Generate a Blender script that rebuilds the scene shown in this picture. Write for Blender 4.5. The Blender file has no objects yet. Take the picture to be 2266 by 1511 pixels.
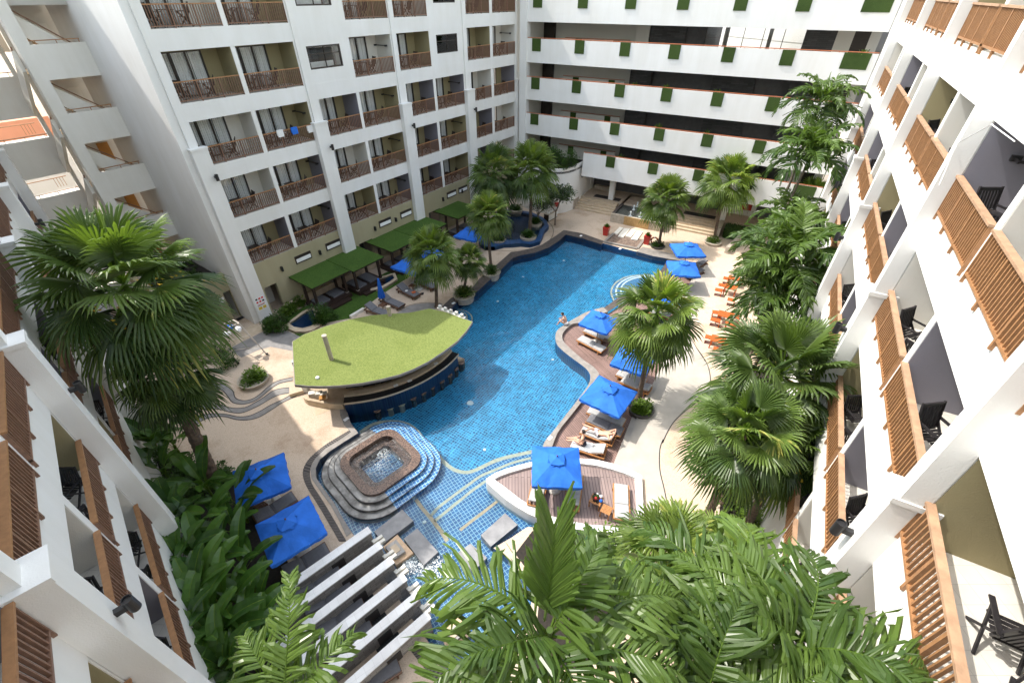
import bpy, bmesh, math, random
from mathutils import Vector, Matrix, geometry
RD = random.Random(11)
SC = bpy.context.scene
COL = SC.collection
sin, cos, rad, PI = math.sin, math.cos, math.radians, math.pi

# ------------------------------------------------------------------ surveyed camera and ground lookup
F, CX, CY, PITCH, H = 1000.0, 1133.0, 755.5, rad(37.67), 17.7
CPI, SPI = cos(PITCH), sin(PITCH)
Z = {'Q1': (950, 480, 5.0375), 'Q2': (1250, 430, 5.0375), 'Q3': (1200, 680, 5.0375), 'Q4': (1000, 950, 4.532),
     'Q5': (650, 900, 5.0375), 'Q6': (800, 1080, 5.0375), 'Q7': (400, 680, 5.0375), 'Q8': (630, 620, 4.722),
     'R1': (580, 500, 5.0375), 'R2': (850, 420, 5.0375), 'R3': (1030, 290, 5.0375), 'R4': (1400, 300, 5.0375),
     'R5': (1450, 550, 6.043), 'R6': (1250, 880, 10.075), 'R7': (500, 980, 5.037), 'R8': (560, 1200, 4.532),
     'c10': (500, 900, 2.473), 'F': (0, 0, 1)}
def G(t, x, y, z=0.0):
    a, b, s = Z[t]
    x = a + x / s; y = b + y / s
    u = (x - CX) / F; w = -(y - CY) / F
    rx, ry, rz = u, CPI + w * SPI, -SPI + w * CPI
    k = (z - H) / rz
    return Vector((rx * k, ry * k, z))
def GP(t, pts, z=0.0): return [G(t, x, y, z) for x, y in pts]
def ray(x, y):
    u = (x - CX) / F; w = -(y - CY) / F
    return Vector((u, CPI + w * SPI, -SPI + w * CPI))
def above(base, x, y):
    """height on the plumb line through base that the surveyed sight line (x, y) meets"""
    r = ray(x, y)
    k = (base.x * r.x + base.y * r.y) / (r.x ** 2 + r.y ** 2)
    return H + r.z * k
def hd(d): return Vector((sin(rad(d)), cos(rad(d)), 0))

# ------------------------------------------------------------------ mesh builder
class MB:
    def __init__(s): s.v = []; s.f = []; s.m = []; s.t = []
    def add(s, vs, fs, mi=0, tone=None):
        o = len(s.v); s.v.extend(tuple(p) for p in vs)
        for f in fs: s.f.append(tuple(i + o for i in f)); s.m.append(mi); s.t.append(tone if tone is not None else 0.5)
        return s
    def box(s, x0, y0, z0, x1, y1, z1, mi=0):
        return s.add([(x0,y0,z0),(x1,y0,z0),(x1,y1,z0),(x0,y1,z0),(x0,y0,z1),(x1,y0,z1),(x1,y1,z1),(x0,y1,z1)],
                     [(0,3,2,1),(4,5,6,7),(0,1,5,4),(1,2,6,5),(2,3,7,6),(3,0,4,7)], mi)
    def obox(s, M, sx, sy, sz, mi=0):
        h = [(-sx/2,-sy/2,-sz/2),(sx/2,-sy/2,-sz/2),(sx/2,sy/2,-sz/2),(-sx/2,sy/2,-sz/2),(-sx/2,-sy/2,sz/2),(sx/2,-sy/2,sz/2),(sx/2,sy/2,sz/2),(-sx/2,sy/2,sz/2)]
        return s.add([M @ Vector(p) for p in h], [(0,3,2,1),(4,5,6,7),(0,1,5,4),(1,2,6,5),(2,3,7,6),(3,0,4,7)], mi)
    def bar(s, p, q, w, h, mi=0, up=(0,0,1)):
        p = Vector(p); q = Vector(q); d = q - p; L = d.length; d.normalize()
        u = Vector(up)
        if abs(d.dot(u)) > .98: u = Vector((1,0,0))
        x = d.cross(u).normalized(); y = x.cross(d)
        M = Matrix(((d.x,x.x,y.x,(p.x+q.x)/2),(d.y,x.y,y.y,(p.y+q.y)/2),(d.z,x.z,y.z,(p.z+q.z)/2),(0,0,0,1)))
        return s.obox(M, L, w, h, mi)
    def tube(s, pts, r, n=8, mi=0, cap=True):
        pts = [Vector(p) for p in pts]; k = len(pts)
        rs = r if isinstance(r, (list, tuple)) else [r] * k
        vs = []; fs = []
        for i, p in enumerate(pts):
            d = (pts[min(i+1,k-1)] - pts[max(i-1,0)]).normalized()
            a = Vector((0,0,1)) if abs(d.z) < .9 else Vector((1,0,0))
            x = d.cross(a).normalized(); y = d.cross(x)
            for j in range(n):
                t = 2*PI*j/n; vs.append(p + (x*cos(t) + y*sin(t)) * rs[i])
        for i in range(k-1):
            for j in range(n): fs.append((i*n+j, i*n+(j+1)%n, (i+1)*n+(j+1)%n, (i+1)*n+j))
        if cap: fs.append(tuple(range(n))); fs.append(tuple((k-1)*n+j for j in reversed(range(n))))
        return s.add(vs, fs, mi)
    def prism(s, poly, z0, z1, mi=0, ms=None, bottom=False):
        n = len(poly); ms = mi if ms is None else ms
        area = sum(poly[i][0]*poly[(i+1)%n][1]-poly[(i+1)%n][0]*poly[i][1] for i in range(n))
        if area < 0: poly = list(reversed(poly))
        vs = [(p[0],p[1],z0) for p in poly] + [(p[0],p[1],z1) for p in poly]
        s.add(vs, [(i,(i+1)%n,(i+1)%n+n,i+n) for i in range(n)], ms)
        tri = geometry.tessellate_polygon([[Vector((p[0],p[1],0)) for p in poly]])
        fs = []
        for t in tri:
            a,b,c = (Vector((poly[i][0],poly[i][1])) for i in t)
            fs.append(t if (b-a).cross(c-a) > 0 else t[::-1])
        s.add([(p[0],p[1],z1) for p in poly], fs, mi)
        if bottom: s.add([(p[0],p[1],z0) for p in poly], [f[::-1] for f in fs], mi)
        return s
    def strip(s, a, b, mi=0):
        """quad strip between two polylines of equal length"""
        n = len(a); vs = [tuple(p) for p in a] + [tuple(p) for p in b]
        return s.add(vs, [(i,i+1,n+i+1,n+i) for i in range(n-1)], mi)
    def lathe(s, prof, n=24, c=(0,0,0), mi=0):
        vs = []; fs = []; k = len(prof)
        for r, z in prof:
            for j in range(n):
                t = 2*PI*j/n; vs.append((c[0]+r*cos(t), c[1]+r*sin(t), c[2]+z))
        for i in range(k-1):
            for j in range(n): fs.append((i*n+j, i*n+(j+1)%n, (i+1)*n+(j+1)%n, (i+1)*n+j))
        if prof[-1][0] > 0: fs.append(tuple((k-1)*n+j for j in range(n)))
        if prof[0][0] > 0: fs.append(tuple(reversed(range(n))))
        return s.add(vs, fs, mi)
    def mesh(s, name, mats, smooth=False, tone=False):
        me = bpy.data.meshes.new(name); me.from_pydata(s.v, [], s.f)
        for m in (mats if isinstance(mats, (list, tuple)) else [mats]): me.materials.append(m)
        if any(s.m): me.polygons.foreach_set('material_index', s.m)
        if smooth: me.polygons.foreach_set('use_smooth', [True]*len(s.f))
        if tone:
            a = me.attributes.new('tone', 'FLOAT', 'FACE'); a.data.foreach_set('value', s.t)
        me.update(); return me
    def build(s, name, mats, parent=None, smooth=False, tone=False, loc=None, rz=0.0):
        return link(name, s.mesh(name, mats, smooth, tone), parent, loc, rz)
def link(name, me, parent=None, loc=None, rz=0.0):
    o = bpy.data.objects.new(name, me); COL.objects.link(o)
    if parent: o.parent = parent
    if loc is not None: o.location = loc
    if rz: o.rotation_euler = (0, 0, rz)
    return o
def tag(o, label=None, cat=None, group=None, kind=None):
    if label: o['label'] = label
    if cat: o['category'] = cat
    if group: o['group'] = group
    if kind: o['kind'] = kind
    return o
def thing(name, label, cat, loc=(0,0,0), rz=0.0, group=None):
    o = bpy.data.objects.new(name, None); COL.objects.link(o); o.empty_display_size = .2
    o.location = loc; o.rotation_euler = (0,0,rz)
    return tag(o, label, cat, group)
def kids(o): return [c for c in bpy.data.objects if c.parent == o]
def dup(root, loc, rz=None, label=None, sc=None):
    r = root.copy(); COL.objects.link(r); r.location = loc
    if rz is not None: r.rotation_euler = (0,0,rz)
    if sc is not None: r.scale = (sc,sc,sc) if not isinstance(sc, tuple) else sc
    if label: r['label'] = label
    for c in kids(root):
        d = c.copy(); COL.objects.link(d); d.parent = r
        for e in kids(c):
            f = e.copy(); COL.objects.link(f); f.parent = d
    return r
def struct(name, mb, mats, **k): return tag(mb.build(name, mats, **k), kind='structure')

# ------------------------------------------------------------------ materials
def nt(name):
    m = bpy.data.materials.new(name); m.use_nodes = True
    t = m.node_tree; b = t.nodes['Principled BSDF']; return m, t, b
def node(t, typ, **kw):
    n = t.nodes.new(typ)
    for k, v in kw.items():
        if k.startswith('i_'): n.inputs[k[2:].replace('_', ' ')].default_value = v
        else: setattr(n, k, v)
    return n
def rgb(c): return (c[0], c[1], c[2], 1.0)
def mat(name, c, rough=.6, var=.12, scale=3.0, bump=0.0, bscale=40.0, c2=None, metal=0.0, spec=.5, detail=6, obj=False, mix=.5):
    """principled with a noise-mottled base colour and optional fine bump"""
    m, t, b = nt(name); L = t.links
    geo = node(t, 'ShaderNodeTexCoord' if obj else 'ShaderNodeNewGeometry')
    pos = geo.outputs['Object' if obj else 'Position']
    n = node(t, 'ShaderNodeTexNoise', i_Scale=scale, i_Detail=float(detail), i_Roughness=.6)
    L.new(pos, n.inputs['Vector'])
    r = node(t, 'ShaderNodeValToRGB')
    a = c2 if c2 else tuple(x*(1-var) for x in c)
    d = c if c2 else tuple(min(1, x*(1+var)) for x in c)
    r.color_ramp.elements[0].position = .5-.25*(1-mix)-.05; r.color_ramp.elements[1].position = .5+.25*(1-mix)+.05
    r.color_ramp.elements[0].color = rgb(a); r.color_ramp.elements[1].color = rgb(d)
    L.new(n.outputs['Fac'], r.inputs['Fac']); L.new(r.outputs['Color'], b.inputs['Base Color'])
    b.inputs['Roughness'].default_value = rough; b.inputs['Metallic'].default_value = metal
    b.inputs['Specular IOR Level'].default_value = spec
    if bump:
        n2 = node(t, 'ShaderNodeTexNoise', i_Scale=bscale, i_Detail=4.0); L.new(pos, n2.inputs['Vector'])
        bp = node(t, 'ShaderNodeBump', i_Strength=bump, i_Distance=.02)
        L.new(n2.outputs['Fac'], bp.inputs['Height']); L.new(bp.outputs['Normal'], b.inputs['Normal'])
    return m

def stucco(name, c, streak=.09):
    """painted render: faint vertical weather streaks, broad mottling, grainy surface"""
    m, t, b = nt(name); L = t.links
    g = node(t, 'ShaderNodeNewGeometry')
    mp = node(t, 'ShaderNodeMapping'); mp.inputs['Scale'].default_value = (1.1, 1.1, .13)
    L.new(g.outputs['Position'], mp.inputs['Vector'])
    n1 = node(t, 'ShaderNodeTexNoise', i_Scale=1.3, i_Detail=6.0, i_Roughness=.65); L.new(mp.outputs['Vector'], n1.inputs['Vector'])
    n2 = node(t, 'ShaderNodeTexNoise', i_Scale=.5, i_Detail=5.0); L.new(g.outputs['Position'], n2.inputs['Vector'])
    ad = node(t, 'ShaderNodeMath', operation='ADD'); L.new(n1.outputs['Fac'], ad.inputs[0]); L.new(n2.outputs['Fac'], ad.inputs[1])
    r = node(t, 'ShaderNodeValToRGB'); r.color_ramp.elements[0].position = .62; r.color_ramp.elements[1].position = 1.15
    r.color_ramp.elements[0].position = .35; r.color_ramp.elements[1].position = .62
    hf = node(t, 'ShaderNodeMath', operation='MULTIPLY'); hf.inputs[1].default_value = .5; L.new(ad.outputs[0], hf.inputs[0])
    r.color_ramp.elements[0].color = rgb((c[0]*(1-streak*1.2), c[1]*(1-streak*1.3), c[2]*(1-streak*1.6))); r.color_ramp.elements[1].color = rgb(c)
    L.new(hf.outputs[0], r.inputs['Fac']); L.new(r.outputs['Color'], b.inputs['Base Color'])
    b.inputs['Roughness'].default_value = .85; b.inputs['Specular IOR Level'].default_value = .3
    n3 = node(t, 'ShaderNodeTexNoise', i_Scale=38.0, i_Detail=3.0); L.new(g.outputs['Position'], n3.inputs['Vector'])
    bp = node(t, 'ShaderNodeBump', i_Strength=.25, i_Distance=.02); L.new(n3.outputs['Fac'], bp.inputs['Height']); L.new(bp.outputs['Normal'], b.inputs['Normal'])
    return m
def grid(name, c1, c2, cm, size, mortar, rough=.35, rot=0.0, offset=0.0, wob=0.0, aspect=1.0, bump=0.0, vert=False, spec=.5):
    """brick/tile pattern in metres; wob bends the lookup the way rippling water does"""
    m, t, b = nt(name); L = t.links
    g = node(t, 'ShaderNodeNewGeometry'); mp = node(t, 'ShaderNodeMapping', vector_type='POINT')
    mp.inputs['Rotation'].default_value = (PI/2 if vert else 0, 0, rot)
    src = g.outputs['Position']
    if wob:
        n = node(t, 'ShaderNodeTexNoise', i_Scale=1.6, i_Detail=2.0); L.new(src, n.inputs['Vector'])
        sb = node(t, 'ShaderNodeVectorMath', operation='SUBTRACT'); sb.inputs[1].default_value = (.5,.5,.5); L.new(n.outputs['Color'], sb.inputs[0])
        sc = node(t, 'ShaderNodeVectorMath', operation='SCALE'); sc.inputs['Scale'].default_value = wob; L.new(sb.outputs[0], sc.inputs[0])
        ad = node(t, 'ShaderNodeVectorMath', operation='ADD'); L.new(src, ad.inputs[0]); L.new(sc.outputs[0], ad.inputs[1]); src = ad.outputs[0]
    L.new(src, mp.inputs['Vector'])
    k = node(t, 'ShaderNodeTexBrick', offset=offset, squash=1.0)
    k.inputs['Color1'].default_value = rgb(c1); k.inputs['Color2'].default_value = rgb(c2); k.inputs['Mortar'].default_value = rgb(cm)
    k.inputs['Scale'].default_value = 1.0; k.inputs['Brick Width'].default_value = size*aspect; k.inputs['Row Height'].default_value = size
    k.inputs['Mortar Size'].default_value = mortar; k.inputs['Mortar Smooth'].default_value = .1; k.inputs['Bias'].default_value = 0.0
    L.new(mp.outputs['Vector'], k.inputs['Vector'])
    n2 = node(t, 'ShaderNodeTexNoise', i_Scale=.9, i_Detail=5.0); L.new(g.outputs['Position'], n2.inputs['Vector'])
    mr = node(t, 'ShaderNodeMapRange'); mr.inputs['From Min'].default_value = .3; mr.inputs['From Max'].default_value = .7; mr.inputs['To Min'].default_value = .82; mr.inputs['To Max'].default_value = 1.12
    L.new(n2.outputs['Fac'], mr.inputs['Value'])
    mu = node(t, 'ShaderNodeVectorMath', operation='SCALE'); L.new(k.outputs['Color'], mu.inputs[0]); L.new(mr.outputs[0], mu.inputs['Scale'])
    L.new(mu.outputs[0], b.inputs['Base Color'])
    b.inputs['Roughness'].default_value = rough; b.inputs['Specular IOR Level'].default_value = spec
    if bump:
        bp = node(t, 'ShaderNodeBump', i_Strength=bump, i_Distance=.01, invert=True); L.new(k.outputs['Fac'], bp.inputs['Height']); L.new(bp.outputs['Normal'], b.inputs['Normal'])
    return m
def leafmat(name, dark, light, trans=.28, rough=.38, tip=None):
    """foliage: hue varies leaf by leaf (face attribute) and plant by plant; some light passes through the blade"""
    m, t, b = nt(name); L = t.links
    a = node(t, 'ShaderNodeAttribute', attribute_name='tone')
    oi = node(t, 'ShaderNodeObjectInfo')
    r = node(t, 'ShaderNodeValToRGB')
    r.color_ramp.elements[0].color = rgb(dark); r.color_ramp.elements[1].color = rgb(light)
    if tip: e = r.color_ramp.elements.new(.93); e.color = rgb(light); r.color_ramp.elements[-1].color = rgb(tip)
    g = node(t, 'ShaderNodeNewGeometry')
    n = node(t, 'ShaderNodeTexNoise', i_Scale=3.0, i_Detail=3.0); L.new(g.outputs['Position'], n.inputs['Vector'])
    m1 = node(t, 'ShaderNodeMath', operation='MULTIPLY_ADD'); m1.inputs[1].default_value = .35; L.new(n.outputs['Fac'], m1.inputs[0]); L.new(a.outputs['Fac'], m1.inputs[2])
    m2 = node(t, 'ShaderNodeMath', operation='SUBTRACT'); m2.inputs[1].default_value = .17; L.new(m1.outputs[0], m2.inputs[0])
    L.new(m2.outputs[0], r.inputs['Fac'])
    hs = node(t, 'ShaderNodeHueSaturation'); L.new(r.outputs['Color'], hs.inputs['Color'])
    mr = node(t, 'ShaderNodeMapRange'); mr.inputs['To Min'].default_value = .85; mr.inputs['To Max'].default_value = 1.15; L.new(oi.outputs['Random'], mr.inputs['Value']); L.new(mr.outputs[0], hs.inputs['Value'])
    L.new(hs.outputs[0], b.inputs['Base Color']); b.inputs['Roughness'].default_value = rough; b.inputs['Specular IOR Level'].default_value = .38
    tr = node(t, 'ShaderNodeBsdfTranslucent'); mc = node(t, 'ShaderNodeMix', data_type='RGBA', blend_type='MULTIPLY'); mc.inputs['Factor'].default_value = 1.0
    L.new(hs.outputs[0], mc.inputs['A']); mc.inputs['B'].default_value = (1.9, 2.0, .7, 1); L.new(mc.outputs['Result'], tr.inputs['Color'])
    mx = node(t, 'ShaderNodeMixShader'); mx.inputs[0].default_value = trans
    L.new(b.outputs[0], mx.inputs[1]); L.new(tr.outputs[0], mx.inputs[2]); L.new(mx.outputs[0], t.nodes['Material Output'].inputs['Surface'])
    return m
def glassy(name, tint, gloss_rough=.02, bump=0.0, bscale=2.0, ior=1.33, bump2=0.0):
    """clear sheet: fresnel reflection over tinted transmission, so light and shadow reach what lies beneath"""
    m, t, b = nt(name); L = t.links; t.nodes.remove(b)
    tr = node(t, 'ShaderNodeBsdfTransparent'); tr.inputs['Color'].default_value = rgb(tint)
    gl = node(t, 'ShaderNodeBsdfGlossy'); gl.inputs['Roughness'].default_value = gloss_rough
    fr = node(t, 'ShaderNodeFresnel'); fr.inputs['IOR'].default_value = ior
    mx = node(t, 'ShaderNodeMixShader')
    L.new(fr.outputs[0], mx.inputs[0]); L.new(tr.outputs[0], mx.inputs[1]); L.new(gl.outputs[0], mx.inputs[2])
    L.new(mx.outputs[0], t.nodes['Material Output'].inputs['Surface'])
    if bump:
        g = node(t, 'ShaderNodeNewGeometry')
        n = node(t, 'ShaderNodeTexNoise', i_Scale=bscale, i_Detail=4.0, i_Distortion=.6); L.new(g.outputs['Position'], n.inputs['Vector'])
        bp = node(t, 'ShaderNodeBump', i_Strength=bump, i_Distance=.05); L.new(n.outputs['Fac'], bp.inputs['Height'])
        L.new(bp.outputs['Normal'], gl.inputs['Normal']); L.new(bp.outputs['Normal'], fr.inputs['Normal'])
    return m
def speck(name, c, cs, scale=60.0, rough=.8, amt=.5, stain=None, bump=.2):
    """pebble wash: small voronoi pebbles of differing tone, broad wear"""
    m, t, b = nt(name); L = t.links
    g = node(t, 'ShaderNodeNewGeometry')
    v = node(t, 'ShaderNodeTexVoronoi', i_Scale=scale); L.new(g.outputs['Position'], v.inputs['Vector'])
    sp = node(t, 'ShaderNodeSeparateColor'); L.new(v.outputs['Color'], sp.inputs[0])
    r = node(t, 'ShaderNodeValToRGB'); r.color_ramp.elements[0].color = rgb(cs); r.color_ramp.elements[1].color = rgb(c); r.color_ramp.elements[1].position = amt
    L.new(sp.outputs[0], r.inputs['Fac'])
    n = node(t, 'ShaderNodeTexNoise', i_Scale=.38, i_Detail=8.0, i_Roughness=.66); L.new(g.outputs['Position'], n.inputs['Vector'])
    r2 = node(t, 'ShaderNodeValToRGB'); r2.color_ramp.elements[0].position = .34; r2.color_ramp.elements[1].position = .50
    r2.color_ramp.elements[0].color = rgb(stain if stain else (.84,.82,.79)); r2.color_ramp.elements[1].color = (1,1,1,1)
    L.new(n.outputs['Fac'], r2.inputs['Fac'])
    mu = node(t, 'ShaderNodeMix', data_type='RGBA', blend_type='MULTIPLY'); mu.inputs['Factor'].default_value = 1.0
    L.new(r.outputs['Color'], mu.inputs['A']); L.new(r2.outputs['Color'], mu.inputs['B']); L.new(mu.outputs['Result'], b.inputs['Base Color'])
    b.inputs['Roughness'].default_value = rough; b.inputs['Specular IOR Level'].default_value = .35
    if bump:
        bp = node(t, 'ShaderNodeBump', i_Strength=bump, i_Distance=.01); L.new(v.outputs['Distance'], bp.inputs['Height']); L.new(bp.outputs['Normal'], b.inputs['Normal'])
    return m
def planks(name, c1, c2, w, ang, rough=.6, gap=(.02,.012,.01)):
    m = grid(name, c1, c2, gap, w, .008, rough=rough, rot=ang, offset=.37, aspect=18.0, bump=.5)
    return m

M = {}
M['white'] = stucco('white_stucco', (.80,.80,.79), .075)
M['white_s'] = stucco('white_stucco_stair', (.80,.79,.75))
M['olive'] = stucco('olive_paint', (.33,.29,.17), .06)
M['olive_base'] = stucco('khaki_render', (.40,.36,.235), .1)
M['lav'] = stucco('lavender_grey_paint', (.215,.21,.25), .05)
M['cream_in'] = stucco('pale_paint', (.70,.69,.65), .05)
M['tilefl'] = grid('balcony_tile', (.62,.59,.54), (.66,.63,.58), (.45,.43,.4), .3, .004, rough=.4)
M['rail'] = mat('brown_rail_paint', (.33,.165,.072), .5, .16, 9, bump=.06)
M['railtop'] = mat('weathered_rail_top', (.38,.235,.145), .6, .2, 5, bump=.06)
M['raildark'] = mat('shade_darkened_rail_paint', (.21,.115,.075), .5, .15, 9)  # rail brown darkened for the shaded wings; the shade is in the colour
M['frame'] = mat('dark_window_frame', (.03,.022,.018), .4)
M['curtain'] = mat('sheer_curtain', (.88,.88,.88), .9, .05, 2)
M['room'] = mat('room_interior', (.12,.12,.125), .9)  # dark grey puts the shade of unlit rooms and openings into the colour
M['glass'] = glassy('window_glass', (.95,.97,.98), .01, ior=1.45)
M['black'] = mat('black_metal', (.018,.018,.02), .4)
M['lens'] = mat('lamp_lens', (.55,.6,.66), .15)
M['blackwood'] = mat('black_stained_wood', (.02,.018,.02), .45, .3, 12)
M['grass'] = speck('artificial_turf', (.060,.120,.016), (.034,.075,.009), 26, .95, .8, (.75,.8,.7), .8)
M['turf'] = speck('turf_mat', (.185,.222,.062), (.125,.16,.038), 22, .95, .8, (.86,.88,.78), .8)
M['turfwall'] = speck('turf_wall_panel', (.055,.095,.02), (.028,.055,.01), 120, .95, .8, (.7,.75,.65), .9)
M['deck'] = speck('pebble_wash_paving', (.60,.485,.38), (.47,.37,.28), 42, .85, .6, (.76,.70,.65), .2)
M['path'] = mat('pale_concrete_path', (.475,.44,.395), .85, c2=(.38,.35,.31), scale=1.1, bump=.15, bscale=60)
M['greypath'] = mat('grey_paving_band', (.30,.285,.275), .8, c2=(.2,.19,.185), scale=2.2, bump=.15, bscale=60)
M['line'] = mat('dark_joint_strip', (.045,.04,.04), .7)
M['curb'] = mat('sandstone_curb', (.60,.49,.36), .8, c2=(.47,.37,.26), scale=3, bump=.15)
M['coping'] = mat('dark_stone_coping', (.12,.10,.09), .5, c2=(.055,.045,.042), scale=4, bump=.15)
M['coping2'] = mat('grey_stone_coping', (.30,.275,.25), .6, c2=(.2,.18,.165), scale=3, bump=.15)
M['tile'] = grid('deep_pool_tile', (.003,.080,.24), (.018,.27,.56), (.12,.52,.78), .15, .014, rough=.3, rot=.55, wob=.08)  # strong tile contrast and bright joints paint in sun speckle on the floor
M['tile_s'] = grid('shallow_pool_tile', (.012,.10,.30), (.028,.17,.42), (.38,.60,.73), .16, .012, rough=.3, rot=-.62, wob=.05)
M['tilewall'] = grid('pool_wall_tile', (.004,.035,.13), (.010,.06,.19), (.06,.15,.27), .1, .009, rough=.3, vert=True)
M['band'] = mat('beige_tile_band', (.56,.50,.38), .5, .15, 8)
M['orangeband'] = mat('terracotta_tile_band', (.58,.40,.25), .5, .15, 8)
M['tiledark'] = grid('dark_pond_tile', (.002,.014,.055), (.005,.028,.09), (.015,.05,.10), .12, .01, rough=.3)
M['water'] = glassy('pool_water', (.80,.95,1.0), .03, .32, 1.5, 1.33)
def clearwater(name):
    m, t, b = nt(name); L = t.links; t.nodes.remove(b)
    rf = node(t, 'ShaderNodeBsdfRefraction'); rf.inputs['Color'].default_value = (.86,.97,1,1); rf.inputs['Roughness'].default_value = 0.0; rf.inputs['IOR'].default_value = 1.33
    gl = node(t, 'ShaderNodeBsdfGlossy'); gl.inputs['Roughness'].default_value = .02
    fr = node(t, 'ShaderNodeFresnel'); fr.inputs['IOR'].default_value = 1.33
    mx = node(t, 'ShaderNodeMixShader'); L.new(fr.outputs[0], mx.inputs[0]); L.new(rf.outputs[0], mx.inputs[1]); L.new(gl.outputs[0], mx.inputs[2]); L.new(mx.outputs[0], t.nodes['Material Output'].inputs['Surface'])
    return m
M['poolwater'] = clearwater('rippled_pool_water')
M['wood'] = planks('brown_deck_planks', (.20,.125,.105), (.27,.17,.145), .11, rad(60.4))
M['wood2'] = planks('mauve_deck_planks', (.25,.185,.175), (.30,.225,.21), .14, rad(90))
M['teak'] = mat('teak', (.42,.19,.065), .5, .22, 9, bump=.05)
M['darkwood'] = mat('dark_brown_timber', (.035,.020,.015), .5, .25, 10)
M['brownwood'] = mat('brown_timber', (.13,.06,.03), .5, .25, 10)
M['cush'] = mat('grey_cushion', (.15,.15,.165), .9, .1, 12, bump=.1, bscale=90)
M['cushl'] = mat('pale_grey_cushion', (.40,.40,.40), .9, .08, 12, bump=.1, bscale=90)
M['towel'] = mat('white_towel', (.82,.82,.82), .95, .05, 20, bump=.3, bscale=30)
M['orange'] = mat('orange_painted_wood', (.47,.10,.02), .45, .14, 5)
M['bluecan'] = mat('blue_canvas', (.022,.145,.60), .78, .16, 1.6, bump=.6, bscale=4.0, spec=.3)
M['stonegrey'] = mat('grey_slab', (.30,.30,.31), .55, c2=(.19,.19,.20), scale=2.2, bump=.1)
M['walltop'] = grid('pale_stone_cap', (.78,.78,.79), (.86,.86,.87), (.6,.6,.6), .3, .003, rough=.6, rot=-.62)
M['wallside'] = grid('grey_stone_cladding', (.27,.26,.25), (.42,.40,.385), (.17,.16,.155), .14, .006, rough=.7, vert=True, offset=.5, aspect=2.0, rot=0.0, bump=.4)
M['jac'] = speck('brown_glass_mosaic', (.22,.145,.11), (.04,.03,.03), 28, .25, .9, (.8,.75,.7), .3)
M['jacstep'] = mat('wet_grey_stone', (.31,.305,.295), .35, c2=(.10,.097,.094), scale=2.0, bump=.1, mix=.75)
M['foam'] = mat('foaming_water', (.75,.80,.84), .4, .25, 14, bump=.6, bscale=14)
M['jacwater'] = glassy('spa_water', (.72,.74,.76), .05, .9, 5.0, 1.33)
M['soil'] = mat('dark_soil', (.025,.02,.016), .95, .4, 9, bump=.5, bscale=25)
M['gravel'] = speck('brown_gravel', (.30,.22,.17), (.07,.05,.045), 16, .7, .9, (.8,.8,.8), .6)
M['planter'] = mat('cast_stone_planter', (.50,.44,.36), .8, c2=(.36,.31,.25), scale=5, bump=.15)
M['darkpl'] = mat('dark_stone_planter', (.09,.08,.075), .6, c2=(.05,.045,.04), scale=5, bump=.1)
M['terra'] = mat('terracotta_handrail', (.46,.15,.07), .55, .12, 4)
M['slate'] = grid('dark_slate_cladding', (.05,.05,.054), (.085,.085,.09), (.02,.02,.02), .12, .006, rough=.6, vert=True, offset=.5, aspect=5.0, bump=.4)
M['redpot'] = mat('red_glazed_pot', (.45,.03,.022), .3, .1, 3)
M['goldstone'] = mat('honey_stone', (.50,.33,.14), .7, c2=(.36,.22,.09), scale=6, bump=.25)
M['paver'] = mat('white_paver', (.76,.73,.66), .8, .08, 4)
M['skin'] = mat('skin', (.62,.36,.25), .55, .06, 6, obj=True)
M['hair'] = mat('dark_hair', (.02,.014,.012), .5)
M['swimdark'] = mat('dark_swimwear', (.02,.02,.035), .7)
M['stripe'] = mat('striped_shorts', (.72,.70,.74), .85, .1, 6)
M['redshirt'] = mat('red_shirt', (.42,.03,.03), .8, .1, 5)
M['whitecloth'] = mat('white_cloth', (.78,.78,.78), .9, .06, 10)
M['steel'] = mat('pale_metal_tube', (.62,.56,.50), .35, .1, 6, metal=.6)
M['concrete'] = mat('umbrella_base_stone', (.52,.49,.45), .85, .15, 10, bump=.2)
M['signw'] = mat('white_sign_board', (.85,.85,.85), .5, .02)
M['signr'] = mat('red_sign_ink', (.6,.03,.03), .5, .02)
M['signy'] = mat('yellow_sign_ink', (.7,.5,.06), .5, .02)
M['pink'] = stucco('salmon_render', (.72,.34,.22), .06)
M['tan'] = mat('tan_stair_tread', (.42,.30,.16), .8, .12, 6)
M['door_or'] = mat('orange_door', (.52,.25,.06), .6, .08, 3)
M['grate'] = mat('drain_grate', (.13,.11,.10), .6, .15, 10)
M['trunk'] = mat('palm_trunk', (.17,.12,.085), .9, c2=(.07,.05,.038), scale=7, bump=.8, bscale=16, obj=True)
M['trunkg'] = mat('grey_palm_trunk', (.24,.20,.15), .85, c2=(.13,.105,.08), scale=5, bump=.5, bscale=14, obj=True)
M['branch'] = mat('bark', (.16,.125,.095), .9, .3, 8, bump=.4, obj=True)
M['fan'] = leafmat('fan_palm_leaf', (.032,.066,.016), (.175,.245,.048), .32, .36, tip=(.42,.40,.11))
M['fand'] = leafmat('dark_fan_palm_leaf', (.027,.058,.017), (.130,.195,.045), .3, .35, tip=(.36,.35,.10))
M['fibre'] = mat('palm_fibre', (.19,.11,.045), .9, .3, 12)
M['feather'] = leafmat('feather_palm_leaf', (.020,.050,.012), (.122,.192,.036), .30, .30, tip=(.30,.33,.08))
M['banana'] = leafmat('broad_leaf', (.020,.058,.013), (.080,.165,.026), .26, .3)
M['shrub'] = leafmat('shrub_leaf', (.016,.045,.010), (.06,.125,.016), .22, .4)
M['shrubl'] = leafmat('light_shrub_leaf', (.035,.075,.010), (.13,.21,.025), .25, .4)
M['frangi'] = leafmat('frangipani_leaf', (.030,.055,.025), (.12,.17,.08), .22, .4)
M['blossom'] = mat('white_blossom', (.80,.78,.68), .7)
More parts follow.
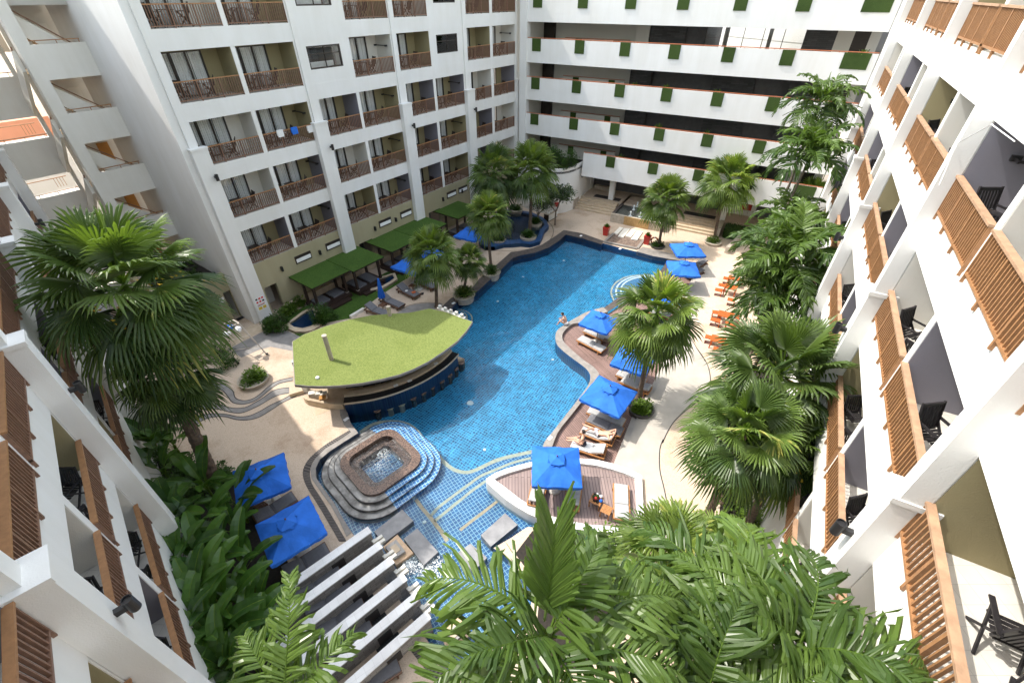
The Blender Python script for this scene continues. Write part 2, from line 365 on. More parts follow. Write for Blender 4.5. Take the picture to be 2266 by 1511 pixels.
M['yellowfl'] = mat('yellow_palm_flower', (.60,.40,.03), .8, .2, 12)
# ------------------------------------------------------------------ building kit (local frame: x along the front, y into the building, z up)
_rails = {}
def rail_mesh(Ln, style):
    k = (round(Ln, 2), style)
    if k in _rails: return _rails[k]
    b = MB(); h = .96
    wide = style != 'far'
    b.box(0, -.03, .07, Ln, .03, .12)
    b.box(-.01, -.065 if wide else -.035, h-.05, Ln+.01, .065 if wide else .035, h, 1)
    n = int(Ln/.125)
    for i in range(n+1):
        x = Ln*i/n
        main = i in (0, n, n//3, 2*n//3)
        w = .03 if main else .016; d = .035 if main else .024
        x0 = max(0, x-w); x1 = min(Ln, x+w)
        b.box(x0, -d, (-.1 if main else .12), x1, d, h-.05, 0)
        if main and wide: b.box(x0+.008, -d, -.1, x1-.008, d+.05, -.04, 0)
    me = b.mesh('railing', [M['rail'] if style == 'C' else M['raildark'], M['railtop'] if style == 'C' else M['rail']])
    _rails[k] = me; return me
_doors = {}
def door_parts(w, h, n=3):
    k = (round(w,2), round(h,2), n)
    if k in _doors: return _doors[k]
    f = MB(); t = .055
    f.box(0,-.05,0,t,.05,h); f.box(w-t,-.05,0,w,.05,h); f.box(t,-.05,h-t,w-t,.05,h); f.box(t,-.05,0,w-t,.05,.05)
    for i in range(1,n): f.box(w*i/n-.035,-.045,.05,w*i/n+.035,.045,h-t)
    g = MB(); g.add([(t,0,.05),(w-t,0,.05),(w-t,0,h-t),(t,0,h-t)],[(0,1,2,3)])
    c = MB()
    def pleat(x0, x1):
        m = int((x1-x0)/.055); m += m % 2
        a = [(x0+(x1-x0)*i/m, .075+(.05 if i % 2 else 0)+.012*sin(i*1.7), .06) for i in range(m+1)]
        c.strip(a, [(p[0], p[1], h-t) for p in a])
    gap = RD.uniform(.03,.2)
    pleat(t+.01, w*.36); pleat(w*.36+gap*.8, w*.72); pleat(w*.72+.04, w-t-.01)
    r = (f.mesh('glass_door', M['frame']), g.mesh('pane', M['glass']), c.mesh('curtain', M['curtain']))
    _doors[k] = r; return r
_sides = {}
def balcony(root, x0, x1, zf, h, dep, far, colour, style, door=True, dfrac=.72, furniture=None):
    """one recess: back wall, painted far wall, floor finish, glazed door with curtains, railing"""
    k = ('b', round(x1-x0,2), round(h,2), dep, far, colour, dfrac)
    w = x1-x0
    if k not in _sides:
        s = MB(); xs = (w-.016, w-.004) if far == 1 else (.004, .016)
        s.box(xs[0], .03, .012, xs[1], dep, h-.004)
        bk = MB(); dw = w*dfrac; ox = .12 if far == 1 else w-dw-.12; dh = h-.16
        bk.box(0, dep, 0, ox, dep+.1, h); bk.box(ox+dw, dep, 0, w, dep+.1, h); bk.box(ox, dep, dh, ox+dw, dep+.1, h)
        fl = MB(); fl.box(.002, .03, -.02, w-.002, dep-.004, .008)
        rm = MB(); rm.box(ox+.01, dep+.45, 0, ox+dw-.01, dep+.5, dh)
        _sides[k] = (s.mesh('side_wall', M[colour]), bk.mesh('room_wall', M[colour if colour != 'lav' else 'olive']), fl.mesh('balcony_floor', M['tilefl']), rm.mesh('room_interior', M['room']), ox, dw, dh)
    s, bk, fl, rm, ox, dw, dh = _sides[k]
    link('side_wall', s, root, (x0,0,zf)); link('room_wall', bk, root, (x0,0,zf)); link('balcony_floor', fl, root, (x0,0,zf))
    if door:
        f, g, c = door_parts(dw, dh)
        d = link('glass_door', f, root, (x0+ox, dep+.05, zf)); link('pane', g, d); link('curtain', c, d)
        link('room_interior', rm, root, (x0,0,zf))
    link('railing', rail_mesh(w, style), root, (x0, .05 if style == 'far' else -.02, zf))
def wall_window(root, x0, x1, z0, z1, y):
    w = x1-x0; h = z1-z0
    f = MB(); t = .07
    f.box(0,-.02,0,t,.12,h); f.box(w-t,-.02,0,w,.12,h); f.box(t,-.02,h-t,w-t,.12,h); f.box(t,-.02,0,w-t,.12,t)
    f.box(t,.0,h*.62,w-t,.06,h*.62+.05); f.box(w*.5-.02,.0,t,w*.5+.02,.06,h-t)
    o = f.build('window', M['frame'], root, loc=(x0,y,z0))
    MB().box(t,.03,t,w-t,.04,h-t).build('pane', M['glass'], o)
    MB().box(t,.5,t,w-t,.52,h-t).build('room_interior', M['room'], o)
    c = MB(); c.box(t+.1,.16,t,w-t-.5,.2,h*.3); c.build('blind', M['curtain'], o)
    return o
def lamp(loc, rz, label, sc=1.0):
    t = thing('wall_lamp', label, 'wall lamp', loc, rz, 'cylinder lamps on the wing pillars')
    b = MB(); b.lathe([(.085,-.17),(.09,-.16),(.09,.17),(.075,.17),(.075,.13)], 20, (0,-.24,0)); b.build('lamp_body', M['black'], t, smooth=False)
    MB().box(-.05,-.17,-.06,.05,0,.06).build('bracket', M['black'], t)
    MB().lathe([(.0,.125),(.075,.125)], 20, (0,-.24,0)).build('lens', M['lens'], t)
    t.scale = (sc,sc,sc); return t

# ---- wing A : long shaded wing on the left, seen across the pool
rzA = rad(90-35.7); uA = hd(35.7); nA = Vector((uA.y, -uA.x, 0)); OA = nA * -28.57
def A(s, d=0.0, z=0.0):                       # d metres out from the front of wing A
    return uA*s + OA + nA*d + Vector((0,0,z))
wa = thing('hotel_wing', 'long white hotel wing in shade with four balcony columns behind the grass roofed cabanas', 'hotel wing', OA, rzA)
LV = [3.9, 7.0, 10.1, 13.2, 16.33]; OH = 2.24; DEP = 1.6
bays = [(10.92,14.33),(14.58,17.98),(18.82,21.76),(22.0,25.42),(26.3,29.2),(29.49,32.85),(33.8,36.6),(36.96,40.2)]
baysU = [(10.92,14.33),(14.58,18.02),None,(21.97,25.45),(25.96,29.2),None,(33.46,36.54),(36.92,40.24)]
colA = {3.9:'lav lav olive lav lav olive lav white'.split(), 7.0:'cream_in lav cream_in olive lav olive lav cream_in'.split(),
        10.1:'cream_in olive lav olive lav lav cream_in lav'.split(), 13.2:'olive olive - cream_in olive - olive cream_in'.split(),
        16.33:'cream_in olive - olive cream_in - olive olive'.split()}
for li, zf in enumerate(LV):
    zb = LV[li-1]+OH if li else 3.55
    MB().box(10.4, 0, zb, 41.6, .25, zf-.01).build('spandrel', M['white' if li else 'olive_base'], wa)
    MB().box(10.4, .25, zf-.22, 41.6, DEP+.1, zf-.02).build('floor_slab', M['white'], wa)
    bl = bays if zf < 12 else baysU
    for i, b_ in enumerate(bl):
        if b_ is None: continue
        balcony(wa, b_[0], b_[1], zf, OH, DEP, 1, 'cream_in' if colA[zf][i] == 'white' else colA[zf][i], 'far')
    # piers and party walls between the recesses, and the flat wall pieces of the window bays
    ed = []; prev = 10.4
    for i, b_ in enumerate(bl):
        if b_ is None: continue
        ed.append((prev, b_[0])); prev = b_[1]
    ed.append((prev, 41.6))
    for a, c in ed:
        if c-a < 1.6: MB().box(a, .012, zf-.01, c, DEP+.1, zf+OH).build('party_wall', M['white'], wa)
        else:
            wx0, wx1 = (18.78, 21.18) if a < 20 else (29.95, 32.33)
            p = MB(); p.box(a,.012,zf-.01,wx0,DEP,zf+OH); p.box(wx1,.012,zf-.01,c,DEP,zf+OH)
            p.box(wx0,.012,zf-.01,wx1,.25,zf+.75); p.box(wx0,.012,zf+1.95,wx1,.25,zf+OH)
            p.build('window_bay', M['white'], wa); wall_window(wa, wx0, wx1, zf+.75, zf+1.95, .03)
MB().box(10.4, 0, LV[-1]+OH, 41.6, 10, 20.7).build('roof_storey', M['white'], wa)
MB().box(10.35, -.25, 20.7, 41.6, 10.2, 20.95).build('roof', M['white'], wa)
MB().box(10.06, .004, 0, 10.4, 10, 20.69).build('end_wall', M['white'], wa)
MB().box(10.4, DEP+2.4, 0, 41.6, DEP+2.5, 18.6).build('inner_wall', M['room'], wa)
for (x0, x1) in ((10.35,11.2),(17.86,18.82),(25.36,26.32),(32.8,33.8),(40.2,41.4)):
    b = MB(); b.box(x0, -.36, 0, x1, .0, 11.05); b.box(x0-.03, -.4, 11.05, x1+.03, .02, 11.15)
    b.build('pillar', M['white'], wa)
for (x0, x1) in ((10.45,10.9),(18.1,18.7),(25.52,25.9),(32.98,33.4),(40.3,40.9)):
    MB().box(x0, -.1, 11.15, x1, .003, 20.65).build('pilaster', M['white'], wa)
# khaki ground storey with openings
bs = MB(); op = [(11.45,12.35,0,2.1),(19.4,20.7,0,2.2),(27.1,28.6,0,2.2)]; prev = 10.4
for x0, x1, z0, z1 in op:
    bs.box(prev, .014, 0, x0, .3, 3.55); bs.box(x0, .014, z1, x1, .3, 3.55); prev = x1
bs.box(prev, .014, 0, 41.6, .3, 3.55); bs.build('ground_storey', M['olive_base'], wa)
for x0, x1, z0, z1 in op: MB().box(x0-.2, 1.6, 0, x1+.2, 1.7, 2.6).build('recess_wall', M['cream_in' if x0 < 12 else 'room'], wa)
for x in (14.1, 16.6, 21.6, 23.9, 29.6, 31.2, 35.4):
    f = MB().box(x,-.03,2.75,x+1.25,.013,3.3).build('awning_window', M['frame'], wa)
    MB().box(x+.07,-.05,2.84,x+1.18,-.032,3.1).build('pane', M['curtain'], f)
for i, x in enumerate((13.0, 16.0, 21.1, 23.3, 29.0, 31.6)):
    t = MB().box(-.06,-.16,-.16,.06,.012,.16).build('wall_light', M['black'], None, loc=A(x,0,2.9), rz=rzA)
    tag(t, ['small black wall light above the first grass cabana roof','small black wall light above the second grass cabana roof','small black wall light beside the dark doorway above the cabanas','small black wall light above the third grass cabana roof','small black wall light beside the farthest cabana roof','small black wall light beyond the farthest cabana roof'][i], 'wall light', 'small lights on the khaki wall')
for i, x in enumerate((11.02, 18.62, 26.1, 33.58, 41.1)):
    lamp(A(x,.36,9.6), rzA, 'black cylinder lamp near the top of the '+['first','second','third','fourth','corner'][i]+' capped pillar of the shaded wing')
for zf, i in ((7.0,1),(7.0,3),(7.0,5),(3.9,1),(3.9,3),(10.1,1),(10.1,3),(13.2,3),(10.1,5),(16.33,3),(13.2,7)):
    bl = bays if zf < 12 else baysU
    r = MB(); r.bar((0,.5,1.55),(0,1.5,1.55),.03,.03); r.bar((-.12,.5,1.55),(-.12,1.5,1.55),.03,.03); r.box(-.2,.42,1.5,0,.5,1.6); r.box(-.2,1.5,1.5,0,1.58,1.6)
    r.build('drying_rail', M['black'], wa, loc=(bl[i][1]-.03,0,zf))

# ---- stair tower set back beside wing A
st = thing('stair_tower', 'open white stair tower with beige flights at the end of the shaded wing', 'stair tower', OA, rzA)
SX0, SX1, SY = 7.75, 10.05, 6.4
for k in range(6):
    zt = 15.63 - 3.1*(k-1)                    # parapet tops
    if zt < 3: break
    MB().box(SX0, SY, zt-1.53 if zt < 18 else zt-1.53, SX1, SY+.18, zt).build('parapet', M['white_s'], st)
    MB().box(SX0+.05, SY+.18, zt-1.53, SX1, SY+4.2, zt-1.3).build('landing', M['tan'], st)
    hr = MB(); hr.bar((SX0,SY+.05,zt+.16),(SX1-.2,SY+.05,zt+.16),.05,.04)
    for x in (SX0+.25, SX0+1.1, SX1-.25): hr.bar((x,SY+.05,zt),(x,SY+.05,zt+.16),.03,.03)
    hr.build('handrail', M['rail'], st)
    zl = zt-1.3
    fl = MB()
    for i in range(10): fl.box(SX0+.12+.2*i, SY+.7, zl+1.75-.175*i-.17, SX0+.32+.2*i, SY+1.75, zl+1.75-.175*i)
    fl.build('stair_flight', M['tan'], st)
    sw = MB(); sw.add([(SX0+.1,SY+.55,zl+1.6),(SX0+2.15,SY+.55,zl-.1),(SX0+2.15,SY+.55,zl+.85),(SX0+.1,SY+.55,zl+2.55),(SX0+.1,SY+.68,zl+1.6),(SX0+2.15,SY+.68,zl-.1),(SX0+2.15,SY+.68,zl+.85),(SX0+.1,SY+.68,zl+2.55)],
           [(0,1,2,3),(7,6,5,4),(3,2,6,7),(0,3,7,4),(1,5,6,2)]); sw.build('stair_string_wall', M['white_s'], st)
    h2 = MB(); h2.bar((SX0+.1,SY+.6,zl+2.7),(SX0+2.15,SY+.6,zl+1.0),.05,.06); h2.build('sloping_handrail', M['raildark'], st)
    MB().box(SX1-.85, SY+4.0, zl, SX1-.25, SY+4.06, zl+2.0).build('door', M['door_or' if k > 2 else 'white_s'], st)
MB().box(SX0, SY+4.1, 0, SX1+.3, SY+4.3, 21).build('back_wall', M['cream_in'], st)
MB().box(7.2, SY-.004, 0, SX0, SY+.5, 21).build('corner_pier', M['white_s'], st)
MB().box(SX0, SY, 17.2, SX1, SY+4.1, 21).build('head_wall', M['white_s'], st)
for k in range(6):                            # the second run of flights glimpsed edge-on beside the pier
    z0 = 17.6-3.1*k
    if z0 < 2: break
    f = MB(); f.add([(7.0,SY+.5,z0),(7.0,SY+3.4,z0-2.4),(7.0,SY+3.4,z0-1.5),(7.0,SY+.5,z0+.9),(7.16,SY+.5,z0),(7.16,SY+3.4,z0-2.4),(7.16,SY+3.4,z0-1.5),(7.16,SY+.5,z0+.9)],
        [(3,2,1,0),(4,5,6,7),(0,1,5,4),(7,6,2,3),(4,7,3,0),(1,2,6,5)]); f.build('stair_string_wall', M['white_s'], st)
    MB().bar((7.08,SY+.5,z0+1.05),(7.08,SY+3.4,z0-1.35),.06,.06).build('sloping_handrail', M['raildark'], st)
# ---- gallery wall behind it
gw = thing('gallery_wall', 'white gallery wall with railed openings beyond the stair tower', 'wall', OA, rzA)
GY = 10.0; zs = [2.8, 5.9, 9.0, 12.1, 15.2]
for i, zt in enumerate(zs):
    zprev = zs[i-1] if i else 0
    MB().box(-9, GY, zprev, 7.35, GY+.25, zt-1.12).build('spandrel', M['white_s'], gw)
    MB().box(-9, GY+.012, zt-1.12, 4.9, GY+.25, zt).build('wall_panel', M['white_s'], gw); MB().box(7.15, GY+.012, zt-1.12, 7.35, GY+.25, zt).build('jamb', M['white_s'], gw)
    r = MB(); r.bar((4.9,GY+.1,zt-.94),(7.15,GY+.1,zt-.94),.05,.04); r.bar((4.9,GY+1.6,zt-.55),(7.15,GY+1.6,zt-.55),.05,.04)
    for x in (5.2,6.1,7.0): r.bar((x,GY+.1,zt-1.12),(x,GY+.1,zt-.94),.03,.03)
    for x in (6.5,6.65,6.8,6.95): r.bar((x,GY+1.6,zt-1.1),(x,GY+1.6,zt-.55),.025,.025)
    r.build('gallery_rail', M['rail'], gw)
MB().box(-9, GY, zs[-1], 7.35, GY+.25, 18.3).build('spandrel', M['white_s'], gw)
for zt in zs: MB().box(-9, GY+.25, zt-1.5, 7.3, GY+1.7, zt-1.3).build('gallery_floor', M['cream_in'], gw)
nb = thing('neighbour_building', 'salmon and white building glimpsed through the gallery openings', 'building', A(0,-17,0), rzA)
MB().box(-12,0,0,12,6,9.5).build('lower_wall', M['white'], nb); MB().box(-12,.02,9.5,12,6,11).build('upper_wall', M['pink'], nb)
# ---- roof terrace with planting below the stair tower
tr = thing('planted_terrace', 'khaki single storey terrace with a planted bed on its roof beside the shaded wing', 'terrace', OA, rzA)
b = MB(); b.box(6.6,1.65,0,9.55,1.9,3.1); b.box(10.02,1.65,0,10.06,1.9,3.1); b.box(9.55,1.65,2.1,10.02,1.9,3.1); b.build('front_wall', M['olive_base'], tr)
MB().box(6.6,1.9,2.7,10.05,6.38,2.85).build('bed_soil', M['soil'], tr)
b = MB(); b.box(6.55,1.6,3.1,10.05,1.95,3.35); b.box(6.3,1.95,2.85,6.6,6.38,3.35); b.build('parapet_cap', M['olive_base'], tr)
b = MB(); b.box(9.6,3.2,0,10.04,3.3,2.1); b.box(8.6,3.1,0,9.6,3.2,2.6); b.build('inner_door_wall', M['cream_in'], tr)
MB().box(9.0,1.9,0,9.55,3.1,2.6).build('passage_wall', M['room'], tr)
MB().box(9.6,1.3,.004,10.3,1.6,.03).build('door_mat', M['black'], tr)

# ---- wing B : gallery wing across the far end
rzB = rad(-29.6); uB = hd(119.6); nB = hd(29.6); OB = nB*43.0
def B(x, y=0.0, z=0.0): return uB*x + OB + nB*y + Vector((0,0,z))
wb = thing('gallery_wing', 'sunlit white gallery wing with green turf panels hung on its long parapets', 'hotel wing', OB, rzB)
XL, XR = -23.2, 3.75
rows = [(3.3,5.45),(6.5,8.33),(9.55,11.4),(12.6,14.42),(15.65,17.6)]
for k, (z0, z1) in enumerate(rows):
    xl = -16.5 if k == 0 else XL
    MB().box(xl, 0, z0, XR, .22, z1).build('parapet', M['white'], wb)
    MB().box(xl, .22, z0+.25, XR, 4.5, z0+.55).build('floor_slab', M['cream_in'], wb)
    r = MB(); r.bar((xl,.11,z1+.07),(XR,.11,z1+.07),.07,.05)
    for i in range(14): x = xl+.3+(XR-xl-.6)*i/13; r.bar((x,.11,z1),(x,.11,z1+.06),.03,.03)
    r.build('handrail', M['terra'], wb)
    xs = [-21.9,-17.75,-13.72,-9.68,-5.66,-1.64]
    for x in xs:
        if k == 0 and x < -16: continue
        xo = x + [.55,.3,.2,.1,0][k]*0.0
        MB().box(xo-.43,-.05,z1-.93 if k < 4 else z1-.95,xo+.43,-.003,z1+.03).build('turf_panel', M['turfwall'], wb)
    MB().box(1.75,-.05,z1-.93,3.35,-.003,z1+.03).build('turf_panel', M['turfwall'], wb)
# back wall of each gallery
for k in range(5):
    zf = rows[k][0]+.55; zt = (rows[k+1][0] if k < 4 else 19.5)+.25
    if k == 4: break
    def seg(x0, x1, m, nm, y=4.0): MB().box(x0, y, zf, x1, y+.15, zt).build(nm, M[m], wb)
    seg(XL,-22.1,'frame','door'); seg(-22.1,-14.2,'cream_in','back_wall', 4.4)
    if k == 3:
        seg(-14.2,-13.0,'cream_in','back_wall'); seg(-12.9,-9.9,'slate','slate_panel'); seg(-9.9,-8.3,'room','lobby_shade_panel', 4.3)
        w = MB()
        for i in range(6): w.bar((-8.3+1.45*i,4.1,zf),(-8.3+1.45*i,4.1,zt),.05,.05)
        w.bar((-8.3,4.1,zf+.05),(-1.05,4.1,zf+.05),.06,.06); o = w.build('window', M['frame'], wb)
        MB().box(-8.3,4.15,zf+.1,-1.05,4.16,zt).build('pane', M['glass'], o)
    else:
        seg(-14.2,-12.2,'slate','slate_panel'); seg(-12.2,-7.0,'room','lobby_shade_panel', 4.6); seg(-7.0,-3.6,'slate','lift_wall',4.3); seg(-3.6,-1.05,'room','lobby_shade_panel', 4.6)  # solid dark panels paint the shaded depth of the lobby
    seg(-1.05,1.0,'slate','slate_panel'); seg(1.0,2.1,'cream_in','back_wall'); seg(2.1,3.1,'frame','door'); seg(3.1,XR,'cream_in','back_wall')
    # lower cross gallery parapet in the left part
    b = MB(); b.box(-20.6,3.2,zf,-14.4,3.35,zf+1.15); b.build('inner_parapet', M['cream_in'], wb)
    for x in (-19.2,-15.6): MB().box(x-.3,3.14,zf+.35,x+.3,3.196,zf+1.17).build('turf_panel', M['turfwall'], wb)
    MB().bar((-20.6,3.27,zf+1.22),(-14.4,3.27,zf+1.22),.06,.05).build('handrail', M['terra'], wb)
for x in (-12.0,-7.6,-4.0): MB().box(x,9.5,3,x+.3,9.8,20).build('column', M['cream_in'], wb)
MB().box(XL, 4.7, 0, -8.31, 12, 19.5).build('core', M['room'], wb); MB().box(-1.0, 4.7, 0, XR, 12, 19.5).build('core', M['room'], wb)
MB().box(-8.31, 4.8, 0, -1.0, 9, 13.1).build('core', M['room'], wb)
MB().box(XL-.3, .6, 0, XL-.05, 12, 19.0).build('side_wall', M['cream_in'], wb)
nb2_ = thing('neighbour_building', 'white wall added and turned to the sun behind the top gallery lobby windows', 'building', B(-9.5,19.5,0), rzB-rad(38))  # added wall, angled to catch the sun and brighten the lobby windows
for k_ in range(6): MB().box(0, 0, 8+1.5*k_, 22, .3, 9.42+1.5*k_).build('wall_course', M['white'], nb2_)
MB().box(0, .1, 8, 22, 5, 17.5).build('wall_core', M['white'], nb2_)
MB().box(XL, .0, 17.9, XR, .2, 19.0).build('head_wall', M['white'], wb)
MB().box(XL, .2, 18.8, XR, 12, 19.0).build('roof', M['white'], wb)
MB().box(XL-.35, -.15, 0, XL+.35, .6, 19.0).build('corner_pier', M['white'], wb)
# ground storey of wing B: raised hall
MB().box(-17.2, 1.3, 0, XR, 9, .85).build('hall_floor', M['deck'], wb)
MB().box(-17.6, 3.4, .85, -16.7, 4.4, 3.55).build('hall_wall', M['white'], wb)
MB().box(-16.6, 4.35, .85, -14.2, 4.5, 3.55).build('slate_panel', M['slate'], wb)
MB().box(-16.4, 3.9, .85, -14.4, 4.34, 1.25).build('stone_bench', M['planter'], wb)
MB().box(-14.2, 5.5, .85, -3.4, 5.6, 3.55).build('hall_back', M['room'], wb)
MB().box(-5.6, 4.35, .85, -3.0, 4.5, 3.55).build('slate_panel', M['slate'], wb)
MB().box(-3.0, 4.0, .85, -.4, 4.4, 3.55).build('hall_wall', M['white'], wb)
MB().box(-1.7, 3.93, 1.4, -.8, 3.99, 2.1).build('fire_cabinet', M['redpot'], wb)
MB().box(-.4, 4.2, .85, 1.5, 4.4, 3.55).build('doorway', M['room'], wb)
MB().box(1.5, 4.0, .85, XR, 4.4, 3.55).build('hall_wall', M['white'], wb)
for x in (-14.0,-3.15): MB().box(x, 1.6, .85, x+.5, 2.1, 3.55).build('column', M['white'], wb)
def stair(x0, x1, y0, nm):
    b = MB()
    for i in range(5): b.box(x0, y0+.33*i, 0, x1, y0+1.66, .17*(i+1)-.004*(i==4))
    return b
stair(-16.75,-12.75,-.36,'l').build('steps', M['curb'], wb); stair(-7.1,-2.95,-.36,'r').build('steps', M['curb'], wb)
for x in (-17.05,): 
    b = MB(); b.box(x-.05,-.6,0,x+.28,1.3,1.0); b.build('stair_cheek', M['planter'], wb)
MB().box(-2.95,-.5,0,-2.6,1.4,1.0).build('stair_cheek', M['planter'], wb)
for x0, x1 in ((-15.6,-12.8),(-6.4,-3.5)):
    t = MB().box(x0,-.4,0,x1,.4,.02).build('door_mat', M['line'], None, loc=B(0,2.0,.852), rz=rzB)
    tag(t, 'dark door mat at the top of the '+('left' if x0 < -10 else 'right')+' flight of steps', 'door mat', 'door mats on the hall floor')

# ---- wing C : sunlit wing close on the right
uC = hd(29.6); nC = hd(119.6); OC = nC*3.78; rzC = rad(90+29.6+180)
rzC = math.atan2(-uC.y, -uC.x)
def Cc(s, d=0.0, z=0.0): return uC*s + OC - nC*d + Vector((0,0,z))      # d metres out from its front
wc = thing('hotel_wing', 'sunlit white hotel wing close on the right with brown balcony railings', 'hotel wing', OC, rzC)
LC = [4.1, 7.2, 10.32, 13.4, 16.5]; OHC = 2.12
P0 = 7.45
baysC = []
for k in range(-1, 5):
    baysC += [(7.2+P0*k, 10.85+P0*k), (11.1+P0*k, 14.35+P0*k)]
baysC = [b for b in baysC if b[0] < 40]
cc = {13.4:['cream_in','lav','cream_in','lav','cream_in','olive','cream_in','lav','lav','cream_in','lav','cream_in'],
      10.32:['cream_in','olive','lav','cream_in','lav','olive','cream_in','lav','cream_in','lav','olive','lav'],
      7.2:['lav','cream_in','lav','olive','lav','cream_in','olive','lav','cream_in','lav','lav','olive'],
      4.1:['olive','lav','cream_in','lav','olive','cream_in','lav','lav','cream_in','olive','lav','lav'],
      16.5:['cream_in','olive']*6}
for li, zf in enumerate(LC):
    zb = LC[li-1]+OHC if li else 3.2
    MB().box(-42.9, 0, zb, 2, .2, zf-.01).build('spandrel', M['white'], wc)
    MB().box(-42.9, .2, zf-.22, 2, 2.3, zf-.02).build('floor_slab', M['white'], wc)
    prev = -.6
    for i, (s0, s1) in enumerate(baysC):
        balcony(wc, -s1, -s0, zf, OHC, 2.0, 0, cc[zf][i], 'C')
        MB().box(-s0, .012, zf-.01, -prev, 2.1, zf+OHC).build('party_wall', M['white'], wc); prev = s1
    MB().box(-42.9, .012, zf-.01, -prev, 2.1, zf+OHC).build('party_wall', M['white'], wc)
MB().box(-42.9, 0, LC[-1]+OHC, 2, 9, 19.5).build('roof_storey', M['white'], wc)
MB().box(-42.9, .014, 0, 2, .3, 3.2).build('ground_storey', M['white'], wc)
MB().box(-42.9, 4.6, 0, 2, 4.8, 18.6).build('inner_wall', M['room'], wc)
for k in range(0, 5):
    s = 6.88+P0*k
    MB().box(-s-.3, -.37, 11.1, -s, .003, 19.4).build('fin', M['white'], wc)
    b = MB(); b.box(-s-.52, -.43, 0, -s, .002, 11.0); b.box(-s-.55, -.46, 11.0, -s+.03, .22, 11.12); b.build('pillar', M['white'], wc)
    if k < 4: lamp(Cc(s+.25,.43,9.62), rzC, 'black cylinder lamp on the '+['nearest','second','third','fourth'][k]+' pillar of the sunlit right wing')
for (i, zf) in ((3,13.4),(1,10.32),(3,10.32),(5,13.4),(0,10.32),(2,7.2),(5,10.32)):
    r = MB(); y = 1.0
    r.box(.02,.62,1.38,.10,.80,1.50); r.bar((.2,.7,1.42),(.2,1.75,1.42),.03,.03); r.bar((.32,.7,1.42),(.32,1.75,1.42),.03,.03); r.bar((.05,.7,1.44),(.36,.7,1.42),.045,.045); r.bar((.05,1.75,1.44),(.36,1.75,1.42),.045,.045)
    r.build('drying_rail', M['black'], wc, loc=(-baysC[i][1],0,zf))
wr = MB(); pts = [(-13.9+.0,-.39,14.2),(-14.3,-.4,15.0),(-13.2,-.3,15.62),(-12.4,-.05,15.5)]
wr.tube(pts, .012, 5); wr.build('loose_cable', M['whitecloth'], wc)

# ---- wing D : shaded wing close on the left
uD = hd(-42.6); nD = Vector((uD.y, -uD.x, 0)); OD = nD*-3.28; rzD = math.atan2(uD.y, uD.x)
def D(s, d=0.0, z=0.0): return uD*s + OD + nD*d + Vector((0,0,z))
wd = thing('hotel_wing', 'shaded white hotel wing close on the left with brown balcony railings', 'hotel wing', OD, rzD)
LD = [3.9, 7.0, 10.12, 13.2, 16.3]
baysD = []
for k in range(-1, 5): baysD += [(7.0+P0*k, 10.5+P0*k), (10.8+P0*k, 14.1+P0*k)]
baysD = [b for b in baysD if b[0] < 37]
cd = {10.12:['olive','lav','olive','lav'], 7.0:['lav','olive','cream_in','olive','lav'], 3.9:['lav','olive','lav','cream_in','olive'], 13.2:['lav','olive'], 16.3:['lav','olive']}
for li, zf in enumerate(LD):
    zb = LD[li-1]+OHC if li else 3.2
    MB().box(-3, 0, zb, 38.3, .2, zf-.01).build('spandrel', M['white'], wd)
    MB().box(-3, .2, zf-.22, 38.3, 2.3, zf-.02).build('floor_slab', M['white'], wd)
    prev = -3
    for i, (s0, s1) in enumerate(baysD):
        balcony(wd, s0, s1, zf, OHC, 2.0, 1, cd[zf][i % len(cd[zf])], 'D')
        MB().box(prev, .012, zf-.01, s0, 2.1, zf+OHC).build('party_wall', M['white'], wd); prev = s1
    MB().box(prev, .012, zf-.01, 38.3, 2.1, zf+OHC).build('party_wall', M['white'], wd)
MB().box(-3, 0, LD[-1]+OHC, 38.3, 9, 18.7).build('roof_storey', M['white'], wd)
MB().box(-3, .014, 0, 38.3, .3, 3.2).build('ground_storey', M['white'], wd)
MB().box(-3, 4.6, 0, 38.3, 4.8, 18.3).build('inner_wall', M['room'], wd)
for k in range(0, 5):
    s = 6.7+P0*k
    MB().box(s+.1, -.2, 11.1, s+.5, .003, 18.65).build('fin', M['white'], wd)
    b = MB(); b.box(s, -.48, 0, s+.62, .002, 11.0); b.box(s-.03, -.51, 11.0, s+.65, .22, 11.12); b.build('pillar', M['white'], wd)
    if k < 4: lamp(D(s+.35,.48,9.25), rzD, 'black cylinder lamp on the '+['nearest','second','third','fourth'][k]+' pillar of the shaded left wing')
# ------------------------------------------------------------------ ground, pool and hard landscape
WZ = -.28                                     # water level
def xy(ps): return [(p.x, p.y) for p in ps]
def flat(ps, z): return [Vector((p[0], p[1], z)) for p in ps]
def cr(ps, n=4, closed=False):
    """Catmull-Rom smoothing"""
    out = []; k = len(ps); ps = [Vector(p) for p in ps]
    for i in range(k if closed else k-1):
        p0 = ps[(i-1) % k] if closed or i else ps[0]; p1 = ps[i]; p2 = ps[(i+1) % k]; p3 = ps[(i+2) % k] if closed or i+2 < k else ps[-1]
        for j in range(n):
            t = j/n
            out.append(.5*((2*p1)+(p2-p0)*t+(2*p0-5*p1+4*p2-p3)*t*t+(3*p1-p0-3*p2+p3)*t**3))
    if not closed: out.append(ps[-1])
    return out
def poly_with_holes(outer, holes, z):
    rings = [[Vector((p[0],p[1],0)) for p in r] for r in [outer]+holes]
    tri = geometry.tessellate_polygon(rings); vs = [(p.x,p.y,z) for r in rings for p in r]; fs = []
    for t in tri:
        a,b,c = (Vector(vs[i][:2]) for i in t)
        fs.append(t if (b-a).cross(c-a) > 0 else t[::-1])
    m = MB(); m.add(vs, fs); return m
def sheet(ps, z): return poly_with_holes(xy(ps), [], z)
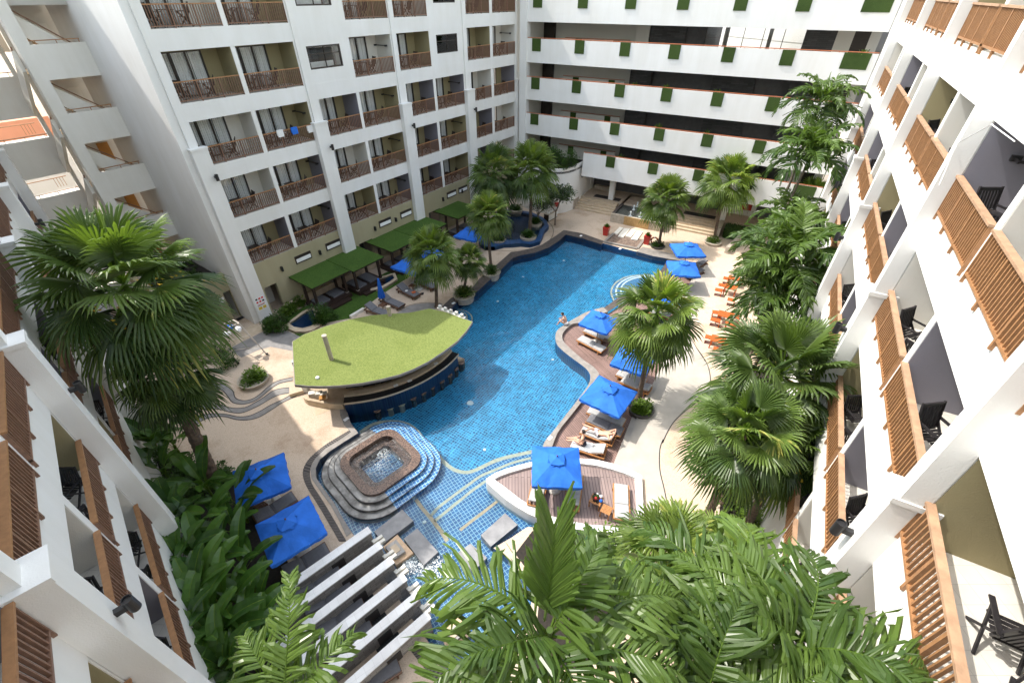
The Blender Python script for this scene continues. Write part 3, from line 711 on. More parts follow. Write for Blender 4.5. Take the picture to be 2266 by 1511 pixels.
def ribbon(ps, wd, z):
    """thin flat band following a polyline"""
    a = []; b = []
    for i, p in enumerate(ps):
        d = (ps[min(i+1,len(ps)-1)]-ps[max(i-1,0)]); d.z = 0; d.normalize(); n = Vector((-d.y,d.x,0))*wd/2
        a.append((p.x+n.x,p.y+n.y,z)); b.append((p.x-n.x,p.y-n.y,z))
    return MB().strip(b, a)
g0 = lambda t, l: GP(t, l, 0.0)
bank_in = g0('Q1', [(230,1040),(330,930),(540,830),(640,735),(790,600),(930,460),(1020,430),(1180,400),(1330,345),(1450,265),(1520,200),(1700,240),(1920,310)])
bank_out = g0('Q1', [(140,1005),(240,910),(480,790),(560,690),(740,545),(910,395),(1000,385),(1130,360),(1260,310),(1400,220),(1500,150),(1700,185),(1940,270)])
top_in = g0('Q2', [(800,640),(980,690),(1170,725),(1300,745)]); top_out = g0('Q2', [(870,590),(1020,625),(1190,665),(1320,690)])
right_edge = g0('F', [(1562,583),(1545,611),(1522,650),(1510,690),(1497,740),(1482,790),(1460,842),(1447,868),(1410,922),(1390,979),(1375,1026)])
wood_edge = g0('F', [(1550,588),(1533,613),(1511,651),(1499,690),(1486,738),(1471,787),(1449,838),(1436,865),(1399,920),(1377,976),(1357,1026)])
left_edge = g0('Q5', [(650,1400),(560,1260),(450,1070),(340,920),(255,800),(245,690),(290,590),(400,500),(560,395),(720,295),(640,190),(605,100),(590,0)])
hole = bank_in + g0('Q2', [(420,545)]) + top_in[:3] + right_edge + g0('F', [(1345,1060),(1345,1100),(1280,1150),(1200,1165),(1166,1166),(1130,1190),(1092,1212),(1125,1235),(1180,1310),(1165,1388),(1060,1456),(998,1496),(964,1442)]) + left_edge + g0('F', [(775,880),(825,845),(900,785),(960,728),(985,700)])
hole_xy = xy(hole)
struct('ground', poly_with_holes([(-200,-200),(200,-200),(200,200),(-200,200)], [hole_xy], 0.0), M['deck'])
# pool shell and water
pool = MB(); n = len(hole_xy)
ar = sum(hole_xy[i][0]*hole_xy[(i+1)%n][1]-hole_xy[(i+1)%n][0]*hole_xy[i][1] for i in range(n))
ring = hole_xy if ar > 0 else hole_xy[::-1]
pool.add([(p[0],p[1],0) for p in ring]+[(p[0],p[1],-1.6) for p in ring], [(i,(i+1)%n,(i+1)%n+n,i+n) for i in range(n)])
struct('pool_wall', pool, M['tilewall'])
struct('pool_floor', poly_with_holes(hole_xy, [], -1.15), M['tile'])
from mathutils import noise as mnoise
def inside(x, y, P):
    c = False; n = len(P); j = n-1
    for i in range(n):
        if (P[i][1] > y) != (P[j][1] > y) and x < (P[j][0]-P[i][0])*(y-P[i][1])/(P[j][1]-P[i][1])+P[i][0]: c = not c
        j = i
    return c
gx0, gx1 = min(q[0] for q in hole_xy)-.3, max(q[0] for q in hole_xy)+.3; gy0, gy1 = min(q[1] for q in hole_xy)-.3, max(q[1] for q in hole_xy)+.3
gs = .085; nx, ny = int((gx1-gx0)/gs), int((gy1-gy0)/gs)
coarse = {}
for i in range(nx//4+2):
    for j in range(ny//4+2): coarse[(i,j)] = inside(gx0+(i*4)*gs, gy0+(j*4)*gs, hole_xy)
need = set()
for (i,j), c in coarse.items():
    if c:
        for di in (-1,0):
            for dj in (-1,0): need.add((i+di,j+dj))
vid = {}; wv = []; wf = []
def wpt(i, j):
    if (i,j) not in vid:
        x = gx0+i*gs; y = gy0+j*gs; v = Vector((x,y,0))
        h = .016*mnoise.noise(v*.8)+.020*mnoise.noise(v*1.7+Vector((9,2,1)))+.011*mnoise.noise(v*3.6+Vector((1,7,4)))
        vid[(i,j)] = len(wv); wv.append((x,y,WZ+h))
    return vid[(i,j)]
for (ci,cj) in need:
    for i in range(ci*4,ci*4+4):
        for j in range(cj*4,cj*4+4): wf.append((wpt(i,j),wpt(i+1,j),wpt(i+1,j+1),wpt(i,j+1)))
wm = MB(); wm.add(wv, wf); pw_o = struct('pool_water', wm, M['poolwater'], smooth=True); pw_o.cycles.is_caustics_caster = True
sz = -.6
deep_curve = cr(GP('Q5', [(745,300),(900,205),(1080,180),(1230,195),(1330,245),(1420,340),(1500,440),(1620,570),(1720,670),(1830,730),(1950,742)], sz) + GP('Q4', [(280,400),(430,330),(600,280),(790,240),(890,225)], sz), 3)
shal = deep_curve + GP('F', [(1200,1060),(1200,1120),(1195,1180),(1110,1215),(1150,1250),(1195,1310),(1175,1395),(1060,1464),(996,1506),(960,1445),(770,1178)], sz) + GP('Q5', [(540,1260),(430,1070),(310,920),(225,800),(210,690),(265,580),(380,480),(550,375)], sz)
b = MB(); b.prism(xy(shal), -1.15, sz); struct('shallow_pool_floor', b, M['tile_s'])
for nm, ps, wd, m in (('pool_step_band', deep_curve, .2, 'band'),
        ('pool_step_band', cr(GP('Q5', [(1530,1230),(1620,1130),(1763,1019)], sz)+GP('Q4', [(150,580),(290,480),(420,425),(600,350),(790,300)], sz), 3), .14, 'band'),
        ('pool_step_band', cr(GP('Q5', [(1570,1290),(1800,1100),(2015,930)], sz)+GP('Q4', [(340,530)], sz), 3), .14, 'band'),
        ('pool_lane_band', GP('Q6', [(510,60),(600,130),(690,250),(780,350),(880,480),(960,600)], sz), .17, 'orangeband'),
        ('pool_lane_band', GP('Q6', [(1100,480),(1200,400),(1370,270),(1545,135)], sz), .14, 'orangeband')):
    struct(nm, ribbon(ps, wd, sz+.006), M[m])
# round entry steps by the far right corner of the pool and beside the bar
for i, (r, z) in enumerate(((3.3,-.9),(2.95,-.7),(2.6,-.5))):
    c = G('F', 1448, 655, -.6); p = [(c.x+r*cos(a*PI/20), c.y+r*sin(a*PI/20)) for a in range(40)]
    b = MB(); b.prism(p, -1.15, z); struct('pool_step', b, M['tile_s'])
    struct('pool_step_band', ribbon([Vector((c.x+(r-.06)*cos(a*PI/20), c.y+(r-.06)*sin(a*PI/20), 0)) for a in range(41)], .13, z+.006), M['signw' if i else 'band'])
for i, (r, z) in enumerate(((1.35,-.8),(1.0,-.6))):
    c = G('Q1', 270, 1120, -.4); p = [(c.x+r*cos(a*PI/14), c.y+r*sin(a*PI/14)) for a in range(28)]
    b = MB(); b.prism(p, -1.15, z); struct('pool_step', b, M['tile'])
    struct('pool_step_band', ribbon([Vector((c.x+(r-.05)*cos(a*PI/14), c.y+(r-.05)*sin(a*PI/14), 0)) for a in range(29)], .09, z+.006), M['band'])
# underwater lamps (round white lenses on the floor)
for i, (t, x, y) in enumerate((('F',1041,900),('F',887,-1),('Q1',765,990),('Q1',1045,720),('Q1',1495,540),('Q3',115,630),('Q4',330,240),('Q6',705,390))):
    if y < 0: continue
    big = i == 0
    zz = -.59 if t == 'Q6' else -1.14
    p = G(t, x, y, zz)
    o = MB().lathe([(.0,.03),(.16 if big else .075,.03),(.2 if big else .09,0)][::-1], 16).build('pool_lamp', M['signw'], None, loc=(p.x,p.y,zz))
    tag(o, {0:'largest round white lamp set in the deep pool floor by the bar',2:'small pool floor lamp off the end of the grass roof',3:'small pool floor lamp off the bowl planter with a tall palm',4:'small pool floor lamp in the far bay of the pool',5:'small pool floor lamp beside the curved wooden deck',6:'small pool floor lamp near the white walled island',7:'round white lamp in the shallow floor beside the orange band'}[i], 'pool lamp', 'lamps in the pool floor')
# copings
def coping(nm, o, i, m, z=.03):
    b = MB(); o2 = flat(o, z); i2 = flat(i, z); b.strip(o2, i2)
    b.strip(flat(o,-.02), o2); b.strip(i2, flat(i,-.4)); struct(nm, b, M[m])
coping('pool_coping', bank_out, bank_in, 'coping'); coping('pool_coping', top_out, top_in, 'coping2')
coping('pool_coping', g0('Q5', [(720,1500),(520,1250),(410,1090),(290,930),(200,800),(185,690),(240,580),(360,460),(520,370),(680,270),(600,180),(560,90),(545,0)])[:1] and g0('Q5', [(590,1450),(510,1270),(410,1090),(290,930),(200,800),(185,690),(240,580),(360,465),(520,370),(640,285),(560,200),(520,100),(510,0)]), left_edge, 'coping2')
# drain grating that follows the jacuzzi side
go = g0('Q5', [(620,262),(470,350),(330,440),(190,560),(120,660),(103,760),(140,880),(220,1010),(330,1190),(510,1500)]); gi = g0('Q5', [(650,285),(510,375),(365,465),(240,580),(190,680),(183,780),(215,880),(300,1010),(410,1190),(590,1500)])
go = cr(go,3); gi = cr(gi,3)
b = MB(); b.strip(flat(go,.008), flat(gi,.008), 1)
for i in range(len(go)-1):
    L = (go[i+1]-go[i]).length; k = max(1, int(L/.085))
    for j in range(k):
        p = go[i].lerp(go[i+1], j/k); q = gi[i].lerp(gi[i+1], j/k); b.bar((p.x,p.y,.018),(q.x,q.y,.018),.045,.02,0)
struct('drain_grating', b, [M['grate'], M['line']])
g2o = g0('R8', [(1590,1095),(1760,1310),(1880,1450)]); g2i = g0('R8', [(1720,1040),(1860,1240),(2000,1410)])
b = MB(); b.strip(flat(g2o,.008), flat(g2i,.008), 1)
for i in range(2):
    L = (g2o[i+1]-g2o[i]).length; k = int(L/.085)
    for j in range(k):
        p = g2o[i].lerp(g2o[i+1], j/k); q = g2i[i].lerp(g2i[i+1], j/k); b.bar((p.x,p.y,.018),(q.x,q.y,.018),.045,.02,0)
struct('drain_grating', b, [M['grate'], M['line']])
coping('pool_coping', g0('R8', [(1730,1030),(1860,1220),(2010,1405),(2290,1210)]), g0('R8', [(1800,1000),(1900,1180),(1985,1335),(2266,1160)]), 'coping')
# sunken timber deck along the right of the pool, with its own raised coping
pen_o = g0('F', [(1335,680),(1300,690),(1275,703)]) + g0('Q3', [(300,160),(235,205),(165,260),(145,330),(160,410),(215,475),(320,560),(430,640),(500,700),(535,770),(515,860),(430,985),(270,1190),(105,1400),(20,1510)]) + g0('F', [(1192,1018)])
pen_i = g0('F', [(1345,690),(1310,702),(1284,714)]) + g0('Q3', [(340,185),(285,225),(235,280),(222,330),(240,385),(300,450),(385,525),(470,595),(565,660),(620,720),(635,775),(600,870),(475,1010),(320,1205),(165,1410),(100,1505)])
pen_i = pen_i[:len(pen_o)-1] + g0('F', [(1213,1018)])
po = cr(pen_o,3); pi_ = cr(pen_i,3)
b = MB(); b.strip(flat(pi_,.02), flat(po,.02), 0); b.strip(flat(po,.02), flat(po,-1.15), 1); b.strip(flat(pi_,-.3), flat(pi_,.02), 0)
struct('deck_coping', b, [M['coping2'], M['tilewall']])
deck2 = g0('F', [(1345,690),(1385,665),(1440,640),(1478,600),(1490,580)])
b = MB(); b.prism(xy(list(pi_) + wood_edge[::-1] + deck2[::-1]), -1.15, -.2); struct('timber_deck', b, [M['wood']])
struct('deck_coping', MB().strip(flat(g0('F', [(1345,690),(1385,665),(1440,640),(1478,600),(1490,578)]),.0), flat(g0('F', [(1335,682),(1372,656),(1428,632),(1465,595),(1478,574)]),.0)), M['coping'])
b = MB(); b.strip(flat(wood_edge,-.1), flat(right_edge,-.1)); b.strip(flat(wood_edge,-.22), flat(wood_edge,-.1)); struct('deck_step', b, M['path'])
# pale concrete path sweeping past the deck
line1 = cr(g0('Q4', [(2175,830),(2130,600),(2085,400),(2085,200),(2120,100)]) + g0('Q3', [(1340,1510),(1400,1380),(1480,1260),(1600,1150),(1740,1040)]), 4)
line2 = cr(g0('Q3', [(1740,1040),(1850,930),(1875,830),(1860,700),(1820,600),(1750,500),(1690,400)]) + g0('F', [(1522,735)]), 4)
path = right_edge + g0('F', [(1390,1050),(1430,1060),(1432,1200),(1478,1200)]) + line1 + line2 + g0('F', [(1545,690),(1580,640),(1600,600)])
struct('path', sheet(path, .005), M['path'])
for ps in (line1, line2, cr(g0('R5', [(1190,740),(1000,800),(860,900),(800,990),(860,1050),(960,1140),(1060,1230),(1180,1280)]),3), cr(g0('R5', [(560,1340),(620,1420),(670,1510)]),3), cr(g0('R3', [(880,990),(950,1040),(980,1110),(960,1190),(880,1260),(740,1310),(560,1335),(300,1335),(150,1300)]),3),
           cr(g0('Q8', [(1180,330),(1300,265),(1420,240),(1540,235),(1640,245)]),3)):
    struct('paving_joint', ribbon(ps, .05, .011), M['line'])
struct('grey_paving', sheet(cr(g0('Q8', [(1130,360),(1200,330),(1300,270),(1420,245),(1540,240),(1660,250)]),2)+g0('Q8', [(1560,310),(1500,420),(1200,450)]), .006), M['greypath'])
struct('grey_paving', sheet(g0('Q7', [(520,470),(650,400),(810,325),(1000,225),(1200,270),(1340,330),(1260,480),(1230,485),(1000,440),(860,480),(680,560)]), .006), M['greypath'])
struct('sand_paving', sheet(g0('Q7', [(480,380),(800,190),(990,215),(810,318),(560,450)]), .007), M['curb'])
# wavy grey bands in the left paving
U = [[(370,740),(400,840),(500,870),(580,930),(610,1010),(700,1040),(800,1020),(880,970),(970,890),(1080,820),(1250,780)],
     [(300,1050),(420,1075),(500,1105),(600,1125),(720,1115),(830,1060),(930,1000),(1030,930),(1120,905),(1210,895)],
     [(100,1250),(250,1195),(400,1185),(520,1195),(640,1220),(760,1210),(880,1160),(1000,1090),(1130,1030),(1210,985)]]
Lw = [[(330,800),(380,900),(470,930),(530,1000),(580,1060),(680,1080),(790,1060),(890,1005),(990,920),(1100,850),(1250,815)],
      [(190,1140),(330,1130),(450,1140),(560,1170),(680,1175),(800,1130),(900,1080),(1000,1020),(1100,975),(1210,955)],
      [(130,1345),(250,1255),(380,1220),(500,1220),(620,1250),(740,1255),(870,1225),(1000,1150),(1140,1060),(1290,990)]]
for u, l in zip(U, Lw):
    a = cr(g0('Q7', u),4); c = cr(g0('Q7', l),4)
    struct('grey_wave_band', MB().strip(flat(c,.006), flat(a,.006)), M['greypath'])
    for e in (a, c): struct('paving_joint', ribbon(e, .055, .011), M['line'])
struct('turf', sheet(g0('R1', [(270,1150),(430,1240),(700,1080),(990,1030),(1140,915),(1300,790),(1450,690),(1610,590),(1760,480),(1480,470),(1300,560),(900,760),(470,900),(260,1010)]), .008), M['grass'])
# gravel channel, stepping slabs and honey stone cascade wall at the far end
struct('gravel_bed', sheet(g0('Q2', [(548,438),(870,505),(800,598),(448,528)]), .006), M['gravel'])
struct('channel_curb', MB().bar(G('Q2',545,436,.05),G('Q2',435,535,.05),.22,.12).bar(G('Q2',880,508,.05),G('Q2',808,604,.05),.22,.12).bar(G('Q2',440,545,-.05),G('Q2',800,622,-.05),.2,.4), M['coping2'])
for i, q in enumerate(([(545,430),(612,362),(655,375),(588,443)],[(592,466),(662,374),(725,386),(652,477)],[(676,462),(742,388),(797,400),(735,476)],[(736,497),(804,404),(870,416),(806,508)])):
    b = MB(); b.prism(xy(GP('Q2', q, .1)), .0, .1)
    tag(b.build('stepping_slab', M['paver']), 'white stepping slab over the gravel, '+['nearest the left red pot','second from the left red pot','third from the left red pot','nearest the right red pot'][i], 'paving slab', 'white slabs over the gravel bed')
fb = thing('fountain_basin', 'raised gravel fountain basin between two flights of steps with a honey stone front', 'fountain', B(-12.45,-1.72), rzB)
MB().box(0,0,0,5.05,.25,.82).build('front_wall', M['planter'], fb); b = MB(); b.box(0,.25,0,.25,5.9,.85); b.box(4.8,.25,0,5.05,5.9,.85); b.box(.25,5.6,0,4.8,5.9,.85); b.build('rim_wall', M['coping'], fb)
MB().box(.25,.25,.3,4.8,5.6,.68).build('gravel', M['gravel'], fb)
MB().box(1.35,-.06,.02,3.75,-.003,.84).build('stone_cascade', M['goldstone'], fb)
MB().add([(.25,.25,.74),(4.8,.25,.74),(4.8,5.6,.74),(.25,5.6,.74)],[(0,1,2,3)]).build('water_surface', M['water'], fb)
for i, (t, x, y) in enumerate((('Q2',728,245),('Q2',838,255),('Q2',955,270),('Q2',765,175),('Q2',805,140))):
    p = G(t,x,y,.75); b = MB()
    b.lathe([(.17,0),(.14,.05),(.07,.14),(.06,.3),(.075,.42),(.04,.5)], 12)
    for q in range(26):
        a = RD.uniform(0,2*PI); r = RD.uniform(.05,.28); zz = RD.uniform(.0,.4); b.lathe([(0,0),(.02,.02),(0,.04)], 5, (r*cos(a),r*sin(a),zz*(1-r*2)))
    tag(b.build('fountain_jet', M['foam'], None, smooth=True, loc=p), 'foaming water jet in the gravel basin, '+['front left of the five','front middle of the five','front right of the five','middle of the back slope','farthest up the basin'][i], 'water jet', 'jets in the gravel basin')
for i, (x, y) in enumerate(((455,452),(910,552))):
    p = G('Q2',x,y); t = thing('red_pot', 'tall red glazed pot with a leafy plant '+['left of the white stepping slabs','right of the white stepping slabs'][i], 'plant pot', p, rzB, 'red pots by the stepping slabs')
    b = MB(); b.add([(-.2,-.2,0),(.2,-.2,0),(.2,.2,0),(-.2,.2,0),(-.28,-.28,.78),(.28,-.28,.78),(.28,.28,.78),(-.28,.28,.78)],[(0,3,2,1),(0,1,5,4),(1,2,6,5),(2,3,7,6),(3,0,4,7),(4,5,6,7)]); b.build('pot', M['redpot'], t)
    i_pot = t
    leafy = MB(); rr = random.Random(40+i)
    for q in range(60):
        a = rr.uniform(0,2*PI); e = rr.uniform(.3,1.3); d = Vector((cos(a)*cos(e),sin(a)*cos(e),sin(e))); s = Vector((-sin(a),cos(a),0)); L = rr.uniform(.2,.42); c0 = Vector((0,0,.76))
        leafy.add([c0, c0+d*L*.5+s*.06, c0+d*L, c0+d*L*.5-s*.06], [(0,1,2,3)], 0, rr.random())
    leafy.build('foliage', M['shrubl'], t, tone=True)
# white curved screen wall with planting at the inner corner
cw = thing('curved_wall', 'tall curved white wall with hedging on top beside the left flight of steps', 'wall', (0,0,0))
arc = cr([B(-16.75,3.4),B(-16.75,1.0),B(-16.95,-.9),B(-17.6,-2.2),B(-19.2,-3.0),B(-21.0,-2.8),B(-22.8,-1.8)],5)
b = MB(); o = flat(arc,0); inn = []
for i, p in enumerate(arc):
    d = (arc[min(i+1,len(arc)-1)]-arc[max(i-1,0)]).normalized(); nrm = Vector((d.y,-d.x,0)); inn.append(p-nrm*-.25 if False else p+nrm*.25)
inn2 = [q for q in inn]
b.strip(o, flat(arc,4.35)); b.strip(flat(inn2,4.35), flat(inn2,0)); b.strip(flat(arc,4.35), flat(inn2,4.35)); b.build('wall_face', M['white'], cw)
b = MB(); b.prism(xy(arc)+[tuple(B(-22.8,-.1).xy), tuple(B(-16.9,-.1).xy)], 3.9, 4.1, bottom=True); b.build('planting_bed', M['soil'], cw)
rg = MB(); 
for k in range(24):
    a0 = 2*PI*k/24; a1 = 2*PI*(k+1)/24; rg.bar((0,.22*cos(a0),.22*sin(a0)),(0,.22*cos(a1),.22*sin(a1)),.035,.035,up=(1,0,0))
p = B(-16.71,.8,3.1); tag(rg.build('ring_sign', M['black'], None, loc=p, rz=rzB), 'thin black ring mounted on the curved white wall', 'ring sign')
# ---- raised white walled island with mauve decking
iz = .26
io = g0('Q4', [(0,0)])[:0] + GP('Q4', [(340,495),(430,435),(560,388),(700,348),(800,322),(1000,298),(1290,290),(1450,302),(1620,342),(1770,392),(1905,460),(1912,600),(1925,860),(1935,1010),(1700,1035),(1370,1015),(1150,985),(960,925),(770,845),(650,775),(540,700),(430,605),(352,535)], iz)
ii = GP('Q4', [(425,497),(470,470),(570,432),(700,395),(790,372),(1000,345),(1290,340),(1440,357),(1600,395),(1740,440),(1838,482),(1845,620),(1858,860),(1866,965),(1700,972),(1390,955),(1170,915),(990,865),(800,765),(690,700),(600,630),(510,560),(455,522)], iz)
isl = MB(); k = len(io)
isl.add(flat(io,iz)+flat(ii,iz), [(i,i+k,(i+1)%k+k,(i+1)%k) for i in range(k)]); isl.add(flat(io,iz)+flat(io,-1.15), [(i,(i+1)%k,(i+1)%k+k,i+k) for i in range(k)]); isl.add(flat(ii,iz)+flat(ii,.0), [(i,i+k,(i+1)%k+k,(i+1)%k) for i in range(k)])
bm_is = isl.build('island_wall', M['white']); tag(bm_is, kind='structure')
struct('island_deck', sheet(ii, .12), M['wood2'])
# ---- jacuzzi
JC = Vector((-6.22,13.5,0)); e1 = Vector((.70,.714,0)); e2 = Vector((.714,-.70,0))
def rr_(h, r, n=9):
    out = []
    for sx, sy, a0 in ((1,1,0),(-1,1,90),(-1,-1,180),(1,-1,270)):
        for j in range(n):
            a = rad(a0+90*j/(n-1)); u = sx*(h-r)+r*cos(a); v = sy*(h-r)+r*sin(a); out.append(JC+e1*u+e2*v)
    return out
P1, P2 = Vector((-7.27,14.82,0)), Vector((-5.05,12.32,0)); dd = P2-P1
jac = thing('jacuzzi', 'square brown mosaic spa tub with rounded corners and curved steps in the shallow pool', 'jacuzzi', (0,0,0))
def ringf(mb, a, b_, za, zb, fn):
    k = len(a)
    for i in range(k):
        j = (i+1)%k; c = (a[i]+a[j])/2
        mb.add([(a[i].x,a[i].y,za),(a[j].x,a[j].y,za),(b_[j].x,b_[j].y,zb),(b_[i].x,b_[i].y,zb)],[(0,1,2,3)], fn(c))
side = lambda c: 0 if dd.x*(c.y-P1.y)-dd.y*(c.x-P1.x) < 0 else 1
hs = [1.55,1.86,2.17,2.48]; zs_ = [.22,.07,-.08,-.21]
for i in range(1,4):
    b = MB(); a = rr_(hs[i-1],.75+.3*(i-1)); o = rr_(hs[i],.75+.3*i)
    ringf(b, o, a, zs_[i], zs_[i], side); ringf(b, o, o, zs_[i]-.8, zs_[i], side)
    b.build('curved_step', [M['jacstep'], M['tile_s']], jac)
    e = MB(); k = rr_(hs[i]-.035,.75+.3*i-.03); ringf(e, o, k, zs_[i]+.006, zs_[i]+.006, lambda c: 0); ringf(e, o, o, zs_[i]-.05, zs_[i]+.006, lambda c: 0)
    e.build('step_nosing', M['line'] if i < 9 else M['band'], jac)
b = MB(); a = rr_(1.18,.5); o = rr_(1.55,.75); ringf(b, o, a, .22, .22, lambda c: 0); ringf(b, o, o, -.2, .22, lambda c: 0); ringf(b, a, a, .22, -.05, lambda c: 0)
a2 = rr_(.82,.25); ringf(b, a, a2, -.05, -.05, lambda c: 0); ringf(b, a2, a2, -.05, -.7, lambda c: 0); b.add([(p.x,p.y,-.7) for p in a2],[tuple(range(len(a2)))]); b.build('tub', M['jac'], jac)
b = MB(); a3 = rr_(1.175,.5); b.add([(p.x,p.y,.07) for p in a3],[tuple(range(len(a3)))]); b.build('spa_water', M['jacwater'], jac)
fo = MB(); rr = random.Random(5)
for (cx, cy, R0, nn) in ((-.25,.12,.6,420),(.35,-.3,.35,260)):
    for q in range(nn):
        a = rr.uniform(0,2*PI); r = R0*math.sqrt(rr.random()); u = cx+r*cos(a); v = cy+r*sin(a); s = rr.uniform(.004,.020)*(1.2-r/R0*.6)
        if abs(u) > 1.05 or abs(v) > 1.05: continue
        p = JC+e1*u+e2*v; fo.lathe([(s,0),(s*.7,s*.5),(0,s*.7)], 6, (p.x,p.y,.072))
fo.build('foam', M['foam'], jac)
# ---- stepping slabs across the shallows and fountain boxes
for i, q in enumerate(([(140,480),(455,235),(578,362),(245,612)],[(470,560),(620,445),(855,708),(692,855)],[(1330,520),(1600,275),(1740,405),(1440,650)],[(1075,715),(1215,615),(1400,770),(1240,930)])):
    b = MB(); b.prism(xy(GP('Q6', q, -.14)), -.6, -.14)
    tag(b.build('stepping_slab', M['stonegrey']), ['long grey slab bridging from the spa towards the fountain walls','dark grey slab in the shallows beside the first fountain box','pale grey slab in the shallows close to the white island','pale grey slab in the shallows under the palm frond'][i], 'stepping slab', 'grey slabs across the shallow pool')
def fbox(q, inner, lab):
    c = GP('Q6', q, -.12); b = MB(); b.prism(xy(c), -.6, -.12); t = thing('fountain_box', lab, 'fountain box', (0,0,0))
    b.build('tan_plinth', M['orangeband'], t); d = GP('Q6', inner, .05); b = MB(); b.prism(xy(d), -.11, .05); b.build('stone_frame', M['wallside'], t)
    m = sum(d, Vector())/4; e = [m.lerp(p,.55) for p in d]; b = MB(); b.prism(xy(e), .05, .075); b.build('spout_pad', M['curb'], t)
fbox([(240,650),(400,515),(578,720),(385,858)], [(262,655),(385,568),(488,700),(370,778)], 'low fountain box with grey frame on tan tiles by the wall ends')
x0 = lambda l: [((560+x/4.532-800)*5.0375, (1200+y/4.532-1080)*5.0375) for x, y in l]
fbox(x0([(1880,900),(2060,740),(2190,900),(1965,1140)]), x0([(1930,925),(2040,800),(2125,900),(1975,1035)]), 'low fountain box with grey frame half hidden under palm fronds')
# ---- six parallel fountain walls
wt = .95
r0 = G('c10',787,668,wt); dirw = (G('c10',235,1055,wt)-r0); L1 = dirw.length; dirw.normalize(); nrmw = Vector((-dirw.y,dirw.x,0))
ends = [(787,668,0),(847,750,1),(910,833,2),(980,926,3),(1053,1026,4),(1110,1135,5)]
L2 = (G('c10',205,1222,wt)-G('c10',847,750,wt)).length
for i, (x, y, k) in enumerate(ends):
    p = G('c10',x,y,wt); L = L1 if i == 0 else L2
    q = p+dirw*L; ang = math.atan2(dirw.y, dirw.x)
    t = thing('fountain_wall', 'long stone clad screen wall with pale cap, '+['nearest the blue umbrellas','second from the blue umbrellas','third from the blue umbrellas','fourth from the blue umbrellas','fifth from the blue umbrellas','farthest from the blue umbrellas'][i], 'screen wall', (p.x,p.y,0), ang, 'parallel fountain walls')
    MB().box(.03,-.1,-.6,L-.03,.1,wt-.06).build('wall_body', M['wallside'], t); MB().box(0,-.16,wt-.06,L,.16,wt).build('wall_cap', M['walltop'], t)
    s = MB(); s.box(-.3,.22,.35,.12,.34,.5); s.box(-.3,.42,.35,.12,.54,.5); s.box(-.02,.1,.28,.12,.62,.35)
    if i < 5: s.build('water_spout', M['paver'], t)
    nb_ = MB(); nb_.box(1.25,.101,.0,1.75,.13,.55); nb_.build('niche_shade_plate', M['line'], t)  # raised dark plate paints the shade of an opening in the wall
    if i < 5:
        c = p+dirw*1.5+nrmw*.42*(1 if True else -1)
        d = MB()
        for j in range(9): d.box(-.4+.09*j,-.28,0,-.35+.09*j,.28,.05)
        d.box(-.42,-.3,-.01,.42,.3,.012)
        tag(d.build('slatted_drain', M['black'], None, loc=(c.x,c.y,.012), rz=ang), 'black slatted drain in the lane '+['between the first and second fountain walls','between the second and third fountain walls','between the third and fourth fountain walls','between the fourth and fifth fountain walls','between the fifth and sixth fountain walls'][i], 'drain', 'drains between the fountain walls')
spl = MB(); rr = random.Random(9)
for q in range(2200):
    x = rr.gauss(1040,85); y = rr.gauss(900,100) ; x0_, y0_ = 800+(430+ (rr.random()**1.3)*520)/5.0375, 0
    px = 460+rr.random()**1.4*560; py = 800+(px-460)*.55*rr.random()+rr.gauss(0,60)
    p = G('Q6', px, py, WZ); s = .006+.024*rr.random()**2.5
    spl.lathe([(s,0),(s*.8,s*.35),(0,s*.5)], 6, (p.x,p.y,WZ+.004))
tag(spl.build('splash_foam', M['foam']), 'white splash and foam where the spouts fall into the shallow pool', 'foam', kind='stuff')
# ---- small ponds
def pond(t, outer, inner, lab, zc=.16, m='curb'):
    o = GP(t, outer, zc); i = GP(t, inner, zc); th = thing('pond', lab, 'pond', (0,0,0)); b = poly_with_holes(xy(o), [xy(i)], zc)
    k = len(o); b.add(flat(o,zc)+flat(o,0), [(a,(a+1)%k,(a+1)%k+k,a+k) for a in range(k)]+[((a+1)%k,a,a+k,(a+1)%k+k) for a in range(k)]); k = len(i); b.add(flat(i,zc)+flat(i,0), [((a+1)%k,a,a+k,(a+1)%k+k) for a in range(k)]+[(a,(a+1)%k,(a+1)%k+k,a+k) for a in range(k)])
    b.build('pond_curb', M[m], th); poly_with_holes(xy(i), [], .02).build('pond_floor', M['tiledark'], th); poly_with_holes(xy(i), [], zc-.05).build('pond_water', M['water'], th)
pond('R1', [(265,1090),(290,1145),(370,1175),(470,1178),(565,1160),(650,1105),(700,1050),(610,880),(450,950)], [(305,1085),(355,1122),(450,1138),(550,1112),(615,1065),(560,920),(460,975)], 'small half round pond with a sandstone curb beside the first cabana')
pond('R1', [(1210,720),(1350,690),(1440,640),(1510,590),(1480,520),(1340,560),(1200,640)], [(1230,690),(1340,665),(1420,620),(1475,580),(1455,540),(1345,580),(1225,655)], 'narrow pond with a sandstone curb between the second and third cabanas')
bz = .35
pond('R3', [(150,1240),(220,1290),(330,1290),(430,1262),(520,1260),(620,1250),(720,1262),(830,1230),(865,1160),(880,1110),(930,1060),(905,1000),(860,960),(740,905),(520,870),(380,880),(200,1050)],
     [(190,1215),(300,1245),(420,1215),(520,1215),(620,1200),(720,1215),(805,1180),(830,1100),(880,1050),(860,1000),(740,930),(520,895),(400,905),(240,1050)], 'raised blue tiled pond with bowl planters by the far palms', bz, 'tilewall')
pw = MB(); a0 = A(12.2,.32); a1 = A(27.5,.32); d = (a1-a0).normalized(); pw.box(0,-.15,0,15.3,.15,.5); o = pw.build('low_wall', M['curb'], None, loc=a0, rz=math.atan2(d.y,d.x)); tag(o, 'low sandstone wall running behind the cabanas along the khaki storey', 'low wall')
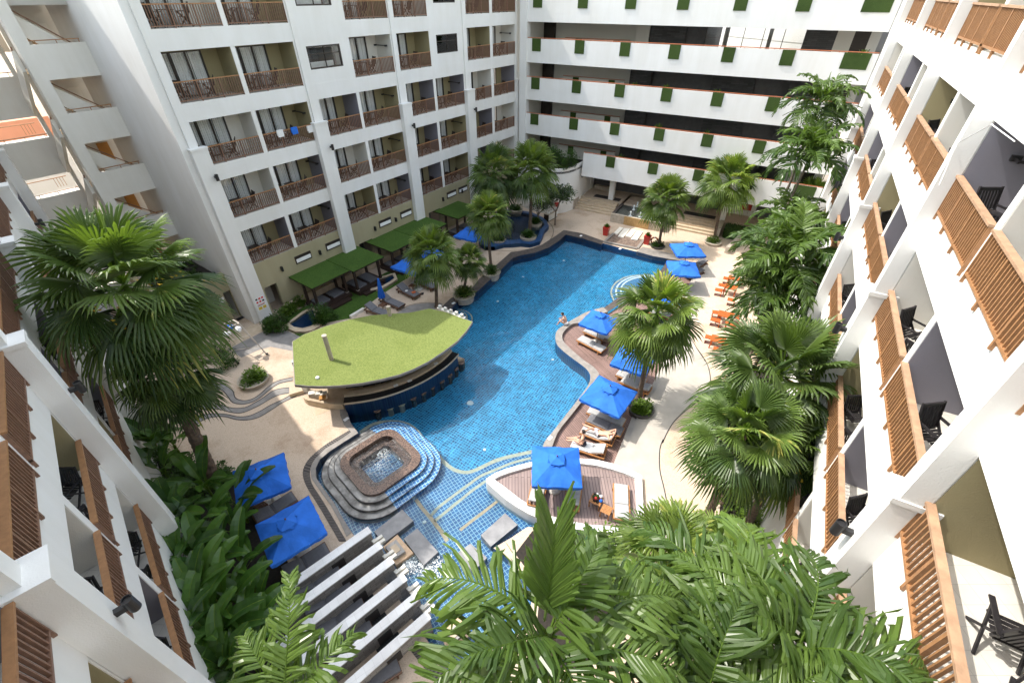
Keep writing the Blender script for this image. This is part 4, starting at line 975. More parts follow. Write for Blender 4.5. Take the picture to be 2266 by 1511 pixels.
# small white turf edge curb and ramp curb
tag(MB().bar(G('R1',985,1015,.1),G('R1',1135,925,.1),.2,.2).build('ramp_curb', M['paver']), 'short pale curb at the corner of the turf behind the grass roof', 'curb')
tag(MB().bar(G('R4',1050,1280,.3),G('R4',1240,1100,.3),.3,.6).build('ramp_wall', M['planter']), 'low sloping stone wall by the hedge right of the steps', 'low wall')
# ------------------------------------------------------------------ swim-up bar under the turf canopy
bar_t = thing('pool_bar', 'swim up pool bar with a curved counter under the big grass roof', 'bar', (0,0,0))
RZ_ = 2.42
roof_px = [(75,640),(200,565),(420,480),(680,408),(900,365),(1100,348),(1300,338),(1520,293),(1740,345),(1965,432),(1900,530),(1800,640),(1660,745),(1500,850),(1350,925),(1200,985),(1000,1035),(800,1075),(600,1098),(400,1108),(250,1105),(100,1090)]
rp = GP('Q8', roof_px, RZ_)
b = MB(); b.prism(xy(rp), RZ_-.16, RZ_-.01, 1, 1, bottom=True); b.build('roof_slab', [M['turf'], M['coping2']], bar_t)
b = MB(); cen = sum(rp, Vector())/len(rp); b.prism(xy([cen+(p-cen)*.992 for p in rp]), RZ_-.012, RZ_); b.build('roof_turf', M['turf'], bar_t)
cz = .80
ctr = cr(GP('Q8', [(612,1285),(800,1262),(1000,1222),(1200,1160),(1400,1075),(1560,985),(1700,885),(1770,820),(1818,765)], cz), 3)
def inset(ps, d):
    out = []
    for i, p in enumerate(ps):
        t = ps[min(i+1,len(ps)-1)]-ps[max(i-1,0)]; t.z = 0; t.normalize(); out.append(p+Vector((-t.y,t.x,0))*d)
    return out
in1, in2, in3, in4 = inset(ctr,.42), inset(ctr,.45), inset(ctr,.75), inset(ctr,.10)
b = MB(); b.strip(flat(ctr,cz), flat(in1,cz), 1); b.strip(flat(ctr,cz-.13), flat(ctr,cz), 0); b.strip(flat(in1,cz-.13), flat(ctr,cz-.13), 0); b.strip(flat(inset(ctr,.05),cz+.004), flat(in1,cz+.004), 1)
e0, e1_ = ctr[0], in1[0]; b.add([(e0.x,e0.y,cz-.13),(e1_.x,e1_.y,cz-.13),(e1_.x,e1_.y,cz),(e0.x,e0.y,cz)],[(3,2,1,0),(0,1,2,3)],0); b.build('counter', [M['curb'], M['black']], bar_t)
b = MB(); b.strip(flat(in2,cz+.12), flat(in3,cz+.12)); b.strip(flat(in2,cz-.1), flat(in2,cz+.12)); b.strip(flat(in3,cz+.12), flat(in3,-.1)); b.build('serving_ledge', M['curb'], bar_t)
b = MB(); b.strip(flat(in4,-1.15), flat(in4,cz-.13)); b.build('tiled_front', M['tiledark'], bar_t)  # near-black tile carries the shade under the counter in its colour
back = [cen+(p-cen)*.9 for p in rp[0:9]]
b = MB(); b.prism(xy(list(in3)+[Vector((-2.9,21.2,0)),Vector((-4.8,22.3,0)),Vector((-9.2,21.2,0)),Vector((-11.5,19.3,0)),Vector((-10.4,16.5,0))]), -1.5, .006); b.build('bar_floor', M['curb'], bar_t)
# patio end of the bar: low wall and white pier
lw = GP('Q7', [(1385,1010),(1420,1035),(1590,1070),(1720,1085),(1815,1085)], .3)
b = MB()
for i in range(len(lw)-1): b.bar((lw[i].x,lw[i].y,.2),(lw[i+1].x,lw[i+1].y,.2),.16,.42)
p0, p1 = GP('Q7', [(1210,975),(1365,930)], .15); b.bar((p0.x,p0.y,.1),(p1.x,p1.y,.1),.14,.25); b.build('end_wall', M['curb'], bar_t)
for (t, x, y) in (('Q8',215,1190),('Q8',1490,930),('Q8',1735,735)):
    p = G(t,x,y,0); 
    if x < 300: MB().box(p.x-.14,p.y+.1,0,p.x+.14,p.y+.38,RZ_-.17).build('column', M['white'], bar_t)
    else: MB().lathe([(.09,0),(.09,RZ_-.17)],14,(p.x-.15,p.y+.35,0)).build('column', M['planter'], bar_t)
bb = MB(); q0 = A(16.0,10.2); 
for i in range(5):
    a = in3[2+i*4]; c = Vector((a.x,a.y,0)); d = (in3[3+i*4]-in3[1+i*4]); d.z = 0; d.normalize(); nn = Vector((-d.y,d.x,0)); c += nn*1.5
    bb.bar((c.x-d.x*.8,c.y-d.y*.8,.45),(c.x+d.x*.8,c.y+d.y*.8,.45),.45,.9)
bb.build('back_counter', M['black'], bar_t)
sh = MB()
for i in range(4):
    a = in3[4+i*5]; d = (in3[5+i*5]-in3[3+i*5]); d.z = 0; d.normalize(); nn = Vector((-d.y,d.x,0)); c = Vector((a.x,a.y,0))+nn*2.3
    sh.bar((c.x-d.x,c.y-d.y,1.1),(c.x+d.x,c.y+d.y,1.1),.3,2.2)
sh.build('shelving', M['darkwood'], bar_t)
for i, (x, y, lab) in enumerate(((1160,1100,'folded menu lying on the counter left of the other one'),(1305,1050,'folded menu lying on the middle of the counter'),(1580,870,'folded menu lying on the counter near the right tip'))):
    p = G('Q8',x,y,cz+.12); tag(MB().box(-.12,-.09,0,.12,.09,.012).build('menu_card', M['whitecloth'], None, loc=(p.x,p.y,cz+.124), rz=.6), 'white '+lab, 'menu', 'menus on the bar counter')
for i, (x, y) in enumerate(((380,1185),(265,1130),(340,1130),(390,1135))):
    p = G('Q8',x,y,.75); t = MB().box(-.17,-.14,0,.17,.14,.05 if i == 0 else .35).build('storage_box', M['door_or' if i == 0 else 'paver'], None, loc=(p.x,p.y,.45 if i == 0 else .1), rz=.25)
    tag(t, ['orange tray at the patio end of the bar','white box at the patio end of the bar nearest the white pier','white box at the patio end of the bar, middle one','white box at the patio end of the bar beside the shelves'][i], 'box', 'boxes at the bar end')
st_t = None
for i, (x, y) in enumerate(((962,1345),(1092,1305),(1213,1268),(1335,1215),(1440,1162),(1530,1105),(1630,1042),(1715,978),(1780,912),(1840,850))):
    p = G('Q8',x,y,-.12); z = -.17 if i not in (1,2) else -.32
    labs = ['nearest the jacuzzi end of the bar','pale and just under water, second along the bar','pale and just under water, third along the bar','fourth along from the jacuzzi end','fifth along from the jacuzzi end','sixth along from the jacuzzi end','fourth from the canopy tip','third from the canopy tip','second from the canopy tip','nearest the canopy tip']
    t = thing('bar_stool', 'round tiled pool stool '+labs[i], 'bar stool', (p.x,p.y,0), 0, 'round stools in the pool at the bar')
    MB().lathe([(.17,-1.5),(.17,z-.06)],18).build('pedestal', M['jac'] if i not in (1,2) else M['planter'], t)
    MB().lathe([(.2,z-.06),(.21,z-.03),(.19,z),(.1,z+.012)],18).build('seat', M['jac'] if i not in (1,2) else M['curb'], t)
for i, (x, y, x2, y2) in enumerate(((490,828,415,580),(1100,368,1102,275))):
    p = G('Q8',x,y,RZ_); h = above(p, 630+x2/4.722, 620+y2/4.722)-RZ_
    tag(MB().lathe([(.115,0),(.115,h),(.13,h),(.13,h+.03)],20).build('vent_pipe', M['planter'], None, loc=p), ['tall cream vent pipe on the sunny part of the grass roof','shorter cream vent pipe at the shaded back edge of the grass roof'][i], 'vent pipe', 'pipes on the grass roof')
p = G('Q8',345,1025,RZ_); tag(MB().lathe([(.09,0),(.1,.05),(.08,.09),(.03,.1)],14).build('roof_vent', M['whitecloth'], None, loc=p), 'small white roof vent near the left corner of the grass roof', 'roof vent')
tray = thing('floodlight_bar', 'white bar of five small floodlights on the far edge of the grass roof', 'floodlights', G('Q8',1740,342,RZ_+.01), rad(-33))
MB().box(-1.05,-.1,0,1.05,.1,.04).build('mounting_bar', M['paver'], tray)
for i in range(5):
    l = MB(); l.box(-.09,-.08,.06,.09,.06,.24); MB().box(-.07,-.1,.1,.07,-.082,.22)
    o = l.build('floodlight', M['concrete'], tray, loc=(-.85+.42*i,0,0)); MB().box(-.07,-.095,.1,.07,-.083,.22).build('lens', M['lens'], o)

# ------------------------------------------------------------------ cabanas with turf roofs
def cabana(s0, s1, d0, d1, rz, lab):
    t = thing('cabana', lab, 'cabana', A(s0,0), rzA, 'grass roofed cabanas along the khaki wall')
    w_ = s1-s0
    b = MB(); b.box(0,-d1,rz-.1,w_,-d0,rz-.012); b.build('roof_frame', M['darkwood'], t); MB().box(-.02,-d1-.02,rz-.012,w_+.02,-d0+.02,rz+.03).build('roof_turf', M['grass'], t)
    xa, xb, ya, yb = .3, w_-.3, -d1+.45, -1.0
    for x in (xa, xb):
        for y in (ya, yb): MB().box(x-.08,y-.08,0,x+.08,y+.08,rz-.1).build('post', M['darkwood'], t)
    MB().box(xa-.15,ya-.35,.0,xb+.15,yb+.1,.3).build('platform', M['darkwood'], t); MB().box(xa+.1,ya-.75,.0,xb-.2,ya-.36,.15).build('step', M['darkwood'], t)
    h = (xb-xa)/2
    for i in range(2):
        m = MB(); x = xa+.14+i*h; m.box(x,ya+.1,.3,x+h-.3,yb-.1,.42); m.build('mattress', M['cush'], t)
    for x in (xa, xb): MB().box(x-.1,ya-.1,.31,x+.1,ya+.1,.36).build('post_collar', M['steel'], t)
cabana(13.3,16.33,-.62,2.62,2.1,'grass roofed cabana nearest the small half round pond')
cabana(16.37,19.15,-.3,3.05,2.13,'grass roofed cabana second from the left, touching the first roof')
cabana(20.1,22.9,-.3,2.9,2.1,'grass roofed cabana third from the left, beyond the gap with the doorway')
cabana(22.95,26.4,-.5,2.75,2.13,'grass roofed cabana fourth from the left, partly behind the round palm crown')
cabana(27.85,31.0,-.62,2.8,2.1,'grass roofed cabana farthest along, standing apart from the others')

# ------------------------------------------------------------------ umbrellas
def umbrella(t, corners, ze, zg, lab, apex=.58, closed=False):
    c4 = GP(t, corners, ze); c = sum(c4, Vector())/4
    e = (c4[1]-c4[0])+(c4[2]-c4[3]); ang = math.atan2(e.y, e.x)
    S = sum((c4[(i+1)%4]-c4[i]).length for i in range(4))/4; h = S/2
    u = thing('umbrella', lab, 'umbrella', (c.x,c.y,zg), ang, 'blue square umbrellas'); E = ze-zg
    b = MB(); R2 = random.Random(hash(lab) % 999); N = 14
    def zz(x, y):
        m = max(abs(x), abs(y))/h; ang_ = math.atan2(y, x); fold = abs(sin(ang_*4)) ; k = abs(sin(2*ang_))
        base = apex*(1-m)**1.0
        sag = -.055*m*(1-abs(cos(4*ang_)))  # panels sag between the eight ribs
        return E+base+sag*m+.006*sin(23*x+9*y)*m
    vs = []; fs = []
    for i in range(N+1):
        for j in range(N+1):
            x = -h+2*h*i/N; y = -h+2*h*j/N; vs.append((x,y,zz(x,y)))
    for i in range(N):
        for j in range(N):
            a = i*(N+1)+j; q = (a,a+N+1,a+N+2,a+1)
            if (i < N/2) == (j < N/2): fs += [(q[0],q[1],q[2]),(q[0],q[2],q[3])]
            else: fs += [(q[0],q[1],q[3]),(q[1],q[2],q[3])]
    b.add(vs, fs)
    b.build('canopy', M['bluecan'], u)
    v = MB(); K = 12
    for sx, sy, dx, dy in ((-1,-1,1,0),(1,-1,0,1),(1,1,-1,0),(-1,1,0,-1)):
        up = []; dn = []
        for k in range(K+1):
            x = sx*h+dx*2*h*k/K; y = sy*h+dy*2*h*k/K; z0 = zz(x,y); o = 1+.02*sin(k*2.1+sx)
            up.append((x*1.003,y*1.003,z0+.004)); dn.append((x*1.003*o,y*1.003*o,z0-.15-.015*sin(k*1.3)))
        v.strip(dn, up)
    v.build('valance', M['bluecan'], u)
    r = .2*h*1.6; cap = MB(); z1 = E+apex+.07
    cap.add([(0,0,z1)]+[(r*cos(k*PI/4+PI/4)*(1.25 if k%2==0 else 1.0), r*sin(k*PI/4+PI/4)*(1.25 if k%2==0 else 1.0), z1-.15-.02*(k%2)) for k in range(8)], [(0,1+k,1+(k+1)%8) for k in range(8)])
    for k in range(8):
        a = k*PI/4+PI/4; cap.add([(r*cos(a)*1.1,r*sin(a)*1.1,z1-.15),(r*cos(a+.5),r*sin(a+.5),z1-.16),(r*1.25*cos(a+.3),r*1.25*sin(a+.3),z1-.30)],[(0,1,2)])
    cap.build('vent_cap', M['bluecan'], u)
    MB().lathe([(.025,0),(.025,E+apex+.06)],10).build('pole', M['brownwood'], u); MB().lathe([(.0,.0),(.03,.02),(.035,.05),(.02,.08),(0,.09)],10,(0,0,E+apex+.06)).build('finial', M['brownwood'], u)
    MB().lathe([(.32,.0),(.32,.06),(.27,.09),(.06,.1),(.05,.3)],22).build('base', M['concrete'], u)
    for k in range(8):
        a = k*PI/4+PI/4; m = h*(1.40 if k % 2 == 0 else 1.0); MB().bar((0,0,E+apex-.03),(m*cos(a)*.98,m*sin(a)*.98,E-.03),.025,.025).build('rib', M['brownwood'], u)
    return u
ZD = -.2
umbrella('Q2', [(1180,548),(1478,548),(1560,694),(1262,694)], 1.65, 0, 'blue umbrella farthest away on the paving by the far pool corner')
umbrella('Q2', [(1180,735),(1452,752),(1470,925),(1170,905)], 1.5, ZD, 'blue umbrella just in front of the farthest one at the far deck')
umbrella('Q2', [(930,1105),(1150,1070),(1260,1225),(1005,1270)], 1.5, ZD, 'blue umbrella glimpsed through the round palm crown right of the pool')
umbrella('Q3', [(410,145),(565,-5),(835,190),(740,305)], 1.5, ZD, 'blue umbrella over the loungers at the rounded tip of the deck')
umbrella('Q3', [(748,620),(890,402),(1265,560),(1165,765)], 1.5, ZD, 'blue umbrella crossed by the slanting palm trunk on the deck')
umbrella('Q3', [(425,1020),(640,755),(1060,932),(835,1240)], 1.5, ZD, 'fully visible blue umbrella on the deck beside the palm planter')
umbrella('Q4', [(798,158),(1290,205),(1310,560),(790,575)], 1.75, .12, 'blue umbrella standing on the white walled island')
umbrella('R7', [(40,335),(620,105),(742,490),(160,712)], 1.65, 0, 'deep blue umbrella in shade nearer the paved patio')
umbrella('R7', [(320,910),(920,595),(1136,985),(490,1390)], 1.65, 0, 'deep blue umbrella in shade next to the fountain walls')
umbrella('R2', [(790,490),(920,412),(1150,472),(1010,590)], 1.65, 0, 'blue umbrella behind palms near the farthest cabana')
umbrella('R2', [(115,835),(310,705),(530,835),(310,960)], 1.65, 0, 'blue umbrella behind the round palm crown near the third cabana')
umbrella('R2', [(430,715),(545,630),(665,715),(540,800)], 1.65, 0, 'blue umbrella glimpsed through the top of the round palm crown')
# closed one
p = G('R1',1350,870); cu = thing('umbrella', 'furled blue umbrella standing by the loungers on the left bank', 'umbrella', p, 0, None)
h = above(p, 580+1293/5.0375, 500+575/5.0375)
b = MB(); prof = [(.02,h-.02),(.07,h-.12),(.10,h*.8),(.14,h*.55),(.19,h*.36),(.22,h*.27)]; n = 20
vs = []; fs = []
for r, z in prof:
    for j in range(n): a = 2*PI*j/n; rr_2 = r*(1+.22*(1 if j % 2 else -1)*min(1,(h-z)/h*2)); vs.append((rr_2*cos(a), rr_2*sin(a), z+.03*sin(j*1.9)*(r>.15)))
for i in range(len(prof)-1):
    for j in range(n): fs.append((i*n+j,i*n+(j+1)%n,(i+1)*n+(j+1)%n,(i+1)*n+j)[::-1])
b.add(vs, fs); b.build('canopy', M['bluecan'], cu); MB().lathe([(.025,0),(.025,h+.06)],8).build('pole', M['brownwood'], cu); MB().lathe([(.32,0),(.32,.06),(.06,.1)],20).build('base', M['concrete'], cu)
p = G('R1',1745,705); tag(MB().lathe([(.34,0),(.34,.07),(.06,.11),(.04,.5)],20).build('parasol_stand', M['concrete'], None, loc=p), 'round stone umbrella base with a pole beside the towel lounger', 'parasol stand')

# ------------------------------------------------------------------ loungers and side tables
def lounger(t, foot, head, zg, back, lab, cush='cushl', wood='teak', towel=None, L=None):
    f = G(t, foot[0], foot[1], zg+.3); e = G(t, head[0], head[1], zg+.3); d = e-f; d.z = 0
    Ln = L or max(1.7, min(2.05, d.length)); mid = (f+e)/2; d.normalize(); ang = math.atan2(d.y, d.x)
    u = thing('sun_lounger', lab, 'sun lounger', (mid.x,mid.y,zg), ang, 'sun loungers round the pool')
    W = .66; x0 = -Ln/2; xb = Ln/2-.72; x1 = Ln/2
    fr = MB()
    for s in (-1,1): fr.box(x0,s*W/2-.025,.2,x1,s*W/2+.025,.28)
    for x in (x0,x1-.04,-.1): fr.box(x,-W/2+.025,.21,x+.05,W/2-.025,.27)
    for k in range(int((xb-x0-.08)/.1)): fr.box(x0+.07+.1*k,-W/2+.025,.255,x0+.13+.1*k,W/2-.025,.272)
    fr.build('frame', M[wood], u)
    for x in (x0+.15, x1-.25):
        for s in (-1,1): MB().box(x,s*W/2-.03,0,x+.06,s*W/2+.03,.2).build('leg', M[wood], u)
    ca, sa = cos(back), sin(back)
    bk = MB()
    for k in range(7): r0_ = .02+.1*k; bk.add([(xb+r0_*ca,-W/2+.03,.275+r0_*sa),(xb+(r0_+.065)*ca,-W/2+.03,.275+(r0_+.065)*sa),(xb+(r0_+.065)*ca,W/2-.03,.275+(r0_+.065)*sa),(xb+r0_*ca,W/2-.03,.275+r0_*sa)],[(0,1,2,3),(3,2,1,0)])
    for s in (-1,1): bk.bar((xb,s*(W/2-.04),.26),(xb+.72*ca,s*(W/2-.04),.26+.72*sa),.04,.04)
    if back > .15: bk.bar((xb+.5*ca,-.2,.26+.5*sa),(xb+.62,-.2,.22),.03,.03); bk.bar((xb+.5*ca,.2,.26+.5*sa),(xb+.62,.2,.22),.03,.03)
    bk.build('backrest', M[wood], u)
    def pad(a, b_, z0, th, slope=0.0, ox=0.0):
        m = MB(); n = 8; vs = []
        for i in range(n+1):
            r = a+(b_-a)*i/n; ee = min(1, min(r-a, b_-r)/.05)
            for (y, q) in ((-W/2+.03,0),(-W/2+.05,1),(0,1.12),(W/2-.05,1),(W/2-.03,0)):
                zt = z0+th*(q*(.55+.45*ee))
                vs.append((ox+r*cos(slope)-zt*0-sin(slope)*(zt-z0), y, z0+r*sin(slope)+cos(slope)*(zt-z0)) if slope else (r, y, zt))
        fs = [(i*5+j,(i+1)*5+j,(i+1)*5+j+1,i*5+j+1) for i in range(n) for j in range(4)]+[(0,1,2,3,4),tuple(n*5+j for j in (4,3,2,1,0))]
        m.add(vs, fs); return m
    m = pad(x0+.02, xb-.01, .275, .075); c_ = m.build('cushion', M[cush], u)
    m2 = pad(.01, .71, .29, .075, back, xb) if back else pad(xb+.01, x1-.02, .275, .075); m2.build('back_cushion', M[cush], u)
    if towel:
        q = pad(x0+.01, x1-.35 if towel == 'full' else xb-.2, .352, .015); q.build('towel', M['towel'], None, loc=(mid.x,mid.y,zg+.0), rz=ang)
        tw = [o for o in bpy.data.objects if o.name.startswith('towel') and 'label' not in o][-1]; tag(tw, 'white towel spread over '+towel if towel != 'full' else 'white towel spread over the lounger where the woman sits', 'towel')
    return u, Ln
LNG = [
 ('Q3',(415,335),(690,475),ZD,.0,'pale cushioned lounger nearest the pool under the deck tip umbrella','cushl','teak'),
 ('Q3',(480,240),(735,350),ZD,.0,'pale cushioned lounger just behind the first at the deck tip','cushl','teak'),
 ('Q3',(860,725),(1130,830),ZD,.0,'pale lounger under the umbrella crossed by the palm trunk','cushl','teak'),
 ('Q3',(905,800),(1190,920),ZD,.25,'lounger with white towel half hidden behind the palm planter','cushl','teak'),
 ('R6',(530,240),(1330,560),ZD,.0,'teak lounger mostly hidden under the fully visible umbrella','cushl','teak'),
 ('R6',(515,440),(1290,770),ZD,.0,'flat grey lounger between the umbrella and the lying man','cush','teak'),
 ('R6',(380,680),(1100,960),ZD,.45,'raised lounger on which the man in striped shorts lies','cushl','teak'),
 ('R6',(180,1000),(890,1230),ZD,.45,'raised lounger with white towel where the woman sits','cushl','teak'),
 ('Q4',(1697,545),(1705,900),.12,.0,'pale grey lounger alone at the right end of the island','cushl','teak'),
 ('Q4',(1250,440),(1195,800),.12,.4,'teak lounger behind the tall frond on the island','cushl','teak'),
 ('Q4',(900,430),(830,760),.12,.3,'teak lounger at the left of the island under the umbrella','cushl','teak'),
 ('R1',(1560,890),(1330,790),0,.45,'dark grey lounger beside the furled umbrella','cush','brownwood'),
 ('R1',(1400,980),(1170,900),0,.5,'dark grey lounger closest to the grass roof with its back raised','cush','brownwood'),
 ('R1',(1730,775),(1530,680),0,.45,'dark grey lounger with an orange garment on the left bank','cush','brownwood'),
 ('R1',(1930,680),(1730,600),0,.45,'dark grey lounger behind the palm trunk on the left bank','cush','brownwood'),
 ('Q2',(1440,800),(1530,760),ZD,.3,'brown lounger at the right edge of the far deck','cush','brownwood'),
 ('Q2',(1380,900),(1500,860),ZD,.3,'second brown lounger on the far deck nearer the camera','cush','brownwood'),
 ('Q2',(990,1300),(1120,1350),ZD,.3,'lounger behind the round palm crown at the curved deck','cushl','teak'),
 ('R8',(840,245),(420,500),0,.3,'blue grey lounger in the first lane between the fountain walls','cush','brownwood'),
 ('R8',(930,430),(560,660),0,.3,'blue grey lounger in the second lane between the fountain walls','cush','brownwood'),
 ('R8',(1060,650),(700,880),0,.3,'blue grey lounger in the third lane between the fountain walls','cush','brownwood'),
 ('R8',(1170,830),(720,1140),0,.4,'blue grey lounger in the fourth lane with its raised head at the frond','cush','brownwood'),
 ('R8',(1390,1230),(1010,1480),0,.3,'blue grey lounger beyond the sixth fountain wall','cush','brownwood'),
 ('R8',(745,55),(320,330),0,.3,'dark lounger between the near blue umbrella and the first fountain wall','cush','brownwood'),
 ('R7',(740,600),(350,850),0,.3,'dark lounger between the two blue umbrellas in shade','cush','brownwood')]
LO = {}
for l in LNG: LO[l[5]] = lounger(*l, towel={'raised lounger with white towel where the woman sits':'full'}.get(l[5]))
def slat_table(t, x, y, zg, lab, m='teak', w=.42, h=.42):
    p = G(t,x,y,zg+h); u = thing('side_table', lab, 'side table', (p.x,p.y,zg), rad(60), 'small slatted side tables')
    b = MB()
    for k in range(6): b.box(-w/2+k*w/6+.005,-w/2,h-.03,-w/2+(k+1)*w/6-.008,w/2,h)
    b.box(-w/2,-w/2,h-.07,w/2,-w/2+.03,h-.03); b.box(-w/2,w/2-.03,h-.07,w/2,w/2,h-.03); b.build('table_top', M[m], u)
    for sx in (-1,1):
        for sy in (-1,1): MB().box(sx*w/2-.02-sx*.03,sy*w/2-.02-sy*.03,0,sx*w/2+.02-sx*.03,sy*w/2+.02-sy*.03,h-.07).build('leg', M[m], u)
slat_table('R6',840,1090,ZD,'slatted teak table between the man and the woman')
slat_table('Q4',1550,800,.12,'slatted teak table beside the lone island lounger')
slat_table('R1',1340,875,0,'slatted brown table in front of the furled umbrella','brownwood')
slat_table('R1',1675,660,0,'slatted brown table beside the towel lounger on the left bank','brownwood')
slat_table('Q3',715,370,ZD,'small dark table at the heads of the deck tip loungers','brownwood')
slat_table('R7',380,690,0,'brown table under the nearer deep blue umbrella','brownwood')
p = G('Q4',1460,690,.12+.45); b = MB(); rr = random.Random(3)
for q in range(24):
    a = rr.uniform(0,6.28); r = rr.uniform(0,.2); b.lathe([(.07,0),(.08,.04),(.05,.09),(0,.1)],7,(r*cos(a),r*sin(a),rr.uniform(-.1,.08)), rr.randrange(5))
tag(b.build('beach_bag', [M['redpot'],M['bluecan'],M['whitecloth'],M['shrubl'],M['hair']], None, loc=p), 'heap of bright beach things on the island next to the umbrella', 'beach bag')
slat_table('Q4',1450,700,.12,'teak table under the heap of beach things on the island','teak',.5,.4)
for t, x, y, lab in (('R1',1690,745,'orange garment thrown on the dark grey lounger'),):
    p = G(t,x,y,.37); b = MB(); rr = random.Random(8)
    for q in range(14): a = rr.uniform(0,6.28); r = rr.uniform(0,.16); b.lathe([(.06,0),(.07,.03),(.03,.06)],6,(r*cos(a),r*sin(a),0))
    tag(b.build('garment', M['orange'], None, loc=p), lab, 'garment')
p = G('R1',1610,722,.37); tag(MB().lathe([(.12,0),(.1,.03),(.03,.04)],7).build('cap', M['whitecloth'], None, loc=p), 'white cap lying on the dark grey lounger', 'cap')
p = G('R1',1780,760); tag(MB().box(-.1,-.15,0,.0,.12,.05).box(.03,-.1,0,.13,.16,.05).build('sandals', M['black'], None, loc=p), 'pair of dark sandals beside the towel lounger', 'sandals')
for t, x, y, lab in (('Q1',270,962,'white depth marker on the dark coping by the floodlights'),('Q1',1690,212,'white depth marker on the far coping'),('Q3',85,1455,'white depth marker on the deck coping near the island'),('Q5',585,138,'round white skimmer lid on the coping by the bar'),('Q2',615,608,'white skimmer lid on the far coping below the gravel bed')):
    p = G(t,x,y,.03); tag(MB().box(-.14,-.09,0,.14,.09,.012).build('depth_marker', M['signw'], None, loc=(p.x,p.y,.034), rz=.9), lab, 'marker', 'white markers on the coping')

# ------------------------------------------------------------------ orange tables and bench stools on the right path
def nbench(name, t, x, y, h, L, W, ang, lab, m='orange', cat='stool', grp='orange stools'):
    p = G(t,x,y,h); u = thing(name, lab, cat, (p.x,p.y,0), ang, grp); k = .05
    MB().box(-L/2,-W/2,h-k,L/2,W/2,h).build('top' if cat == 'table' else 'seat', M[m], u)
    for s in (-1,1): MB().box(s*(L/2-k) if s < 0 else L/2-k,-W/2,0,-L/2+k if s < 0 else L/2,W/2,h-k).build('side_panel', M[m], u) if cat != 'table' else [MB().box(s*(L/2-.06)-.04,q*(W/2-.06)-.04,0,s*(L/2-.06)+.04,q*(W/2-.06)+.04,h-k).build('leg', M[m], u) for q in (-1,1)]
TA = rad(-28)
nbench('orange_table','R5',950,880,.62,1.0,.72,TA,'orange table with four stools, middle of the right path','orange','table','orange tables')
for x, y, a, lab in ((830,850,.2,'orange stool behind the middle orange table'),(808,950,0,'orange stool left of the middle orange table'),(1012,1000,.25,'orange stool in front of the middle orange table'),(1072,905,0,'orange stool right of the middle orange table')): nbench('orange_stool','R5',x,y,.45,.62,.4,TA+a,lab)
nbench('orange_table','R5',845,1210,.62,.85,.72,TA,'orange table nearest the camera on the right path','orange','table','orange tables')
for x, y, a, lab in ((725,1180,0,'orange stool left of the nearest orange table'),(835,1345,0,'orange stool in front of the nearest orange table'),(945,1268,0,'orange stool right of the nearest orange table')): nbench('orange_stool','R5',x,y,.45,.5,.4,TA+a,lab)
nbench('orange_table','R5',1015,510,.62,.85,.72,TA,'orange table behind the feather palm fronds','orange','table','orange tables')
for x, y, a, lab in ((895,485,0,'orange stool behind the third orange table'),(850,550,0,'orange stool left of the third orange table under a frond'),(1020,680,0,'orange stool in front of the third orange table')): nbench('orange_stool','R5',x,y,.45,.5,.4,TA+a,lab)
nbench('orange_table','R5',1060,395,.62,.85,.6,TA,'farthest orange table, almost hidden by fronds','orange','table','orange tables')
for x, y, lab in ((960,395,'orange stool left of the farthest orange table'),(1140,410,'orange stool right of the farthest orange table')): nbench('orange_stool','R5',x,y,.45,.5,.4,TA,lab)

# ------------------------------------------------------------------ odds and ends
bx = thing('towel_counter', 'white and dark towel counter standing by the far palms', 'counter', B(-17.9,-4.7), rzB+rad(82))
MB().box(0,-.25,0,1.55,.3,.66).build('cabinet', M['darkwood'], bx); MB().box(.02,-.262,.06,1.53,-.253,.64).build('front_panel', M['white'], bx); MB().box(-.02,-.28,.66,1.57,.33,.70).build('counter_top', M['planter'], bx)
for i, x in enumerate((.3,.75,1.2)): tag(MB().box(-.13,-.1,0,.13,.1,.12).build('towel_stack', M['towel'], None, loc=B(-17.9,-4.7,.702)+(Matrix.Rotation(rzB+rad(82),4,'Z') @ Vector((x,0,0))), rz=rzB), 'folded white towels on the towel counter, '+['nearest the camera','in the middle','nearest the curved wall'][i], 'towels', 'towels on the counter')
lb = MB(); p = G('Q2',992,560,.0)
for k in range(24):
    a0 = 2*PI*k/24; a1 = 2*PI*(k+1)/24; lb.tube([(.3*cos(a0),0,.36+.3*sin(a0)),(.3*cos(a1),0,.36+.3*sin(a1))],.07,8,1 if k % 6 == 0 else 0,cap=False)
tag(lb.build('lifebuoy', [M['orange'],M['whitecloth']], None, loc=p, rz=rzB), 'orange lifebuoy leaning by the palm planter near the right red pot', 'lifebuoy')
# tubular A-frame stand with bags
af = thing('tube_stand', 'tall pale tubular frame on wheels with bags hanging from its top', 'frame stand', (0,0,0))
base = GP('Q7', [(590,580),(965,530),(495,390),(900,455)]); tops = []
for bp_, (tx, ty) in zip(base, ((520,225),(650,172),(465,190),(580,140))):
    h = above(bp_, 400+tx/5.0375, 680+ty/5.0375); tops.append(min(2.4,max(1.9,h)))
tb = MB(); tp = [G('Q7',525,225,2.1),G('Q7',650,175,2.1),G('Q7',465,192,2.1),G('Q7',585,140,2.1)]
for i in range(4): tb.tube([base[i], tp[i]], .028, 8)
for i, j in ((0,1),(2,3),(0,2),(1,3)): tb.tube([tp[i], tp[j]], .028, 8)
for k in (.28,.62): tb.tube([base[0].lerp(tp[0],k), base[1].lerp(tp[1],k)], .02, 6)
tb.build('tube_frame', M['steel'], af)
wh = MB()
for q in base[:2]: wh.lathe([(.07,-.03),(.09,0),(.07,.03)],12,(q.x,q.y,.09))
